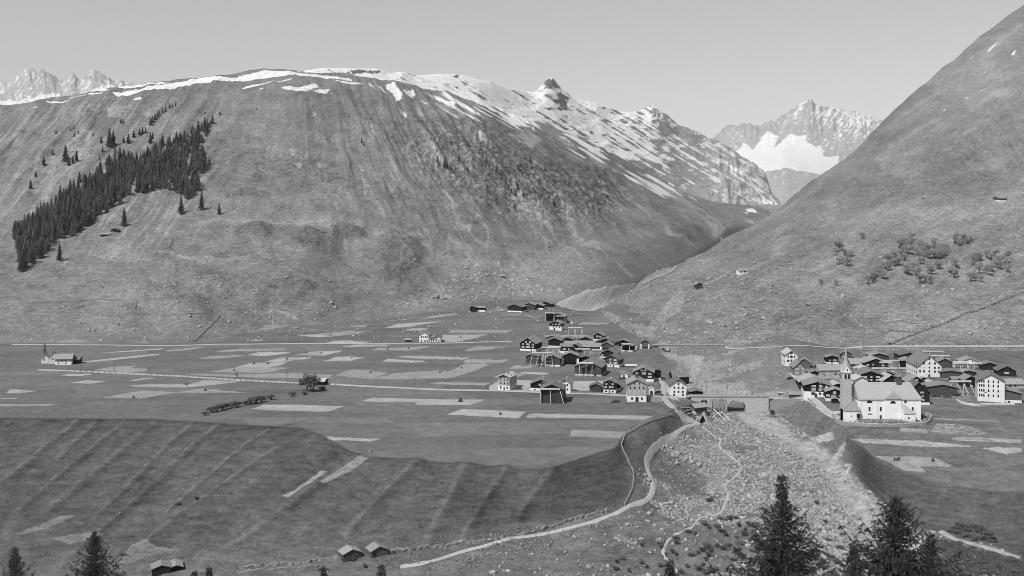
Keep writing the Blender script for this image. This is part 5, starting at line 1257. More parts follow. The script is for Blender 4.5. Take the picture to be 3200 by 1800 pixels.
g.add([(t0 - .02, ty, zg), (t0 - .02, ty + tw, zg), (t0 - .02, ym, zt)], [(0, 2, 1)]).add([(t1 + .02, ty, zg), (t1 + .02, ty + tw, zg), (t1 + .02, ym, zt)], [(0, 1, 2)])
g.build("tower_gable", MATS["plaster_white"], tm)
add_window(ch, xm, zg + 1.15, .45, 1.0, 'a', ty - .03)
zs = cz(1081)
b = tw / 2 * .98
k = .46
ring = [(xm + b * c, ym + b * d_, zg) for c, d_ in ((-1, -1), (1, -1), (1, 1), (-1, 1))]
mid = [(xm, ty + .0, zt), (t1 - .0, ym, zt), (xm, ty + tw, zt), (t0, ym, zt)]
up = [(xm + b * k * math.cos(a), ym + b * k * math.sin(a), zt + 2.2) for a in np.radians([-135, -90, -45, 0, 45, 90, 135, 180])]
vs = ring + mid + up + [(xm, ym, zs)]
fs = [(0, 5, 4 + 0, 0)[:0] or (0, 4, 9, 8), (4, 1, 10, 9), (1, 5, 11, 10), (5, 2, 12, 11), (2, 6, 13, 12), (6, 3, 14, 13), (3, 7, 15, 14), (7, 0, 8, 15)]
fs += [(8 + j, 8 + (j + 1) % 8, 16) for j in range(8)]
sp = MB().add(vs, fs).build("spire", MATS["church_slate"], tm)
MB().bar((xm, ym, zs - .3), (xm, ym, zs + 2.0), .14).bar((xm - .5, ym, zs + 1.3), (xm + .5, ym, zs + 1.3), .12).build("spire_cross", MATS["iron"], sp)

# ---- drying racks: a narrow roof beam carried by slanted poles with cross rails
def rack(T, x0, x1, yb, posts, ybot, label, rails=3, lean=1.0, yoff=0.0, n_in=True):
    u0, v0 = tz(T, x0, yb)
    u1, _ = tz(T, x1, yb)
    uc = (u0 + u1) / 2
    p = place(uc, tz(T, 0, ybot)[1])
    p = p + Vector((0, yoff, 0))
    s = p.y / F
    r = empty("drying_rack", p, 0)
    tag(r, label, "drying rack", "grain drying racks of the villages")
    hw = (u1 - u0) / 2 * s
    H = (tz(T, 0, ybot)[1] - v0) * s
    b = MB()
    b.prism([(-hw, H - .15), (hw, H - .15), (hw, H + .45), (-hw, H + .45)], -.75, .75)
    b.build("beam_roof", MATS["wood_new"], r)
    for (xt, xbm) in posts:
        a = (tz(T, xt, 0)[0] - uc) * s
        c = (tz(T, xbm, 0)[0] - uc) * s
        MB().bar((c, -.6, -1.0), (a, 0, H), .26).build("post", MATS["wood_new"], r)
    if rails:
        rb = MB()
        for k in range(rails):
            z = H * (1 - .20 * (k + 1))
            rb.bar((-hw, .12, z), (hw, .12, z), .13)
        rb.build("rails", MATS["wood_light"], r)
    return r
rack(ZA, 422, 748, 374, [(432, 383), (535, 476), (622, 562), (638, 648), (742, 758)], 600, "wide rack with five slanted poles before the double barn")
rack(ZA, 570, 885, 290, [(588, 588), (675, 675), (762, 760), (770, 800), (850, 850), (860, 890)], 420, "long low rack standing behind the double barn")
rack(ZA, 1005, 1235, -30, [(1018, 1015), (1115, 1110), (1125, 1140), (1220, 1222), (1232, 1262)], 150, "tallest rack, standing free on the meadow behind the hamlet", rails=4)
rack(ZA, 1122, 1362, 314, [(1150, 1150), (1248, 1240), (1262, 1285), (1355, 1380)], 440, "rack in the yard left of the pair of racks", rails=2)
rack(ZA, 1394, 1534, 328, [(1408, 1408), (1518, 1520), (1524, 1555)], 470, "short rack in the yard before the black house", rails=2)
rack(ZA, 1868, 2002, 230, [(1880, 1852), (1988, 2000)], 360, "short rack leaning on the black barn at the right of the hamlet", rails=0)
rack(ZA, 1178, 1412, 540, [(1186, 1186), (1296, 1290), (1394, 1386)], 756, "rack fixed before the gable of the big plank barn", rails=0)
rack(ZA, 552, 878, 960, [(560, 565), (726, 726), (868, 945)], 1192, "rack beam across the log barn on the meadow by the road", rails=0)
rack(ZG, 1114, 1226, 288, [(1122, 1120), (1220, 1222)], 384, "short rack before the left of the two upper barns", rails=0)
rack(ZG, 1206, 1352, 324, [(1212, 1208), (1345, 1350)], 392, "short rack before the right of the two upper barns", rails=0)
rack(ZF, 688, 1020, 200, [(696, 700), (800, 795), (900, 905), (1010, 1022)], 300, "highest rack behind the huge white house", rails=3)
rack(ZF, 815, 1122, 270, [(830, 830), (915, 905), (925, 940), (1095, 1085), (1105, 1130)], 350, "rack behind the right roof of the huge white house", rails=2)
rack(ZF, -5, 196, 378, [(40, 20), (48, 80), (180, 210)], 500, "short rack left of the ridge turret in the upper village", rails=2)
rack(ZF, 38, 312, 350, [(50, 40), (180, 170), (300, 320)], 470, "long rack behind the short rack in the upper village", rails=2)
rack(ZF, 190, 442, 474, [(200, 195), (300, 300), (430, 445)], 560, "rack just above the turret of the church", rails=1)
rack(ZF, -130, 180, 474, [(-120, -120), (30, 20), (60, 80), (170, 180)], 560, "rack above the middle of the church roof", rails=1)
rack(ZF, 1176, 1434, 394, [(1190, 1185), (1300, 1290), (1325, 1355), (1420, 1440)], 520, "rack right of the brown board barn", rails=3)
rack(ZF, 1190, 1420, 372, [(1200, 1200), (1410, 1410)], 470, "second rack close behind the rack right of the brown board barn", rails=2)
rack(ZF, 1518, 1700, 394, [(1526, 1520), (1690, 1695)], 480, "rack at the upper right edge of the village", rails=3)
rack(ZF, 1030, 1304, 492, [(1040, 1035), (1296, 1300)], 590, "rack over the roof of the long log barn", rails=0, yoff=-4)
rack(ZF, 1130, 1472, 686, [(1150, 1160), (1240, 1350), (1245, 1240), (1345, 1420), (1350, 1450), (1350, 1345), (1440, 1550)], 905, "big rack with many slanted struts beside the gardens", rails=2)
# ---------------------------------------------------------------- roads, paths, water
def ground_path(pts, step=3.0):
    P = [place(u, v) for u, v in pts]
    out = []
    for k in range(len(P) - 1):
        p0, p1, p2, p3 = P[max(k - 1, 0)], P[k], P[k + 1], P[min(k + 2, len(P) - 1)]
        n = max(1, int((p2 - p1).length / step))
        for j in range(n):
            t = j / n
            q = 0.5 * ((2 * p1) + (p2 - p0) * t + (2 * p0 - 5 * p1 + 4 * p2 - p3) * t * t + (3 * p1 - p0 - 3 * p2 + p3) * t ** 3)
            out.append(q)
    out.append(P[-1])
    return out

def gz(x, y):
    return ground_z(float(x), float(y))

def strip(name, pts, width, mat, lift=0.14, wob=0.0, step=3.0, level=None):
    C = ground_path(pts, step)
    vs, fs = [], []
    for i, c in enumerate(C):
        a, b = C[max(i - 1, 0)], C[min(i + 1, len(C) - 1)]
        t = Vector((b.x - a.x, b.y - a.y, 0)).normalized()
        n = Vector((-t.y, t.x, 0))
        w = width * (1 + wob * mnoise.noise((i * .35, 3.1, 0)))
        for k in (-1, -.5, 0, .5, 1):
            q = c + n * w / 2 * k
            q.z = gz(q.x, q.y) + lift - (0.25 if abs(k) == 1 else 0)
            vs.append(q)
    for i in range(len(C) - 1):
        for k in range(4):
            fs.append((i * 5 + k, i * 5 + k + 1, i * 5 + 6 + k, i * 5 + 5 + k))
    o = mesh_obj(name, vs, fs, mat, None, True)
    return tag(o, None, None, kind='structure')

grey_mat("road_gravel", 0.26, 0.36, 0.5, detail=8)
grey_mat("path_earth", 0.20, 0.34, 0.5, detail=8)
grey_mat("white_water", 0.26, 0.44, 0.8, detail=8, rough=0.4, spec=0.4)
grey_mat("river_stone", 0.15, 0.40, 0.9, detail=7, bump=0.1)
grey_mat("field_stone", 0.07, 0.26, 0.9, detail=7, bump=0.2)
grey_mat("boulder_stone", 0.17, 0.34, 0.5, detail=8, bump=0.15, rnd=0.2)
grey_mat("wattle", 0.16, 0.40, 2.0, (3, 3, .4))
grey_mat("needles", 0.028, 0.080, 2.0, detail=4, rnd=0.45)
grey_mat("spruce_needles", 0.010, 0.065, 3.0, detail=4)
grey_mat("bark", 0.05, 0.11, 3.0, (2, 2, .5))
grey_mat("scrub_leaves", 0.06, 0.14, 1.2, detail=5, rnd=0.2)
grey_mat("leaves", 0.19, 0.34, 1.2, detail=5, rnd=0.2)
grey_mat("leaves_dark", 0.055, 0.13, 1.2, detail=5, rnd=0.2)
grey_mat("cones", 0.06, 0.13, 5.0)
grey_mat("hay", 0.03, 0.08, 3.0)

M_ROAD, M_PATH = MATS["road_gravel"], MATS["path_earth"]
strip("road", [(120, 1156), (209, 1158), (427, 1169), (726, 1186), (918, 1196), (1013, 1199), (1171, 1208), (1342, 1216), (1555, 1221), (1700, 1226), (1790, 1229), (1880, 1232), (1957, 1236), (2030, 1237), (2090, 1240), (2160, 1242)], 4.2, M_ROAD, 0.22)
strip("road", [(2400, 1246), (2460, 1248), (2508, 1246), (2524, 1245), (2543, 1252), (2564, 1270), (2583, 1286), (2603, 1300), (2626, 1310)], 4.6, M_ROAD, 0.3)
strip("lane", [(2052, 1186), (2068, 1192), (2077, 1205), (2074, 1220), (2068, 1236)], 3.6, M_ROAD, .25)
strip("lane", [(2071, 1242), (2090, 1261), (2113, 1284), (2137, 1303), (2165, 1315), (2182, 1323)], 4.0, M_ROAD, .25)
strip("path", [(2185, 1322), (2150, 1332), (2123, 1346), (2094, 1367), (2066, 1383), (2042, 1402), (2022, 1438), (2026, 1473), (2040, 1507), (2033, 1549), (1999, 1572), (1918, 1607), (1811, 1641), (1683, 1671), (1555, 1694), (1427, 1729), (1342, 1755), (1250, 1772)], 2.1, M_ROAD, .22, .25)
strip("path", [(3190, 1745), (3120, 1722), (3040, 1700), (2985, 1685), (2940, 1660)], 2.6, M_PATH, .25, .5)
strip("path", [(1640, 982), (1680, 997), (1650, 1013)][:2], 1.6, M_PATH, .2)
strip("railway_track", [(40, 1077), (250, 1078), (500, 1080), (726, 1076), (1000, 1074), (1307, 1073), (1512, 1069), (1600, 1069)], 3.0, M_ROAD, .3)
strip("railway_track", [(2262, 1083), (2400, 1086), (2540, 1083), (2800, 1083), (3000, 1083), (3230, 1083)], 3.2, M_ROAD, .5)
strip("stream", [(2196, 1334), (2219, 1354), (2251, 1373), (2247, 1391), (2261, 1410), (2298, 1438), (2317, 1461), (2307, 1480), (2284, 1503), (2265, 1517), (2275, 1545), (2265, 1578), (2247, 1606), (2186, 1620), (2163, 1648), (2098, 1680), (2074, 1731), (2121, 1792)], 1.0, MATS["white_water"], .3, 1.2, 1.2)

# ---------------------------------------------------------------- bridges
def arch_wall(p0, p1, ztop, zbot, arches, thick, mat, root, name="wall"):
    """a wall from p0 to p1 with round-headed openings (centre, half span, springing, crown as metres along / height)"""
    L = (Vector((p1.x, p1.y, 0)) - Vector((p0.x, p0.y, 0))).length
    poly = [(0, zbot)]
    for (c, h, spring, crown) in arches:
        poly += [(c - h, zbot)] + [(c - h * math.cos(a), spring + (crown - spring) * math.sin(a)) for a in np.linspace(0, math.pi, 15)] + [(c + h, zbot)]
    poly += [(L, zbot), (L, ztop), (0, ztop)]
    o = MB().prism(poly, 0, thick).build(name, mat, root)
    return o, L
s = 506 / F
r = empty("road_bridge", (0, 0, 0))
tag(r, "stone road bridge with a wide and a narrow arch between the two villages", "bridge")
p0, p1 = P3(2160, 1242, 506), P3(2402, 1246, 506)
r.location = (p0.x, 506, 0)
zt = p0.z + .1
def bx(u): return (u - 2160) * s
def bz(v): return -(v - HV) * s
o, L = arch_wall(p0, p1, zt, -103, [(bx(2200), 1.6, bz(1256), bz(1248)), (bx(2302), 4.6, bz(1278), bz(1248.5))], 4.6, MATS["tower_stone"], r)
MB().box(-1, L + 1, -.15, .25, zt, zt + .55).box(-1, L + 1, 4.35, 4.75, zt, zt + .55).build("parapet", MATS["rubble_stone"], r)
MB().box(-2, L + 2, .2, 4.4, zt - .1, zt + .06).build("roadway", M_ROAD, r)
for k in range(16):                                       # planks leaning on the bridge wall
    uu = 2220 + k * 3.1 + random.uniform(-.8, .8)
    a = P3(uu, 1246 + random.uniform(-2, 3), 505.6)
    c = P3(uu + random.uniform(-2, 3), 1276 + random.uniform(-6, 4), 503.4)
    o = MB().bar((0, 0, 0), a - c, random.uniform(.22, .38), .08).build("plank", MATS["wood_light"])
    o.location = c
    tag(o, "long plank leaning on the bridge wall between the two arches", "plank", "planks leaning on the bridge wall")
rw = empty("retaining_wall", P3(2402, 1246, 507))
tag(rw, "low rubble retaining wall carrying the road from the bridge to the church village", "wall")
MB().box(0, 22.5, 0, 1.2, -7, -.1).build("masonry", MATS["rubble_stone"], rw)
sw = empty("retaining_wall", place(2026, 1254))
tag(sw, "rough stone retaining wall below the little chapel, right of the school", "wall")
MB().box(0, 42 * sw.location.y / F, 0, 1.0, -2, 14 * sw.location.y / F).build("masonry", MATS["rubble_stone"], sw)
r = empty("railway_bridge", (0, 0, 0))
tag(r, "stone railway viaduct with one round arch over the upper stream", "bridge")
s = 690 / F
p0, p1 = P3(2058, 1079, 690), P3(2118, 1079, 690)
r.location = (p0.x, 690, 0)
def bx(u): return (u - 2058) * s
arch_wall(p0, p1, p0.z, p0.z - 12, [(bx(2082), 2.9, -(1094 - HV) * s, -(1082 - HV) * s)], 4, MATS["rubble_stone"], r)
MB().box(bx(2040), bx(2264), -.2, 4.2, p0.z, p0.z + .5).build("deck", MATS["rubble_stone"], r)
MB().add([(bx(2117), -.05, p0.z), (bx(2266), -.05, p0.z), (bx(2270), -5, p0.z - 14), (bx(2117), -5, p0.z - 14), (bx(2117), 4, p0.z), (bx(2266), 4, p0.z), (bx(2270), 10, p0.z - 14), (bx(2117), 10, p0.z - 14)], [(3, 2, 1, 0), (0, 1, 5, 4), (4, 5, 6, 7), (0, 4, 7, 3), (1, 2, 6, 5)]).build("embankment", MATS["field_stone"], r)

# ---------------------------------------------------------------- timber round the sawmill
lum = [((2094, 1243), (2150, 1283)), ((2099, 1250), (2130, 1284)), ((2108, 1246), (2158, 1282)), ((2096, 1252), (2118, 1272)), ((2225, 1278), (2268, 1316)), ((2232, 1272), (2258, 1290)), ((2245, 1278), (2282, 1318)), ((2214, 1300), (2262, 1302)), ((2226, 1308), (2250, 1290)),
       ((2160, 1302), (2190, 1310)), ((2150, 1296), (2180, 1290)), ((2140, 1290), (2164, 1282)), ((2228, 1300), (2244, 1318)), ((2205, 1308), (2236, 1312)), ((2130, 1278), (2158, 1276)), ((2220, 1316), (2258, 1306))]
for k, (a, c) in enumerate(lum):
    A, Cc = place(*a), place(*c)
    o = MB().bar((0, 0, .35 + .1 * (k % 3)), (Cc - A) + Vector((0, 0, .35)), .42, .3).build("timber", MATS["wood_light" if k % 2 else "wood_new"])
    o.location = A
    tag(o, "squared timber lying on the stony ground around the sawmill", "timber", "timber lying around the sawmill")

# ---------------------------------------------------------------- walls and fences
def bumpy_wall(name, pts, h, w, mat, label, cat="wall", top=.45):
    C = ground_path(pts, 1.0)
    vs, fs = [], []
    org = C[0].copy()
    for i, c in enumerate(C):
        a, b = C[max(i - 1, 0)], C[min(i + 1, len(C) - 1)]
        t = Vector((b.x - a.x, b.y - a.y, 0)).normalized()
        n = Vector((-t.y, t.x, 0))
        hh = h * (1 + top * random.uniform(-1, 1))
        z = gz(c.x, c.y)
        for k, zz_ in ((-.55, -.6), (-.45, hh * .8), (0, hh), (.45, hh * .8), (.55, -.6)):
            q = c + n * w * (k + random.uniform(-.3, .3) * (top > .1))
            q.z = z + zz_ * (1 if zz_ < 0 else random.uniform(1 - top, 1 + top))
            vs.append(q - org)
    for i in range(len(C) - 1):
        for k in range(4):
            fs.append((i * 5 + k, i * 5 + 5 + k, i * 5 + 6 + k, i * 5 + k + 1))
    o = mesh_obj(name, vs, fs, mat)
    o.location = org
    return tag(o, label, cat)
SB = MATS["field_stone"]
bumpy_wall("dry_stone_wall", [(1897, 1599), (1790, 1625), (1704, 1655), (1600, 1676), (1512, 1693), (1384, 1710), (1277, 1721), (1213, 1725)], .8, 1.0, SB, "long dry stone wall along the foot of the dark slope beside the path")
bumpy_wall("dry_stone_wall", [(1073, 1744), (1000, 1751), (914, 1762), (830, 1768), (739, 1778)], .8, 1.0, SB, "dry stone wall running left from the left plank hut")
bumpy_wall("dry_stone_wall", [(740, 1790), (830, 1782), (930, 1772), (1010, 1768)], .5, .8, SB, "second low stone wall below the wall at the left plank hut")
bumpy_wall("dry_stone_wall", [(294, 722), (367, 735), (448, 772), (525, 774), (538, 744)], .8, .8, SB, "field wall curving down from the alp huts on the left slope")
bumpy_wall("dry_stone_wall", [(81, 949), (200, 944), (300, 938), (384, 937)], .7, .8, SB, "level field wall on the lower left slope")
bumpy_wall("dry_stone_wall", [(418, 934), (427, 945), (422, 972), (470, 983), (560, 983), (640, 981)], .7, .8, SB, "hooked field wall above the mown patch on the left slope")
bumpy_wall("dry_stone_wall", [(688, 988), (637, 1040), (606, 1068)], .8, .8, SB, "straight field wall running down to the railway on the left slope")
bumpy_wall("dry_stone_wall", [(2010, 892), (2060, 868), (2100, 851), (2150, 808)], .7, .8, SB, "wall along the crest of the knoll by the gorge")
bumpy_wall("dry_stone_wall", [(2765, 1010), (2862, 1011)], 1.0, 1.1, SB, "upper of two short level walls on the right hillside")
bumpy_wall("dry_stone_wall", [(2760, 1037), (2856, 1038)], 1.0, 1.1, SB, "lower of two short level walls on the right hillside")
bumpy_wall("dry_stone_wall", [(2780, 1078), (2900, 1030), (3000, 990), (3120, 945), (3200, 915)], 1.2, 1.4, SB, "long wall climbing right across the foot of the hillside")
bumpy_wall("churchyard_wall", [(2604, 1302), (2612, 1316), (2640, 1327), (2700, 1332), (2780, 1334), (2860, 1331), (2896, 1326), (2910, 1306), (2894, 1298)], 1.5, .9, MATS["rubble_stone"], "curved stone wall around the churchyard in front of the church", top=.08)
bumpy_wall("garden_wall", [(2990, 1252), (3010, 1262), (3050, 1268), (3090, 1266), (3170, 1266)], 1.0, .7, MATS["plaster_old"], "pale garden wall before the broad board barn", top=.08)
bumpy_wall("garden_wall", [(2545, 1250), (2575, 1275), (2600, 1292), (2630, 1292)], 1.0, .7, MATS["plaster_old"], "pale wall beside the lane up to the church", top=.08)

def stick_fence(name, pts, h, label, gap=1.0):
    C = ground_path(pts, gap)
    org = C[0].copy()
    m = MB()
    for i, c in enumerate(C):
        z = gz(c.x, c.y)
        q = Vector((c.x, c.y, z)) - org
        lean = Vector((random.uniform(-.5, .5), random.uniform(-.3, .3), h * random.uniform(.8, 1.25)))
        m.bar(q - Vector((0, 0, .3)), q + lean, .17)
        if i + 1 < len(C):
            d = C[i + 1]
            q2 = Vector((d.x, d.y, gz(d.x, d.y))) - org
            for k in (.4, .85):
                m.bar(q + Vector((0, 0, h * k)), q2 + Vector((0, 0, h * k + random.uniform(-.1, .1))), .12)
    o = m.build(name, MATS["wattle"])
    o.location = org
    return tag(o, label, "fence")
stick_fence("wattle_fence", [(2100, 1299), (2060, 1311), (2025, 1322), (2000, 1334), (1982, 1345), (1956, 1359), (1946, 1380), (1944, 1400), (1961, 1440), (1978, 1477), (1980, 1505), (1970, 1545), (1952, 1582)], 1.15, "stick fence along the rim of the terrace above the winding path", .9)
stick_fence("rail_fence", [(2905, 1246), (2940, 1247), (2985, 1246), (3000, 1252)], 1.0, "grey rail fence in front of the wide log barn")
stick_fence("rail_fence", [(2400, 1302), (2450, 1303), (2500, 1302)], 1.0, "rail fence of a small garden in the stream bank hollow")
stick_fence("rail_fence", [(2478, 1288), (2506, 1262), (2520, 1247), (2540, 1262), (2548, 1272)], 1.0, "rail fence around the grassy mound at the bridge end")
stick_fence("rail_fence", [(1770, 1228), (1830, 1230), (1880, 1231)], 1.0, "rail fence along the road between white house and black house")
stick_fence("rail_fence", [(1768, 987), (1806, 985)], 1.6, "grey board fence right of the two upper barns", .8)
stick_fence("rail_fence", [(1932, 1162), (1950, 1163), (1985, 1158)], 1.0, "rail fence by the brown timber house", .9)

# ---------------------------------------------------------------- poles
def pole(u, v, px, label, group, arm=True):
    p = place(u, v)
    h = px * p.y / F
    m = MB()
    m.prism([(-.11, -.6), (.11, -.6), (.08, h), (-.08, h)], -.1, .1)
    if arm:
        m.bar((-.5, 0, h - .35), (.5, 0, h - .35), .1)
    o = m.build("telegraph_pole", MATS["wood_mid"] if v > 1100 else MATS["wood_light"])
    o.location = p
    return tag(o, label, "pole", group)
for u, v, px in ((255, 1160, 21), (357, 1165, 28), (465, 1172, 20), (591, 1180, 30), (742, 1186, 27), (896, 1193, 31), (1097, 1201, 30), (1296, 1213, 33), (1525, 1221, 35)):
    pole(u, v, px, "dark telegraph pole beside the long straight valley road", "telegraph poles along the road")
for u, v, px in ((502, 1079, 15), (716, 1076, 18), (871, 1075, 19), (1213, 1073, 21), (1538, 1069, 18), (1683, 1061, 17)):
    pole(u, v, px, "pale pole beside the railway line on the meadows", "poles along the railway over the meadows", False)
for u, v, px in ((2256, 1083, 28), (2540, 1084, 25), (2699, 1086, 29), (2837, 1083, 18), (2002, 1078, 32)):
    pole(u, v, px, "pale pole beside the railway line at the foot of the right hillside", "poles along the railway under the hillside", False)
o = pole(2681, 1357, 16, "short dark post on the grass below the churchyard wall", None, False)
o["category"] = "post"
for k in range(46):                                        # guard stones on the near side of the road
    u = 215 + k * 18.5
    v = np.interp(u, [209, 427, 726, 918, 1013, 1171], [1159, 1170, 1187, 1197, 1200, 1209]) + 1.4
    p = place(u, v)
    o = MB().prism([(-.18, -.4), (.18, -.4), (.12, .85), (-.12, .85)], -.15, .15).build("guard_stone", MATS["field_stone"])
    o.location = p
    tag(o, "small guard stone on the meadow side of the valley road", "guard stone", "guard stones along the valley road")

# ---------------------------------------------------------------- graves, haycocks, people
gm = []
for w, h in ((.5, 1.1), (.75, 1.3), (.45, .9)):
    m = MB().box(-.09, .09, -.08, .08, -.3, h).box(-w / 2, w / 2, -.07, .07, h * .62, h * .62 + .18)
    gm.append(m)
protos = [m.build("grave_cross", MATS["wood_new"]) for m in gm]
spots = [(2650 + 6.1 * k + random.uniform(-2, 2), 1317 + random.uniform(-3, 5)) for k in range(40)]
for k, (u, v) in enumerate(spots):
    o = protos[k] if k < 3 else link(protos[k % 3].copy())
    o.location = place(u, v)
    o.rotation_euler = (0, 0, random.uniform(-.3, .3))
    tag(o, "small grave cross among the graves between church and churchyard wall", "grave cross", "grave crosses in the churchyard")
cr = MB().box(-.12, .12, -.1, .1, -.3, 2.4).box(-.7, .7, -.1, .1, 1.5, 1.75).build("grave_cross", MATS["plaster_white"])
cr.location = place(2677, 1319)
tag(cr, "tall white cross before the church porch, largest in the churchyard", "grave cross")

hv, hf = [], []
n = 9
for z, rr in ((-.2, .55), (.3, .6), (.75, .42), (1.1, .12)):
    for k in range(n):
        a = 2 * math.pi * k / n
        q = rr * (1 + .18 * math.sin(k * 2.3 + z * 5))
        hv.append((q * math.cos(a), q * math.sin(a), z))
for j in range(3):
    for k in range(n):
        hf.append((j * n + k, j * n + (k + 1) % n, (j + 1) * n + (k + 1) % n, (j + 1) * n + k))
hf.append(tuple(range(3 * n, 4 * n)))
hc0 = mesh_obj("haycock", hv, hf, MATS["hay"])
hs_ = [zz(0, 650, S1, [q])[0] for q in ((1362, 1294), (1503, 1337), (978, 1391), (2100, 1108), (1960, 1142), (1860, 1142), (1715, 1189), (1725, 1224), (2240, 1062))] + [zz(1000, 800, S1, [q])[0] for q in ((370, 857), (878, 854), (1037, 822), (495, 684), (648, 678), (75, 581), (1028, 596), (1320, 1160), (38, 1349), (850, 434), (1268, 406), (232, 748), (10, 712))]
for k, q in enumerate(hs_):
    o = hc0 if k == 0 else link(hc0.copy())
    o.location = place(*q)
    o.scale = (1, 1, random.uniform(.8, 1.1))
    tag(o, "small dark haycock on a mown field of the plain", "haycock", "haycocks on the mown fields")
for q, sc, lab in ((zz(1000, 800, S1, [(1027, 1066)])[0], 2.0, "largest haycock, tall and dark on the mown strip before the road"), (zz(2000, 1140, S2, [(1965, 648)])[0], 1.3, "haycock on the mown field below the church")):
    o = link(hc0.copy())
    o.location = place(*q)
    o.scale = (sc * .8, sc * .8, sc)
    for kk in ("group",):
        if kk in o: del o[kk]
    tag(o, lab, "haycock")

grey_mat("dark_cloth", 0.012, 0.03, 4.0)
grey_mat("pale_cloth", 0.4, 0.55, 4.0)
grey_mat("skin", 0.3, 0.36, 4.0)
def person(u, v, label, lean, side):
    p = place(u, v)
    r = empty("person", p, side)
    tag(r, label, "person")
    hip = Vector((0, 0, .88))
    sh = hip + Vector((0, -math.sin(lean) * .52, math.cos(lean) * .52))
    hd = sh + Vector((0, -math.sin(lean * 1.05) * .26, math.cos(lean * 1.05) * .26))
    J = [hip, sh, hd]
    R = [.17, .19, .10]
    E = [(0, 1), (1, 2)]
    def add(par, pos, rad):
        J.append(Vector(pos)); R.append(rad); E.append((par, len(J) - 1)); return len(J) - 1
    for s_ in (-1, 1):
        k = add(0, (s_ * .13, -.08 * (lean > .5), .48), .085)
        f = add(k, (s_ * .14, .05, .08), .055)
        add(f, (s_ * .15, -.14, .03), .045)
        a = add(1, sh + Vector((s_ * .2, 0, -.02)), .07)
        e = add(a, sh + Vector((s_ * .24, -.12, -.30)), .05)
        h = add(e, sh + Vector((s_ * .17, -.26, -.52)), .04)
        for q in range(5):
            add(h, sh + Vector((s_ * .17 + (q - 2) * .018, -.30, -.60 + .008 * abs(q - 2))), .012)
    top = add(2, hd + Vector((0, -math.sin(lean) * .12, math.cos(lean) * .12)), .09)
    me = bpy.data.meshes.new("body")
    me.from_pydata(J, E, [])
    o = link(bpy.data.objects.new("body", me), r)
    o.modifiers.new("skin", 'SKIN')
    for k, sv in enumerate(me.skin_vertices[0].data):
        sv.radius = (R[k], R[k])
        sv.use_root = (k == 0)
    o.modifiers.new("smooth", 'SUBSURF').levels = 1
    me.materials.append(MATS["dark_cloth"])
    sk = MB()
    w0, w1 = .2, .33
    ring = lambda w, z: [(w * math.cos(a), w * .85 * math.sin(a), z) for a in np.linspace(0, 2 * math.pi, 11)[:-1]]
    vs = ring(w0, .95) + ring(w1, .2)
    sk.add(vs, [(k, 10 + k, 10 + (k + 1) % 10, (k + 1) % 10) for k in range(10)])
    sk.build("skirt", MATS["dark_cloth"], r)
    hb_ = bmesh.new()
    bmesh.ops.create_uvsphere(hb_, u_segments=10, v_segments=7, radius=.135, matrix=Matrix.Translation(hd + Vector((0, -math.sin(lean) * .09, math.cos(lean) * .09 + .04))))
    hm_ = bpy.data.meshes.new("head_scarf")
    hb_.to_mesh(hm_); hb_.free()
    hm_.materials.append(MATS["pale_cloth"])
    link(bpy.data.objects.new("head_scarf", hm_), r)
    return r
person(2795, 1439, "person in dark clothes bending alone at the left of the field workers", 1.25, .4)
person(2804, 1439, "person in dark clothes and pale headscarf bending in the middle of the field workers", 1.15, -.3)
person(2811, 1439, "person in dark clothes stooping at the right of the field workers", .9, -1.2)

# ---------------------------------------------------------------- trees
def cone_tree(seed, name, lop=0.0):
    rg = random.Random(seed)
    vs, fs, mi = [], [], []
    # trunk
    for k in range(5):
        a = 2 * math.pi * k / 5
        vs += [(.018 * math.cos(a), .018 * math.sin(a), -.06), (.012 * math.cos(a), .012 * math.sin(a), .5)]
    for k in range(5):
        j = (k + 1) % 5
        fs.append((2 * k, 2 * j, 2 * j + 1, 2 * k + 1)); mi.append(1)
    tiers = 11
    for t in range(tiers):
        z0 = .07 + .88 * t / tiers
        z1 = z0 + .17 * (1 - .45 * t / tiers)
        rad = (.165 * (1 - z0) ** .82 + .012) * rg.uniform(.8, 1.15)
        n = 10 if t < 8 else 7
        b = len(vs)
        vs.append((rg.uniform(-.006, .006), rg.uniform(-.006, .006), min(z1, 1.0)))
        ph = rg.uniform(0, 6)
        for k in range(2 * n):
            a = ph + math.pi * k / n
            q = rad * (rg.uniform(.8, 1.25) if k % 2 == 0 else rg.uniform(.45, .62))
            vs.append((q * math.cos(a), q * math.sin(a), z0 - (.03 if k % 2 == 0 else -.02) * rg.uniform(.5, 1.3)))
        for k in range(2 * n):
            fs.append((b, b + 1 + k, b + 1 + (k + 1) % (2 * n))); mi.append(0)
    me = bpy.data.meshes.new(name)
    me.from_pydata(vs, [], fs)
    me.materials.append(MATS["needles"]); me.materials.append(MATS["bark"])
    me.polygons.foreach_set('material_index', mi)
    me.update()
    return me
CT = [cone_tree(100 + k, "spruce") for k in range(6)]
FOREST = [(43, 726), (77, 718), (107, 688), (149, 658), (188, 632), (213, 602), (265, 585), (299, 560), (341, 526), (367, 492), (427, 500), (470, 483), (512, 449), (568, 427), (606, 402), (650, 385), (672, 378), (655, 400), (640, 432), (632, 475), (658, 513), (640, 530), (628, 585), (594, 632), (570, 612), (530, 594), (482, 607), (427, 602), (384, 615), (376, 640), (350, 652), (300, 690), (243, 729), (222, 744), (180, 748), (132, 806), (103, 820), (64, 846), (60, 800), (43, 760)]
pts_f = []
rg = random.Random(5)
tries = 0
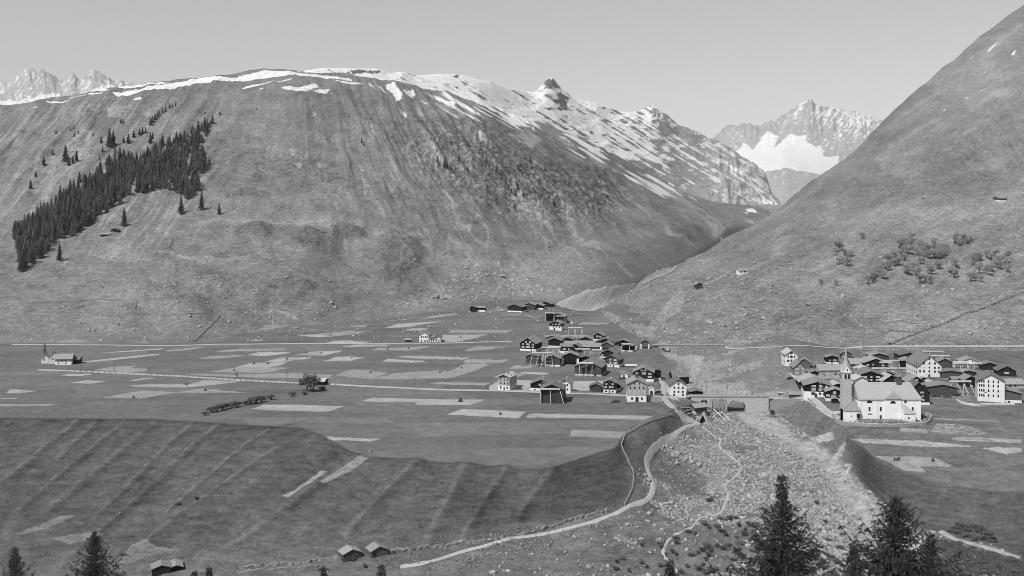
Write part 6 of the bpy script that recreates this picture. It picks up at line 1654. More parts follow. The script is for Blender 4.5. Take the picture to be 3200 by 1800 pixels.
while len(pts_f) < 255 and tries < 60000:
    tries += 1
    u, v = rg.uniform(40, 680), rg.uniform(376, 850)
    if not inpoly(np.array([u]), np.array([v]), FOREST)[0]:
        continue
    md = 8.0 if v > 560 else 6.4
    if all(abs(u - a) > md or abs(v - b) > md * .95 for a, b in pts_f):
        pts_f.append((u, v))
pts_f.sort(key=lambda q: q[1])
lone = [(186, 816, 58), (388, 706, 60), (566, 670, 62), (630, 655, 62), (685, 670, 37), (66, 848, 60), (100, 826, 55), (96, 590, 32), (112, 553, 22), (137, 517, 32), (164, 483, 18), (205, 504, 55), (215, 518, 34), (239, 504, 38), (228, 512, 30), (233, 427, 13), (220, 410, 12), (230, 402, 11), (175, 419, 15), (245, 417, 12),
        (316, 449, 26), (342, 458, 60), (354, 454, 50), (290, 423, 13), (378, 385, 18), (386, 386, 15), (401, 449, 34), (386, 446, 22), (418, 430, 26), (436, 421, 22), (445, 418, 24), (455, 416, 20), (470, 450, 38), (477, 434, 22), (470, 390, 25), (476, 382, 24), (484, 374, 24), (492, 367, 24), (499, 361, 22), (508, 355, 22),
        (517, 349, 20), (530, 338, 16), (538, 335, 15), (549, 332, 14), (687, 359, 14), (640, 355, 10), (803, 342, 10), (248, 568, 34), (263, 590, 50), (278, 577, 30), (301, 560, 34), (290, 564, 26), (320, 474, 18), (333, 517, 26), (342, 510, 30), (359, 475, 18), (305, 535, 18), (311, 500, 16)]
crag = [(1130, 446, 20), (1137, 456, 16), (1309, 486, 12), (1316, 486, 12), (1367, 508, 22), (1391, 522, 36), (1398, 528, 26), (1410, 532, 20), (1418, 475, 14), (1435, 502, 22), (1461, 535, 17), (1500, 471, 20), (1508, 484, 18), (1521, 505, 16), (1529, 522, 18), (1538, 516, 16), (1551, 535, 20), (1559, 545, 18), (1568, 548, 22), (1568, 561, 18),
        (1581, 574, 18), (1589, 595, 18), (1598, 603, 16), (1611, 612, 22), (1615, 582, 18), (1619, 592, 22), (1636, 612, 16), (1640, 497, 14), (1657, 510, 22), (1662, 526, 18), (1611, 484, 16), (1619, 530, 18), (1704, 535, 18), (1606, 651, 18), (1730, 642, 22), (1734, 646, 16), (1692, 616, 14), (1745, 518, 12), (1683, 620, 14),
        (1815, 625, 12), (1888, 536, 12), (1914, 578, 12), (1858, 616, 12), (1897, 620, 12), (1165, 360, 9), (1090, 365, 9), (1465, 545, 12), (1478, 556, 12), (1420, 545, 14)]
def put_tree(u, v, px, label, group, k):
    p = VS.at(u, v)
    h = px * p.y / F
    o = link(bpy.data.objects.new("spruce", CT[k % 6]))
    o.location = p
    w = h * rg.uniform(1.15, 1.5) * (1.0 if px > 40 else 1.15)
    o.scale = (w, w, h)
    o.rotation_euler = (0, 0, rg.uniform(0, 6))
    tag(o, label, "spruce", group)
for k, (u, v) in enumerate(pts_f):
    put_tree(u, v, rg.uniform(.82, 1.2) * np.interp(v, [380, 500, 650, 850], [27, 38, 52, 62]), "dark spruce packed in the belt of forest on the left slope", "spruces of the forest belt", k)
for k, (u, v, px) in enumerate(lone):
    lab = {0: "lone spruce with a shadow below the lower end of the forest belt", 1: "tall ragged lone spruce just above the alp huts", 4: "small lone spruce farthest right of the forest belt"}.get(k, "spruce standing loose beside the forest belt on the left slope")
    put_tree(u, v, px, lab, None if k in (0, 1, 4) else "loose spruces around the forest belt", k)
for k, (u, v, px) in enumerate(crag):
    put_tree(u, v, px, "small spruce on the rocky middle mountainside", "spruces on the rocky mountainside", k)

allf = list(pts_f)
extra = []
rf = random.Random(15)
for _ in range(60000):
    u, v = rf.uniform(40, 680), rf.uniform(376, 840)
    if len(extra) < 420 and inpoly(np.array([u]), np.array([v]), FOREST)[0] and all(abs(u - a) > 4.2 or abs(v - b) > 4.2 for a, b in allf):
        extra.append((u, v)); allf.append((u, v))
XF = []
for (u, v) in extra:
    p = VS.at(u, v)
    h = rf.uniform(.6, .95) * np.interp(v, [380, 500, 650, 850], [27, 38, 52, 60]) * p.y / F
    XF.append((p, h * 1.3, h, rf.uniform(0, 6), rf.randrange(6)))

def leaf_cloud(rg, lobes, n, size):
    vs, fs = [], []
    tot = sum(l[3] ** 2 for l in lobes)
    for (x, y, z, r) in lobes:
        for _ in range(int(n * r * r / tot)):
            d = Vector((rg.gauss(0, 1), rg.gauss(0, 1), rg.gauss(0, 1))).normalized()
            q = Vector((x, y, z)) + d * r * rg.uniform(.45, 1.08)
            a = Vector((rg.gauss(0, 1), rg.gauss(0, 1), rg.gauss(0, .7))).normalized()
            b = a.cross(d + Vector((rg.uniform(-.5, .5), rg.uniform(-.5, .5), rg.uniform(-.5, .5)))).normalized()
            sz = size * rg.uniform(.6, 1.3)
            k = len(vs)
            vs += [q - a * sz, q + b * sz * .6, q + a * sz, q - b * sz * .6]
            fs.append((k, k + 1, k + 2, k + 3))
    return vs, fs

def bush_mesh(seed, name, tall, n, mat, size=.06):
    rg = random.Random(seed)
    lobes = [(rg.uniform(-.28, .28), rg.uniform(-.28, .28), rg.uniform(.45, .8) * (1 if tall else .7), rg.uniform(.16, .27)) for _ in range(9)]
    if tall:
        lobes += [(0, 0, .86, .16), (0, 0, .6, .26)]
    vs, fs = leaf_cloud(rg, lobes, n, size)
    mi = [0] * len(fs)
    for k in range(4 if tall else 6):                      # stems
        a = rg.uniform(0, 6.3)
        m = MB().bar((.02 * math.cos(a), .02 * math.sin(a), -.1), (.2 * math.cos(a), .2 * math.sin(a), .62), .03)
        b = len(vs)
        vs += [Vector(q) for q in m.v]
        fs += [tuple(i + b for i in f) for f in m.f]
        mi += [1] * len(m.f)
    me = bpy.data.meshes.new(name)
    me.from_pydata([tuple(v) for v in vs], [], fs)
    me.materials.append(mat); me.materials.append(MATS["bark"])
    me.polygons.foreach_set('material_index', mi)
    me.update()
    return me
BT = [bush_mesh(300 + k, "birch", True, 760, MATS["leaves"], .046) for k in range(4)]
BS = [bush_mesh(320 + k, "shrub", False, 360, MATS["leaves_dark"], .06) for k in range(4)]
def zone(n, quad, md, rg):
    out = []
    t = 0
    q = np.array(quad)
    while len(out) < n and t < 8000:
        t += 1
        u, v = rg.uniform(q[:, 0].min(), q[:, 0].max()), rg.uniform(q[:, 1].min(), q[:, 1].max())
        if inpoly(np.array([u]), np.array([v]), quad)[0] and all((u - a) ** 2 + ((v - b) * 1.2) ** 2 > md * md for a, b in out):
            out.append((u, v))
    return sorted(out, key=lambda p: p[1])
rg = random.Random(9)
bz_ = [(zone(7, zz(2000, 700, S2, [(1320, 290), (1310, 220), (1340, 170), (1460, 200), (1450, 230), (1390, 285)]), 11, rg), "birch in the small separate clump on the right hillside", "birches of the small clump"),
       (zone(24, zz(2000, 700, S2, [(1510, 415), (1520, 370), (1600, 290), (1680, 210), (1790, 110), (1835, 80), (1840, 130), (1780, 270), (1710, 330), (1640, 380)]), 11, rg), "birch in the slanting belt on the right hillside", "birches of the slanting belt"),
       (zone(30, zz(2000, 700, S2, [(1790, 410), (1790, 330), (1860, 180), (1960, 130), (2100, 200), (2140, 260), (2130, 390), (2040, 360), (1940, 420), (1830, 440)]), 12, rg), "birch in the broad grove around the pale boulders", "birches of the broad grove"),
       (zone(20, zz(2000, 700, S2, [(2200, 420), (2210, 330), (2250, 240), (2380, 200), (2470, 240), (2460, 330), (2330, 400), (2260, 400)]), 12, rg), "birch in the grove at the right edge of the hillside", "birches of the right grove"),
       (zone(8, zz(2000, 700, S2, [(2090, 130), (2120, 100), (2220, 90), (2230, 140), (2150, 155)]), 10, rg), "low birch in the patch above the groves", "low birches above the groves")]
for lst, lab, grp in bz_:
    for k, (u, v) in enumerate(lst):
        p = HS.at(u, v)
        o = link(bpy.data.objects.new("birch", BT[k % 4]))
        o.location = p
        h = rg.uniform(24, 37) * p.y / F * (.7 if grp.startswith("low") else 1)
        o.scale = (h * rg.uniform(.9, 1.2), h * rg.uniform(.9, 1.2), h)
        o.rotation_euler = (0, 0, rg.uniform(0, 6))
        tag(o, lab, "birch", grp)
for u, v, px, lab in ((2697, 748, 24, "single birch high above the small clump"), (2568, 890, 20, "single small birch left of the slanting belt"), (2614, 892, 20, "single small birch just left of the belt foot")):
    p = HS.at(u, v)
    o = link(bpy.data.objects.new("birch", BT[0]))
    o.location = p
    h = px * p.y / F
    o.scale = (h, h, h)
    tag(o, lab, "birch")

def put_shrub(u, v, w, h, lab, grp, k, cat="shrub"):
    p = place(u, v)
    o = link(bpy.data.objects.new("shrub", BS[k % 4]))
    o.location = p
    s = p.y / F
    o.scale = (w * s, w * s, h * s * 1.1)
    o.rotation_euler = (0, 0, rg.uniform(0, 6))
    tag(o, lab, cat, grp)
hed = [(640, 1298, 22, 12), (662, 1290, 26, 17), (678, 1287, 28, 20), (694, 1283, 28, 20), (708, 1279, 26, 19), (724, 1275, 26, 19), (740, 1271, 24, 17), (768, 1266, 24, 15), (784, 1263, 28, 20), (800, 1260, 30, 22), (818, 1256, 28, 20)]
for k, (u, v, w, h) in enumerate(hed):
    put_shrub(u, v, w * 1.35, h * 1.3, "dense shrub in the slanting hedge on the meadow", "shrubs of the meadow hedge", k)
for k, (u, v, w, h, lab) in enumerate(((846, 1250, 34, 22, "separate bushy shrub between the hedge and two small shrubs"), (912, 1239, 26, 18, "round shrub at the top of the meadow hedge"), (956, 1233, 28, 13, "low shrub under the bushy tree"), (1008, 1218, 40, 14, "flat shrub right of the bushy tree"),
                                       (2413, 1296, 26, 20, "dark shrub in the stream bank hollow by the rail fence"), (555, 1617 - 40 + 0, 22, 10, "small dark shrub on a stony rib of the slope"), (1138, 1775, 22, 17, "round dark bush on the bottom meadow below the right plank hut"), (1098, 1752, 30, 14, "shrub at the corner of the left plank hut"), (1230, 1729, 16, 10, "little shrub right of the right plank hut"), (384, 1738, 26, 14, "shrub among the field stones low on the left slope"), (617, 1560, 24, 12, "shrub on the stony heap in the middle of the slope"))):
    put_shrub(u, v, w, h, lab, None, k)
fan_s = zone(90, [(2010, 1660), (2120, 1640), (2260, 1620), (2400, 1640), (2500, 1680), (2620, 1690), (2640, 1790), (2280, 1795), (1940, 1795), (1850, 1760)], 15, rg) + [(2328, 1634, 0), (2555, 1573, 0), (2216, 1562, 0), (2470, 1560, 0), (2195, 1640, 0)][:0] + [(2556, 1576), (2217, 1567), (2300, 1622), (2197, 1640), (2630, 1651), (2580, 1638), (2360, 1640)]
for k, (u, v) in enumerate(fan_s):
    put_shrub(u, v, rg.uniform(18, 40), rg.uniform(10, 20), "dark low shrub among the rubble of the stream fan", "low shrubs of the stream fan", k)
# the uncountable scrub in the lower right corner
def merged(name, spots, meshes, mats, label=None):
    V_, F_, MI = [], [], []
    nb = 0
    for (p, sx, sz, a, k) in spots:
        me = meshes[k]
        n = len(me.vertices)
        co = np.empty(n * 3)
        me.vertices.foreach_get('co', co)
        co = co.reshape(-1, 3)
        c, s_ = math.cos(a), math.sin(a)
        q = np.stack([(co[:, 0] * c - co[:, 1] * s_) * sx + p[0], (co[:, 0] * s_ + co[:, 1] * c) * sx + p[1], co[:, 2] * sz + p[2]], -1)
        V_.append(q)
        for pl in me.polygons:
            F_.append([i + nb for i in pl.vertices])
            MI.append(pl.material_index)
        nb += n
    me = bpy.data.meshes.new(name)
    me.from_pydata(np.concatenate(V_).tolist(), [], F_)
    for m in mats:
        me.materials.append(m)
    me.polygons.foreach_set('material_index', MI)
    me.update()
    o = link(bpy.data.objects.new(name, me))
    return tag(o, label, None, kind='stuff')
BSL = [bush_mesh(340 + k, "scrub", False, 110, MATS["scrub_leaves"], .09) for k in range(3)]
merged("forest", XF, CT, [MATS["needles"], MATS["bark"]])
sp_ = []
for (u, v) in zone(330, [(2900, 1720), (2960, 1690), (3060, 1722), (3230, 1765), (3300, 1800), (2860, 1800)], 6, rg):
    p = VS.at(u, v)
    w = rg.uniform(16, 34) * p.y / F
    sp_.append((p, w, w * .6, rg.uniform(0, 6), rg.randrange(3)))
for (u, v) in zone(60, [(2960, 1660), (3000, 1640), (3080, 1660), (3120, 1700), (3040, 1690)], 13, rg):
    p = VS.at(u, v)
    w = rg.uniform(18, 34) * p.y / F
    sp_.append((p, w, w * .7, rg.uniform(0, 6), rg.randrange(3)))
merged("undergrowth", sp_, BSL, [MATS["scrub_leaves"], MATS["bark"]])

# the lone bushy tree on the meadow
p = place(965, 1224)
s = p.y / F
rt_ = empty("bushy_tree", p)
tag(rt_, "lone bushy tree with many stems, at the upper end of the meadow hedge", "tree")
rr = random.Random(77)
m = MB()
tips = []
for k in range(9):
    a = k * .7
    b0 = Vector((rr.uniform(-1.8, 1.8), rr.uniform(-.8, .8), -.3))
    b1 = b0 + Vector((math.cos(a) * rr.uniform(.5, 2.0), math.sin(a) * rr.uniform(.5, 1.5), rr.uniform(3.2, 5.0)))
    m.bar(b0, b1, .2)
    m.bar(b1, b1 + Vector((rr.uniform(-1, 1), rr.uniform(-1, 1), 1.6)), .12)
    tips.append(b1)
m.build("trunk", MATS["bark"], rt_)
lob = [(t.x * 1.1, t.y * 1.1, t.z + rr.uniform(-.6, 1.6), rr.uniform(.9, 1.6)) for t in tips] + [(rr.uniform(-4, 3.6), rr.uniform(-2, 2), rr.uniform(2.6, 6), rr.uniform(.8, 1.3)) for _ in range(12)]
v_, f_ = leaf_cloud(rr, lob, 2600, .26)
mesh_obj("crown", v_, f_, MATS["leaves_dark"], rt_)
rt_.scale = (1.35, 1.35, 1.25)

# ---- the spruces just below the viewer, whose tops reach into the picture
def big_spruce(u, v, d, ratio, vis, label, seed, cones=0, dens=1.0, full=1.0):
    """u, v: tip; d: distance; ratio: crown half width per metre below the tip; vis: metres of crown worth detail"""
    rg = random.Random(seed)
    tip = P3(u, v, d)
    g = ground_z(tip.x, tip.y)
    H = tip.z - g
    root = empty("spruce", (tip.x, tip.y, g))
    tag(root, label, "spruce")
    tr = MB()
    n = 8
    rad = lambda z: .018 + .016 * (H - z)
    zs_ = np.linspace(-.5, H, 14)
    tv, tf = [], []
    for z in zs_:
        for k in range(n):
            a = 2 * math.pi * k / n
            tv.append((rad(z) * math.cos(a), rad(z) * math.sin(a), z))
    for j in range(len(zs_) - 1):
        for k in range(n):
            tf.append((j * n + k, j * n + (k + 1) % n, (j + 1) * n + (k + 1) % n, (j + 1) * n + k))
    mesh_obj("trunk", tv, tf, MATS["bark"], root, True)
    V_, F_ = [], []
    def spindle(a, b, r):
        dd = (b - a)
        L = dd.length
        if L < 1e-4: return
        dd /= L
        s1 = dd.cross(Vector((.3, .2, 1))).normalized() * r
        s2 = dd.cross(s1).normalized() * r
        c = a + dd * L * .35
        k = len(V_)
        V_.extend([a, c + s1, c - s1 * .5 + s2 * .87, c - s1 * .5 - s2 * .87, b])
        F_.extend([(k, k + 2, k + 1), (k, k + 3, k + 2), (k, k + 1, k + 3), (k + 4, k + 1, k + 2), (k + 4, k + 2, k + 3), (k + 4, k + 3, k + 1)])
    CV, CF = [], []
    def cone(at):
        k = len(CV)
        L, r = rg.uniform(.10, .15), .022
        for z, q in ((0, .5), (-.3, 1), (-.7, .9), (-1, .3)):
            for j in range(5):
                a = j * 1.2566
                CV.append(at + Vector((q * r * math.cos(a), q * r * math.sin(a), z * L)))
        for t in range(3):
            for j in range(5):
                CF.append((k + t * 5 + j, k + t * 5 + (j + 1) % 5, k + t * 5 + 5 + (j + 1) % 5, k + t * 5 + 5 + j))
    depth = .25
    deep = min(H * .92, vis)
    while depth < deep:
        z = H - depth
        nb = 4 if depth < .8 else rg.choice((5, 6, 6, 7))
        ph = rg.uniform(0, 6)
        R0 = max(.16, (depth - .25 * full) * ratio) * rg.uniform(.82, 1.12)
        for k in range(nb):
            az = ph + 6.283 * k / nb + rg.uniform(-.25, .25)
            L = R0 * rg.uniform(.72, 1.18)
            out = Vector((math.cos(az), math.sin(az), 0))
            side = Vector((-out.y, out.x, 0))
            rise0 = np.interp(depth, [0, 1.0, 3.0, 7], [.9, .45, .05, -.18])
            B_ = []
            m_ = max(3, int(L / .16))
            for t in range(m_ + 1):
                f = t / m_
                B_.append(Vector((0, 0, z)) + out * L * f + Vector((0, 0, L * (rise0 * f - .38 * f * (1 - f) * (depth > 1) + .22 * f ** 3))) + side * L * .06 * math.sin(f * 3 + az))
            for t in range(m_):
                spindle(B_[t], B_[t + 1] + (B_[t + 1] - B_[t]) * .5, .020 + .014 * (1 - t / m_))
                f = (t + .5) / m_
                if depth < .5 and rg.random() < .4: continue
                tw = (.10 + .40 * L * .45 * (1 - f * .75)) * rg.uniform(.7, 1.15)
                tw = min(tw, .62)
                q = B_[t].lerp(B_[t + 1], rg.random())
                for sg in (-1, 1):
                    if rg.random() > dens: continue
                    e = q + side * sg * tw + out * tw * .55 + Vector((0, 0, -tw * rg.uniform(.05, .5)))
                    spindle(q, e, .030)
                    ns = max(1, int(tw / .085))
                    for j in range(ns):
                        g_ = (j + .6) / ns
                        w0 = q.lerp(e, g_)
                        l2 = rg.uniform(.10, .24) * (1 - .3 * g_)
                        spindle(w0, w0 + Vector((out.x * l2 * .35 + rg.uniform(-.05, .05), out.y * l2 * .35 + rg.uniform(-.05, .05), -l2 * rg.uniform(.3, 1.0))), .026)
                        if rg.random() < .5:
                            spindle(w0, w0 + out * l2 * .8 + Vector((0, 0, rg.uniform(-.02, .06))), .024)
                        if cones and rg.random() < cones * (1 if depth < 3 else .5):
                            cone(w0 + Vector((0, 0, -.03)))
        depth += np.interp(depth, [0, 1, 4], [.14, .17, .26]) * rg.uniform(.8, 1.2)
    spindle(Vector((0, 0, H - .6)), Vector((0, 0, H + .02)), .03)
    n0, f0 = len(V_), len(F_)
    cr_ = mesh_obj("crown", V_ + CV, F_ + [tuple(i + n0 for i in f) for f in CF], [MATS["spruce_needles"], MATS["cones"]], root)
    cr_.data.polygons.foreach_set('material_index', [0] * f0 + [1] * len(CF))
    return root
big_spruce(2445, 1478, 36, .74, 5.6, "large dark spruce with hanging twigs, left of the two big treetops at the bottom", 1, .012, 1.0, 3.4)
big_spruce(2798, 1546, 40, .78, 5.0, "broad spruce full of cones, right of the two big treetops at the bottom", 2, .22, .9, .8)
big_spruce(2906, 1660, 43, .42, 3.0, "thin spruce top close to the right side of the cone laden spruce", 3, .05, .9)
big_spruce(2668, 1690, 44, .55, 2.6, "half hidden spruce top at the left side of the cone laden spruce", 8, .12, .9)
big_spruce(295, 1653, 58, .56, 4.6, "dark spruce top at the bottom left of the picture", 4, .03, 1.0)
big_spruce(45, 1706, 58, .5, 3.0, "ragged spruce top in the bottom left corner", 5, .03, .7)
big_spruce(653, 1766, 60, .42, 1.6, "small spruce tip between the double hay hut and the left plank hut", 6, 0, .8)
big_spruce(1010, 1764, 56, .45, 1.4, "small spruce tip below the left plank hut", 7, 0, .8)
big_spruce(1191, 1758, 50, .28, 1.4, "slim crooked spruce tip below the right plank hut", 9, 0, .8)
big_spruce(2093, 1742, 48, .5, 1.6, "small spruce tip on the stony fan, left of the big treetops", 10, 0, .8)
big_spruce(608, 1780, 62, .4, 1.0, "tiniest spruce tip, beside the double hay hut", 11, 0, .8)

# ---------------------------------------------------------------- boulders, rubble, scree
def rock_mesh(seed, name, sub=2, flat=.7):
    b = bmesh.new()
    bmesh.ops.create_icosphere(b, subdivisions=sub, radius=.5)
    o_ = Vector((seed * 3.7, seed * 1.3, 0))
    for v in b.verts:
        d = v.co.normalized()
        k = 1 + .38 * mnoise.noise(d * 1.3 + o_) + .16 * mnoise.noise(d * 3.1 + o_)
        v.co = Vector((d.x * .5 * k, d.y * .5 * k, d.z * .5 * k * flat + .12))
    me = bpy.data.meshes.new(name)
    b.to_mesh(me); b.free()
    me.materials.append(MATS["boulder_stone"])
    return me
RK = [rock_mesh(k, "boulder", 2, .75) for k in range(5)]
def boulder(u, v, w, h, lab, grp, k):
    p = place(u, v)
    s = p.y / F
    o = link(bpy.data.objects.new("boulder", RK[k % 5]))
    o.location = p
    o.scale = (w * s, w * s * .8, h * s * 1.5)
    o.rotation_euler = (rg.uniform(-.2, .2), rg.uniform(-.2, .2), rg.uniform(0, 6))
    tag(o, lab, "boulder", grp)
H_ = lambda x, y: zz(2000, 700, S2, [(x, y)])[0]
boulder(*H_(473, 668), 27, 19, "largest boulder, alone on the grass above the railway at the hillside foot", None, 0)
boulder(*H_(1140, 545), 22, 11, "flat pale boulder in the middle of the right hillside foot", None, 1)
boulder(*H_(1905, 428), 16, 14, "pale boulder at the lower edge of the broad birch grove", None, 2)
boulder(*H_(1872, 246), 30, 12, "long pale boulder inside the broad birch grove", None, 3)
boulder(2387 - 45, 1232, 26, 12, "pale flat boulder beside the road just above the bridge", None, 1)
for k, (x, y, w, h) in enumerate(((650, 708, 14, 12), (700, 560, 18, 10), (690, 578, 16, 10), (645, 668, 14, 9), (1520, 495, 10, 8), (2030, 660, 12, 10), (880, 412, 12, 7), (555, 455, 12, 7), (525, 498, 12, 9), (2040, 478, 10, 8), (1430, 560, 9, 7), (905, 605, 8, 6), (940, 300, 14, 8), (1000, 250, 12, 7), (820, 240, 16, 9), (770, 265, 14, 8),
                                 (1205, 210, 9, 6), (1690, 440, 12, 8), (1965, 535, 10, 7), (395, 610, 10, 8), (170, 385, 14, 10), (340, 350, 10, 8), (130, 470, 10, 7), (1555, 40, 10, 12), (2250, 315, 8, 6), (710, 610, 12, 7), (1070, 400, 12, 7))):
    boulder(*H_(x, y), w, h, "grey boulder lying on the grassy right hillside", "boulders of the right hillside", k)
for k, (x, y, w, h) in enumerate(((1285, 545, 10, 8), (950, 405, 8, 6), (810, 935, 9, 8), (597, 718, 14, 8), (1150, 602, 9, 8), (2055, 215, 9, 7), (1165, 662, 8, 8), (360, 770, 9, 7), (860, 858, 16, 12), (1460, 875, 14, 10), (1675, 835, 12, 9), (1978, 802, 12, 9), (2310, 820, 10, 8), (2255, 677, 8, 8), (510, 718, 7, 6), (1640, 660, 9, 6), (1460, 515, 10, 6), (1420, 395, 10, 6), (1820, 700, 12, 6), (1730, 640, 8, 5))):
    boulder(*zz(0, 650, S1, [(x, y)])[0], w, h, "grey boulder lying on the lower left mountain slope", "boulders of the left slope", k)
for k, (x, y, w, h) in enumerate(((850, 305, 24, 15), (910, 315, 17, 11), (735, 252, 12, 8), (1070, 150, 14, 9), (1330, 115, 15, 12), (1230, 140, 13, 8), (520, 362, 11, 7), (1180, 160, 11, 7), (1330, 150, 22, 9), (1070, 90, 14, 8))):
    boulder(*zz(1000, 800, S1, [(x, y)])[0], w, h, "grey boulder in the boulder field at the mountain foot", "boulders of the boulder field", k)
for k, (x, y, w, h) in enumerate(((830, 748, 33, 16), (130, 1188, 28, 18), (805, 836, 22, 12), (1450, 890, 14, 9), (1640, 945, 13, 8), (225, 1205, 18, 12), (150, 1110, 18, 10), (10, 1175, 22, 12), (300, 1080, 16, 9), (1010, 890, 16, 9), (1265, 1000, 18, 9), (1330, 1045, 20, 9), (970, 1060, 18, 9), (690, 480, 16, 9), (905, 515, 20, 8), (1000, 630, 16, 8), (1110, 690, 16, 8), (720, 690, 14, 7), (1420, 1130, 18, 9), (1150, 880, 14, 8), (60, 1000, 18, 10), (100, 1080, 16, 9), (700, 1000, 16, 8), (1180, 640, 12, 8), (2290, 1200, 12, 8), (460, 860, 12, 7), (590, 560, 14, 7), (1560, 1190, 18, 12), (1250, 1150, 16, 9))):
    boulder(*zz(2000, 1140, S2, [(x, y)])[0], w, h, "pale boulder among the rubble of the stream fan", "boulders of the stream fan", k)

def small_rocks(name, pts, sizes, seed, mat="field_stone"):
    """many loose stones as one mesh: each a jittered, flattened eight-cornered lump"""
    r_ = np.random.default_rng(seed)
    n = len(pts)
    c = np.array([[-1, -1, -1], [1, -1, -1], [1, 1, -1], [-1, 1, -1], [-.7, -.7, 1], [.7, -.7, 1], [.7, .7, 1], [-.7, .7, 1]], float)
    V_ = c[None] + r_.uniform(-.45, .45, (n, 8, 3))
    a = r_.uniform(0, 6.28, n)
    sx, sy, sz = sizes * r_.uniform(.7, 1.3, n), sizes * r_.uniform(.5, 1.0, n), sizes * r_.uniform(.3, .75, n)
    V_ *= np.stack([sx, sy, sz], -1)[:, None, :] * .5
    tl = r_.uniform(-.5, .5, n)
    z = V_[..., 2] * np.cos(tl)[:, None] + V_[..., 0] * np.sin(tl)[:, None]
    x0 = V_[..., 0] * np.cos(tl)[:, None] - V_[..., 2] * np.sin(tl)[:, None]
    x = x0 * np.cos(a)[:, None] - V_[..., 1] * np.sin(a)[:, None]
    y = x0 * np.sin(a)[:, None] + V_[..., 1] * np.cos(a)[:, None]
    V_ = np.stack([x, y, z], -1) + pts[:, None, :] + np.array([0, 0, 1.0]) * (sz * .22)[:, None, None]
    q = np.array([[0, 3, 2, 1], [4, 5, 6, 7], [0, 1, 5, 4], [1, 2, 6, 5], [2, 3, 7, 6], [3, 0, 4, 7]])
    F_ = (q[None] + (np.arange(n) * 8)[:, None, None]).reshape(-1, 4)
    me = bpy.data.meshes.new(name)
    me.vertices.add(n * 8)
    me.vertices.foreach_set('co', V_.astype(np.float32).ravel())
    me.loops.add(F_.size)
    me.loops.foreach_set('vertex_index', F_.astype(np.int32).ravel())
    me.polygons.add(len(F_))
    me.polygons.foreach_set('loop_start', np.arange(0, F_.size, 4, dtype=np.int32))
    me.polygons.foreach_set('loop_total', np.full(len(F_), 4, np.int32))
    me.update(calc_edges=True)
    me.materials.append(MATS[mat])
    o = link(bpy.data.objects.new(name, me))
    return tag(o, None, None, kind='stuff')

def scatter(sh, n, box, dens, dlo, dhi, seed):
    """points on a sheet, random in bearing and distance, kept where the cover function says so"""
    r_ = np.random.default_rng(seed)
    u = r_.uniform(box[0], box[1], n)
    d = dlo + (dhi - dlo) * r_.uniform(0, 1, n)
    z = sh.z(u, d)
    x = (u - CU) / F * d
    v = HV - F * z / d
    k = r_.uniform(0, 1, n) < dens(u, v, x, d)
    return np.stack([x, d, z], -1)[k], u[k], v[k]

def fan_dens(u, v, x, d):
    a = smooth(1965, 2060, u - np.interp(v, [1300, 1400, 1480, 1560, 1600, 1640, 1800], [150, 40, 0, -10, -110, -380, -700]))
    right = np.interp(v, [1260, 1300, 1350, 1400, 1450, 1520, 1585, 1650, 1700, 1800], [2400, 2440, 2510, 2580, 2640, 2700, 2760, 2870, 3080, 3400])
    a = a * smooth(18, -12, u - right) * (v > 1285)
    st = fbm(x / 14, d / 14, 4, 670)
    core = np.exp(-(segdist(u, v, [(2300, 1310), (2330, 1400), (2420, 1480), (2520, 1540), (2620, 1640), (2700, 1760)]) / 190) ** 2)
    path = segdist(u, v, [(2185, 1322), (2094, 1367), (2042, 1402), (2022, 1438), (2026, 1473), (2040, 1507), (2033, 1549), (1999, 1572), (1918, 1607), (1811, 1641), (1683, 1671), (1555, 1694), (1427, 1729), (1342, 1755)])
    return a * np.clip(smooth(-.12, .25, st + core * .75 - .30) + .12, 0, 1) * (path > 9) * (1 - .8 * smooth(45, 25, segdist(u, v, _bed))) * (1 - .55 * smooth(1560, 1660, v) * smooth(2380, 2200, u))
pts, u, v = scatter(VS, 85000, (1450, 3150), fan_dens, 308, 505, 21)
sz = np.random.default_rng(3).lognormal(-1.0, .68, len(pts)).clip(.16, 2.4)
small_rocks("rubble", pts, sz, 31, "river_stone")
def foot_dens(u, v, x, d):
    s = cover(u, v, [zz(1000, 800, S1, [(960, 130), (1100, 20), (1330, 80), (1560, 190), (1800, 255), (1600, 300), (1200, 345), (900, 340), (600, 430), (560, 350), (850, 260)])], 20)
    return s * smooth(.0, .45, fbm(u / 16, v / 10, 3, 763)) * .5 + .10 * smooth(700, 900, v) * (v < 1065) + .35 * blobs(u, v, [(600, 870, 120, 40, .5), (850, 985, 90, 26, 1), (840, 1030, 60, 18, 1), (700, 900, 120, 50, .3), (560, 930, 160, 30, .35), (240, 960, 120, 30, .25)])
pts, u, v = scatter(VS, 40000, (60, 1850), foot_dens, 705, 1500, 22)
small_rocks("scree", pts, np.random.default_rng(4).lognormal(-.25, .55, len(pts)).clip(.35, 4.5), 32, "river_stone")
def hill_dens(u, v, x, d):
    return .045 + .8 * smooth(.1, .5, fbm(u / 22, v / 14, 3, 852)) * np.clip(blobs(u, v, [(2330, 900, 130, 60, .9), (2250, 850, 60, 20, 1), (2600, 930, 100, 50, .5), (3050, 1030, 140, 40, .7), (2120, 960, 80, 60, .9), (2150, 1040, 140, 30, 1.3), (2300, 1045, 100, 22, 1.0), (2420, 1062, 90, 14, .7), (2700, 780, 120, 50, .3)]), 0, 1.2)
pts, u, v = scatter(HS, 26000, (1960, 3190), hill_dens, 665, 1350, 23)
small_rocks("scree", pts, np.random.default_rng(5).lognormal(.05, .55, len(pts)).clip(.4, 4.5), 33, "river_stone")
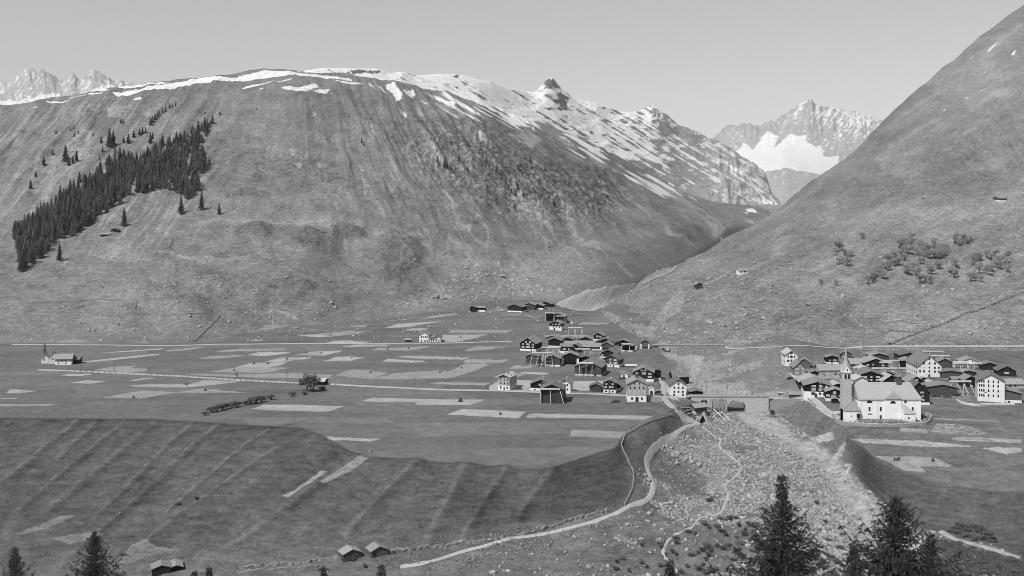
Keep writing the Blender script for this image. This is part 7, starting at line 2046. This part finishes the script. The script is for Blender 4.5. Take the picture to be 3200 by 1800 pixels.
def gul_dens(u, v, x, d):
    return smooth(2080, 2140, u) * smooth(2500, 2420, u) * (v > 1085) * (v < 1242) * np.clip(.05 + smooth(.05, .4, fbm(x / 13, d / 16, 4, 710)) + 1.2 * smooth(34, 12, segdist(u, v, [(2110, 1085), (2145, 1110), (2150, 1150), (2130, 1190), (2200, 1215), (2310, 1236)])), 0, 1) * .7
pts, u, v = scatter(VS, 22000, (2080, 2500), gul_dens, 508, 690, 24)
small_rocks("rubble", pts, np.random.default_rng(6).lognormal(-.7, .5, len(pts)).clip(.25, 2), 34, "river_stone")
RIBS = [[(690, 1315), (560, 1440), (430, 1560), (200, 1760)], [(975, 1345), (860, 1410), (700, 1520), (560, 1610), (380, 1760)], [(490, 1310), (350, 1440), (150, 1600)], [(1120, 1428), (960, 1540), (830, 1640), (640, 1760)]]
def slope_dens(u, v, x, d):
    rib = np.zeros(u.shape)
    for q in RIBS:
        rib = np.maximum(rib, np.exp(-(segdist(u, v, q) / 9) ** 2) * smooth(1400, 1620, v))
    return np.clip(.03 + .45 * rib * (fbm(x / 5, d / 5, 2, 811) > -.1) + .5 * blobs(u, v, [(195, 1550, 30, 9, 1), (190, 1655, 20, 8, 1), (430, 1660, 25, 8, 1), (590, 1690, 40, 8, .8), (560, 1740, 30, 9, .8), (120, 1750, 30, 8, .8)]), 0, 1) * (v > 1320) * (u < 1930)
pts, u, v = scatter(VS, 9000, (20, 1930), slope_dens, 322, 446, 25)
small_rocks("field_rubble", pts, np.random.default_rng(7).lognormal(-.95, .5, len(pts)).clip(.2, 1.5), 35)
def low_dens(u, v, x, d):
    w = segdist(u, v, [(1340, 1768), (1560, 1710), (1800, 1668), (1960, 1620)])
    return (smooth(60, 10, w) * .5 + .06) * (v > 1640) * smooth(1000, 1300, u) * smooth(0, .3, fbm(x / 8, d / 8, 3, 815) + .15)
pts, u, v = scatter(VS, 16000, (1000, 2000), low_dens, 308, 352, 26)
small_rocks("rubble", pts, np.random.default_rng(8).lognormal(-1.0, .5, len(pts)).clip(.18, 1.3), 36)

def yard_dens(u, v, x, d):
    b_ = blobs(u, v, [(1790, 1095, 100, 30, 1), (2010, 1205, 60, 36, .7), (2560, 1200, 60, 40, .8), (2720, 1150, 150, 36, .8), (2960, 1215, 130, 36, 1.0), (2180, 1290, 60, 20, 1.2), (2420, 1300, 90, 26, 1.2)])
    return np.clip(b_, 0, 1) * .5 * smooth(.0, .35, fbm(x / 5, d / 7, 3, 635))
pts, u, v = scatter(VS, 26000, (1640, 3180), yard_dens, 470, 720, 27)
small_rocks("yard_rubble", pts, np.random.default_rng(9).lognormal(-.9, .45, len(pts)).clip(.2, 1.4), 37)
# woodpiles and dung heaps by the houses
for k, (u, v, w, lab) in enumerate(((1690, 1100, 5, "stacked firewood before the big black timber house"), (1850, 1152, 4, "stacked firewood beside the grey brown gabled house"), (1622, 1217, 4, "round dark stack beside the three storey grey house"), (1945, 1185, 5, "wood stack between the small white hut and the large black house"),
                                    (2600, 1247, 4, "wood stack in front of the large black inn"), (2925, 1240, 6, "timber stack under the wide log barn"), (2960, 1243, 5, "second timber stack under the wide log barn"), (2990, 1238, 4, "pile of poles beside the big rack with struts"), (1925, 1258, 5, "low pile of boards left of the school"), (2470, 1185, 4, "wood stack by the silvery timber house"))):
    p = place(u, v)
    m = MB()
    for r_ in range(4):
        for c in range(7 - r_):
            x_ = (c - 3 + r_ * .5) * w / 7
            m.bar((x_, -.6 + .08 * ((c * 7 + r_ * 3) % 5), .16 + r_ * .3), (x_, .7, .16 + r_ * .3), .33, .3)
    o = m.build("woodpile", MATS["wood_mid" if k % 2 else "wood_log"])
    o.location = p
    tag(o, lab, "woodpile")
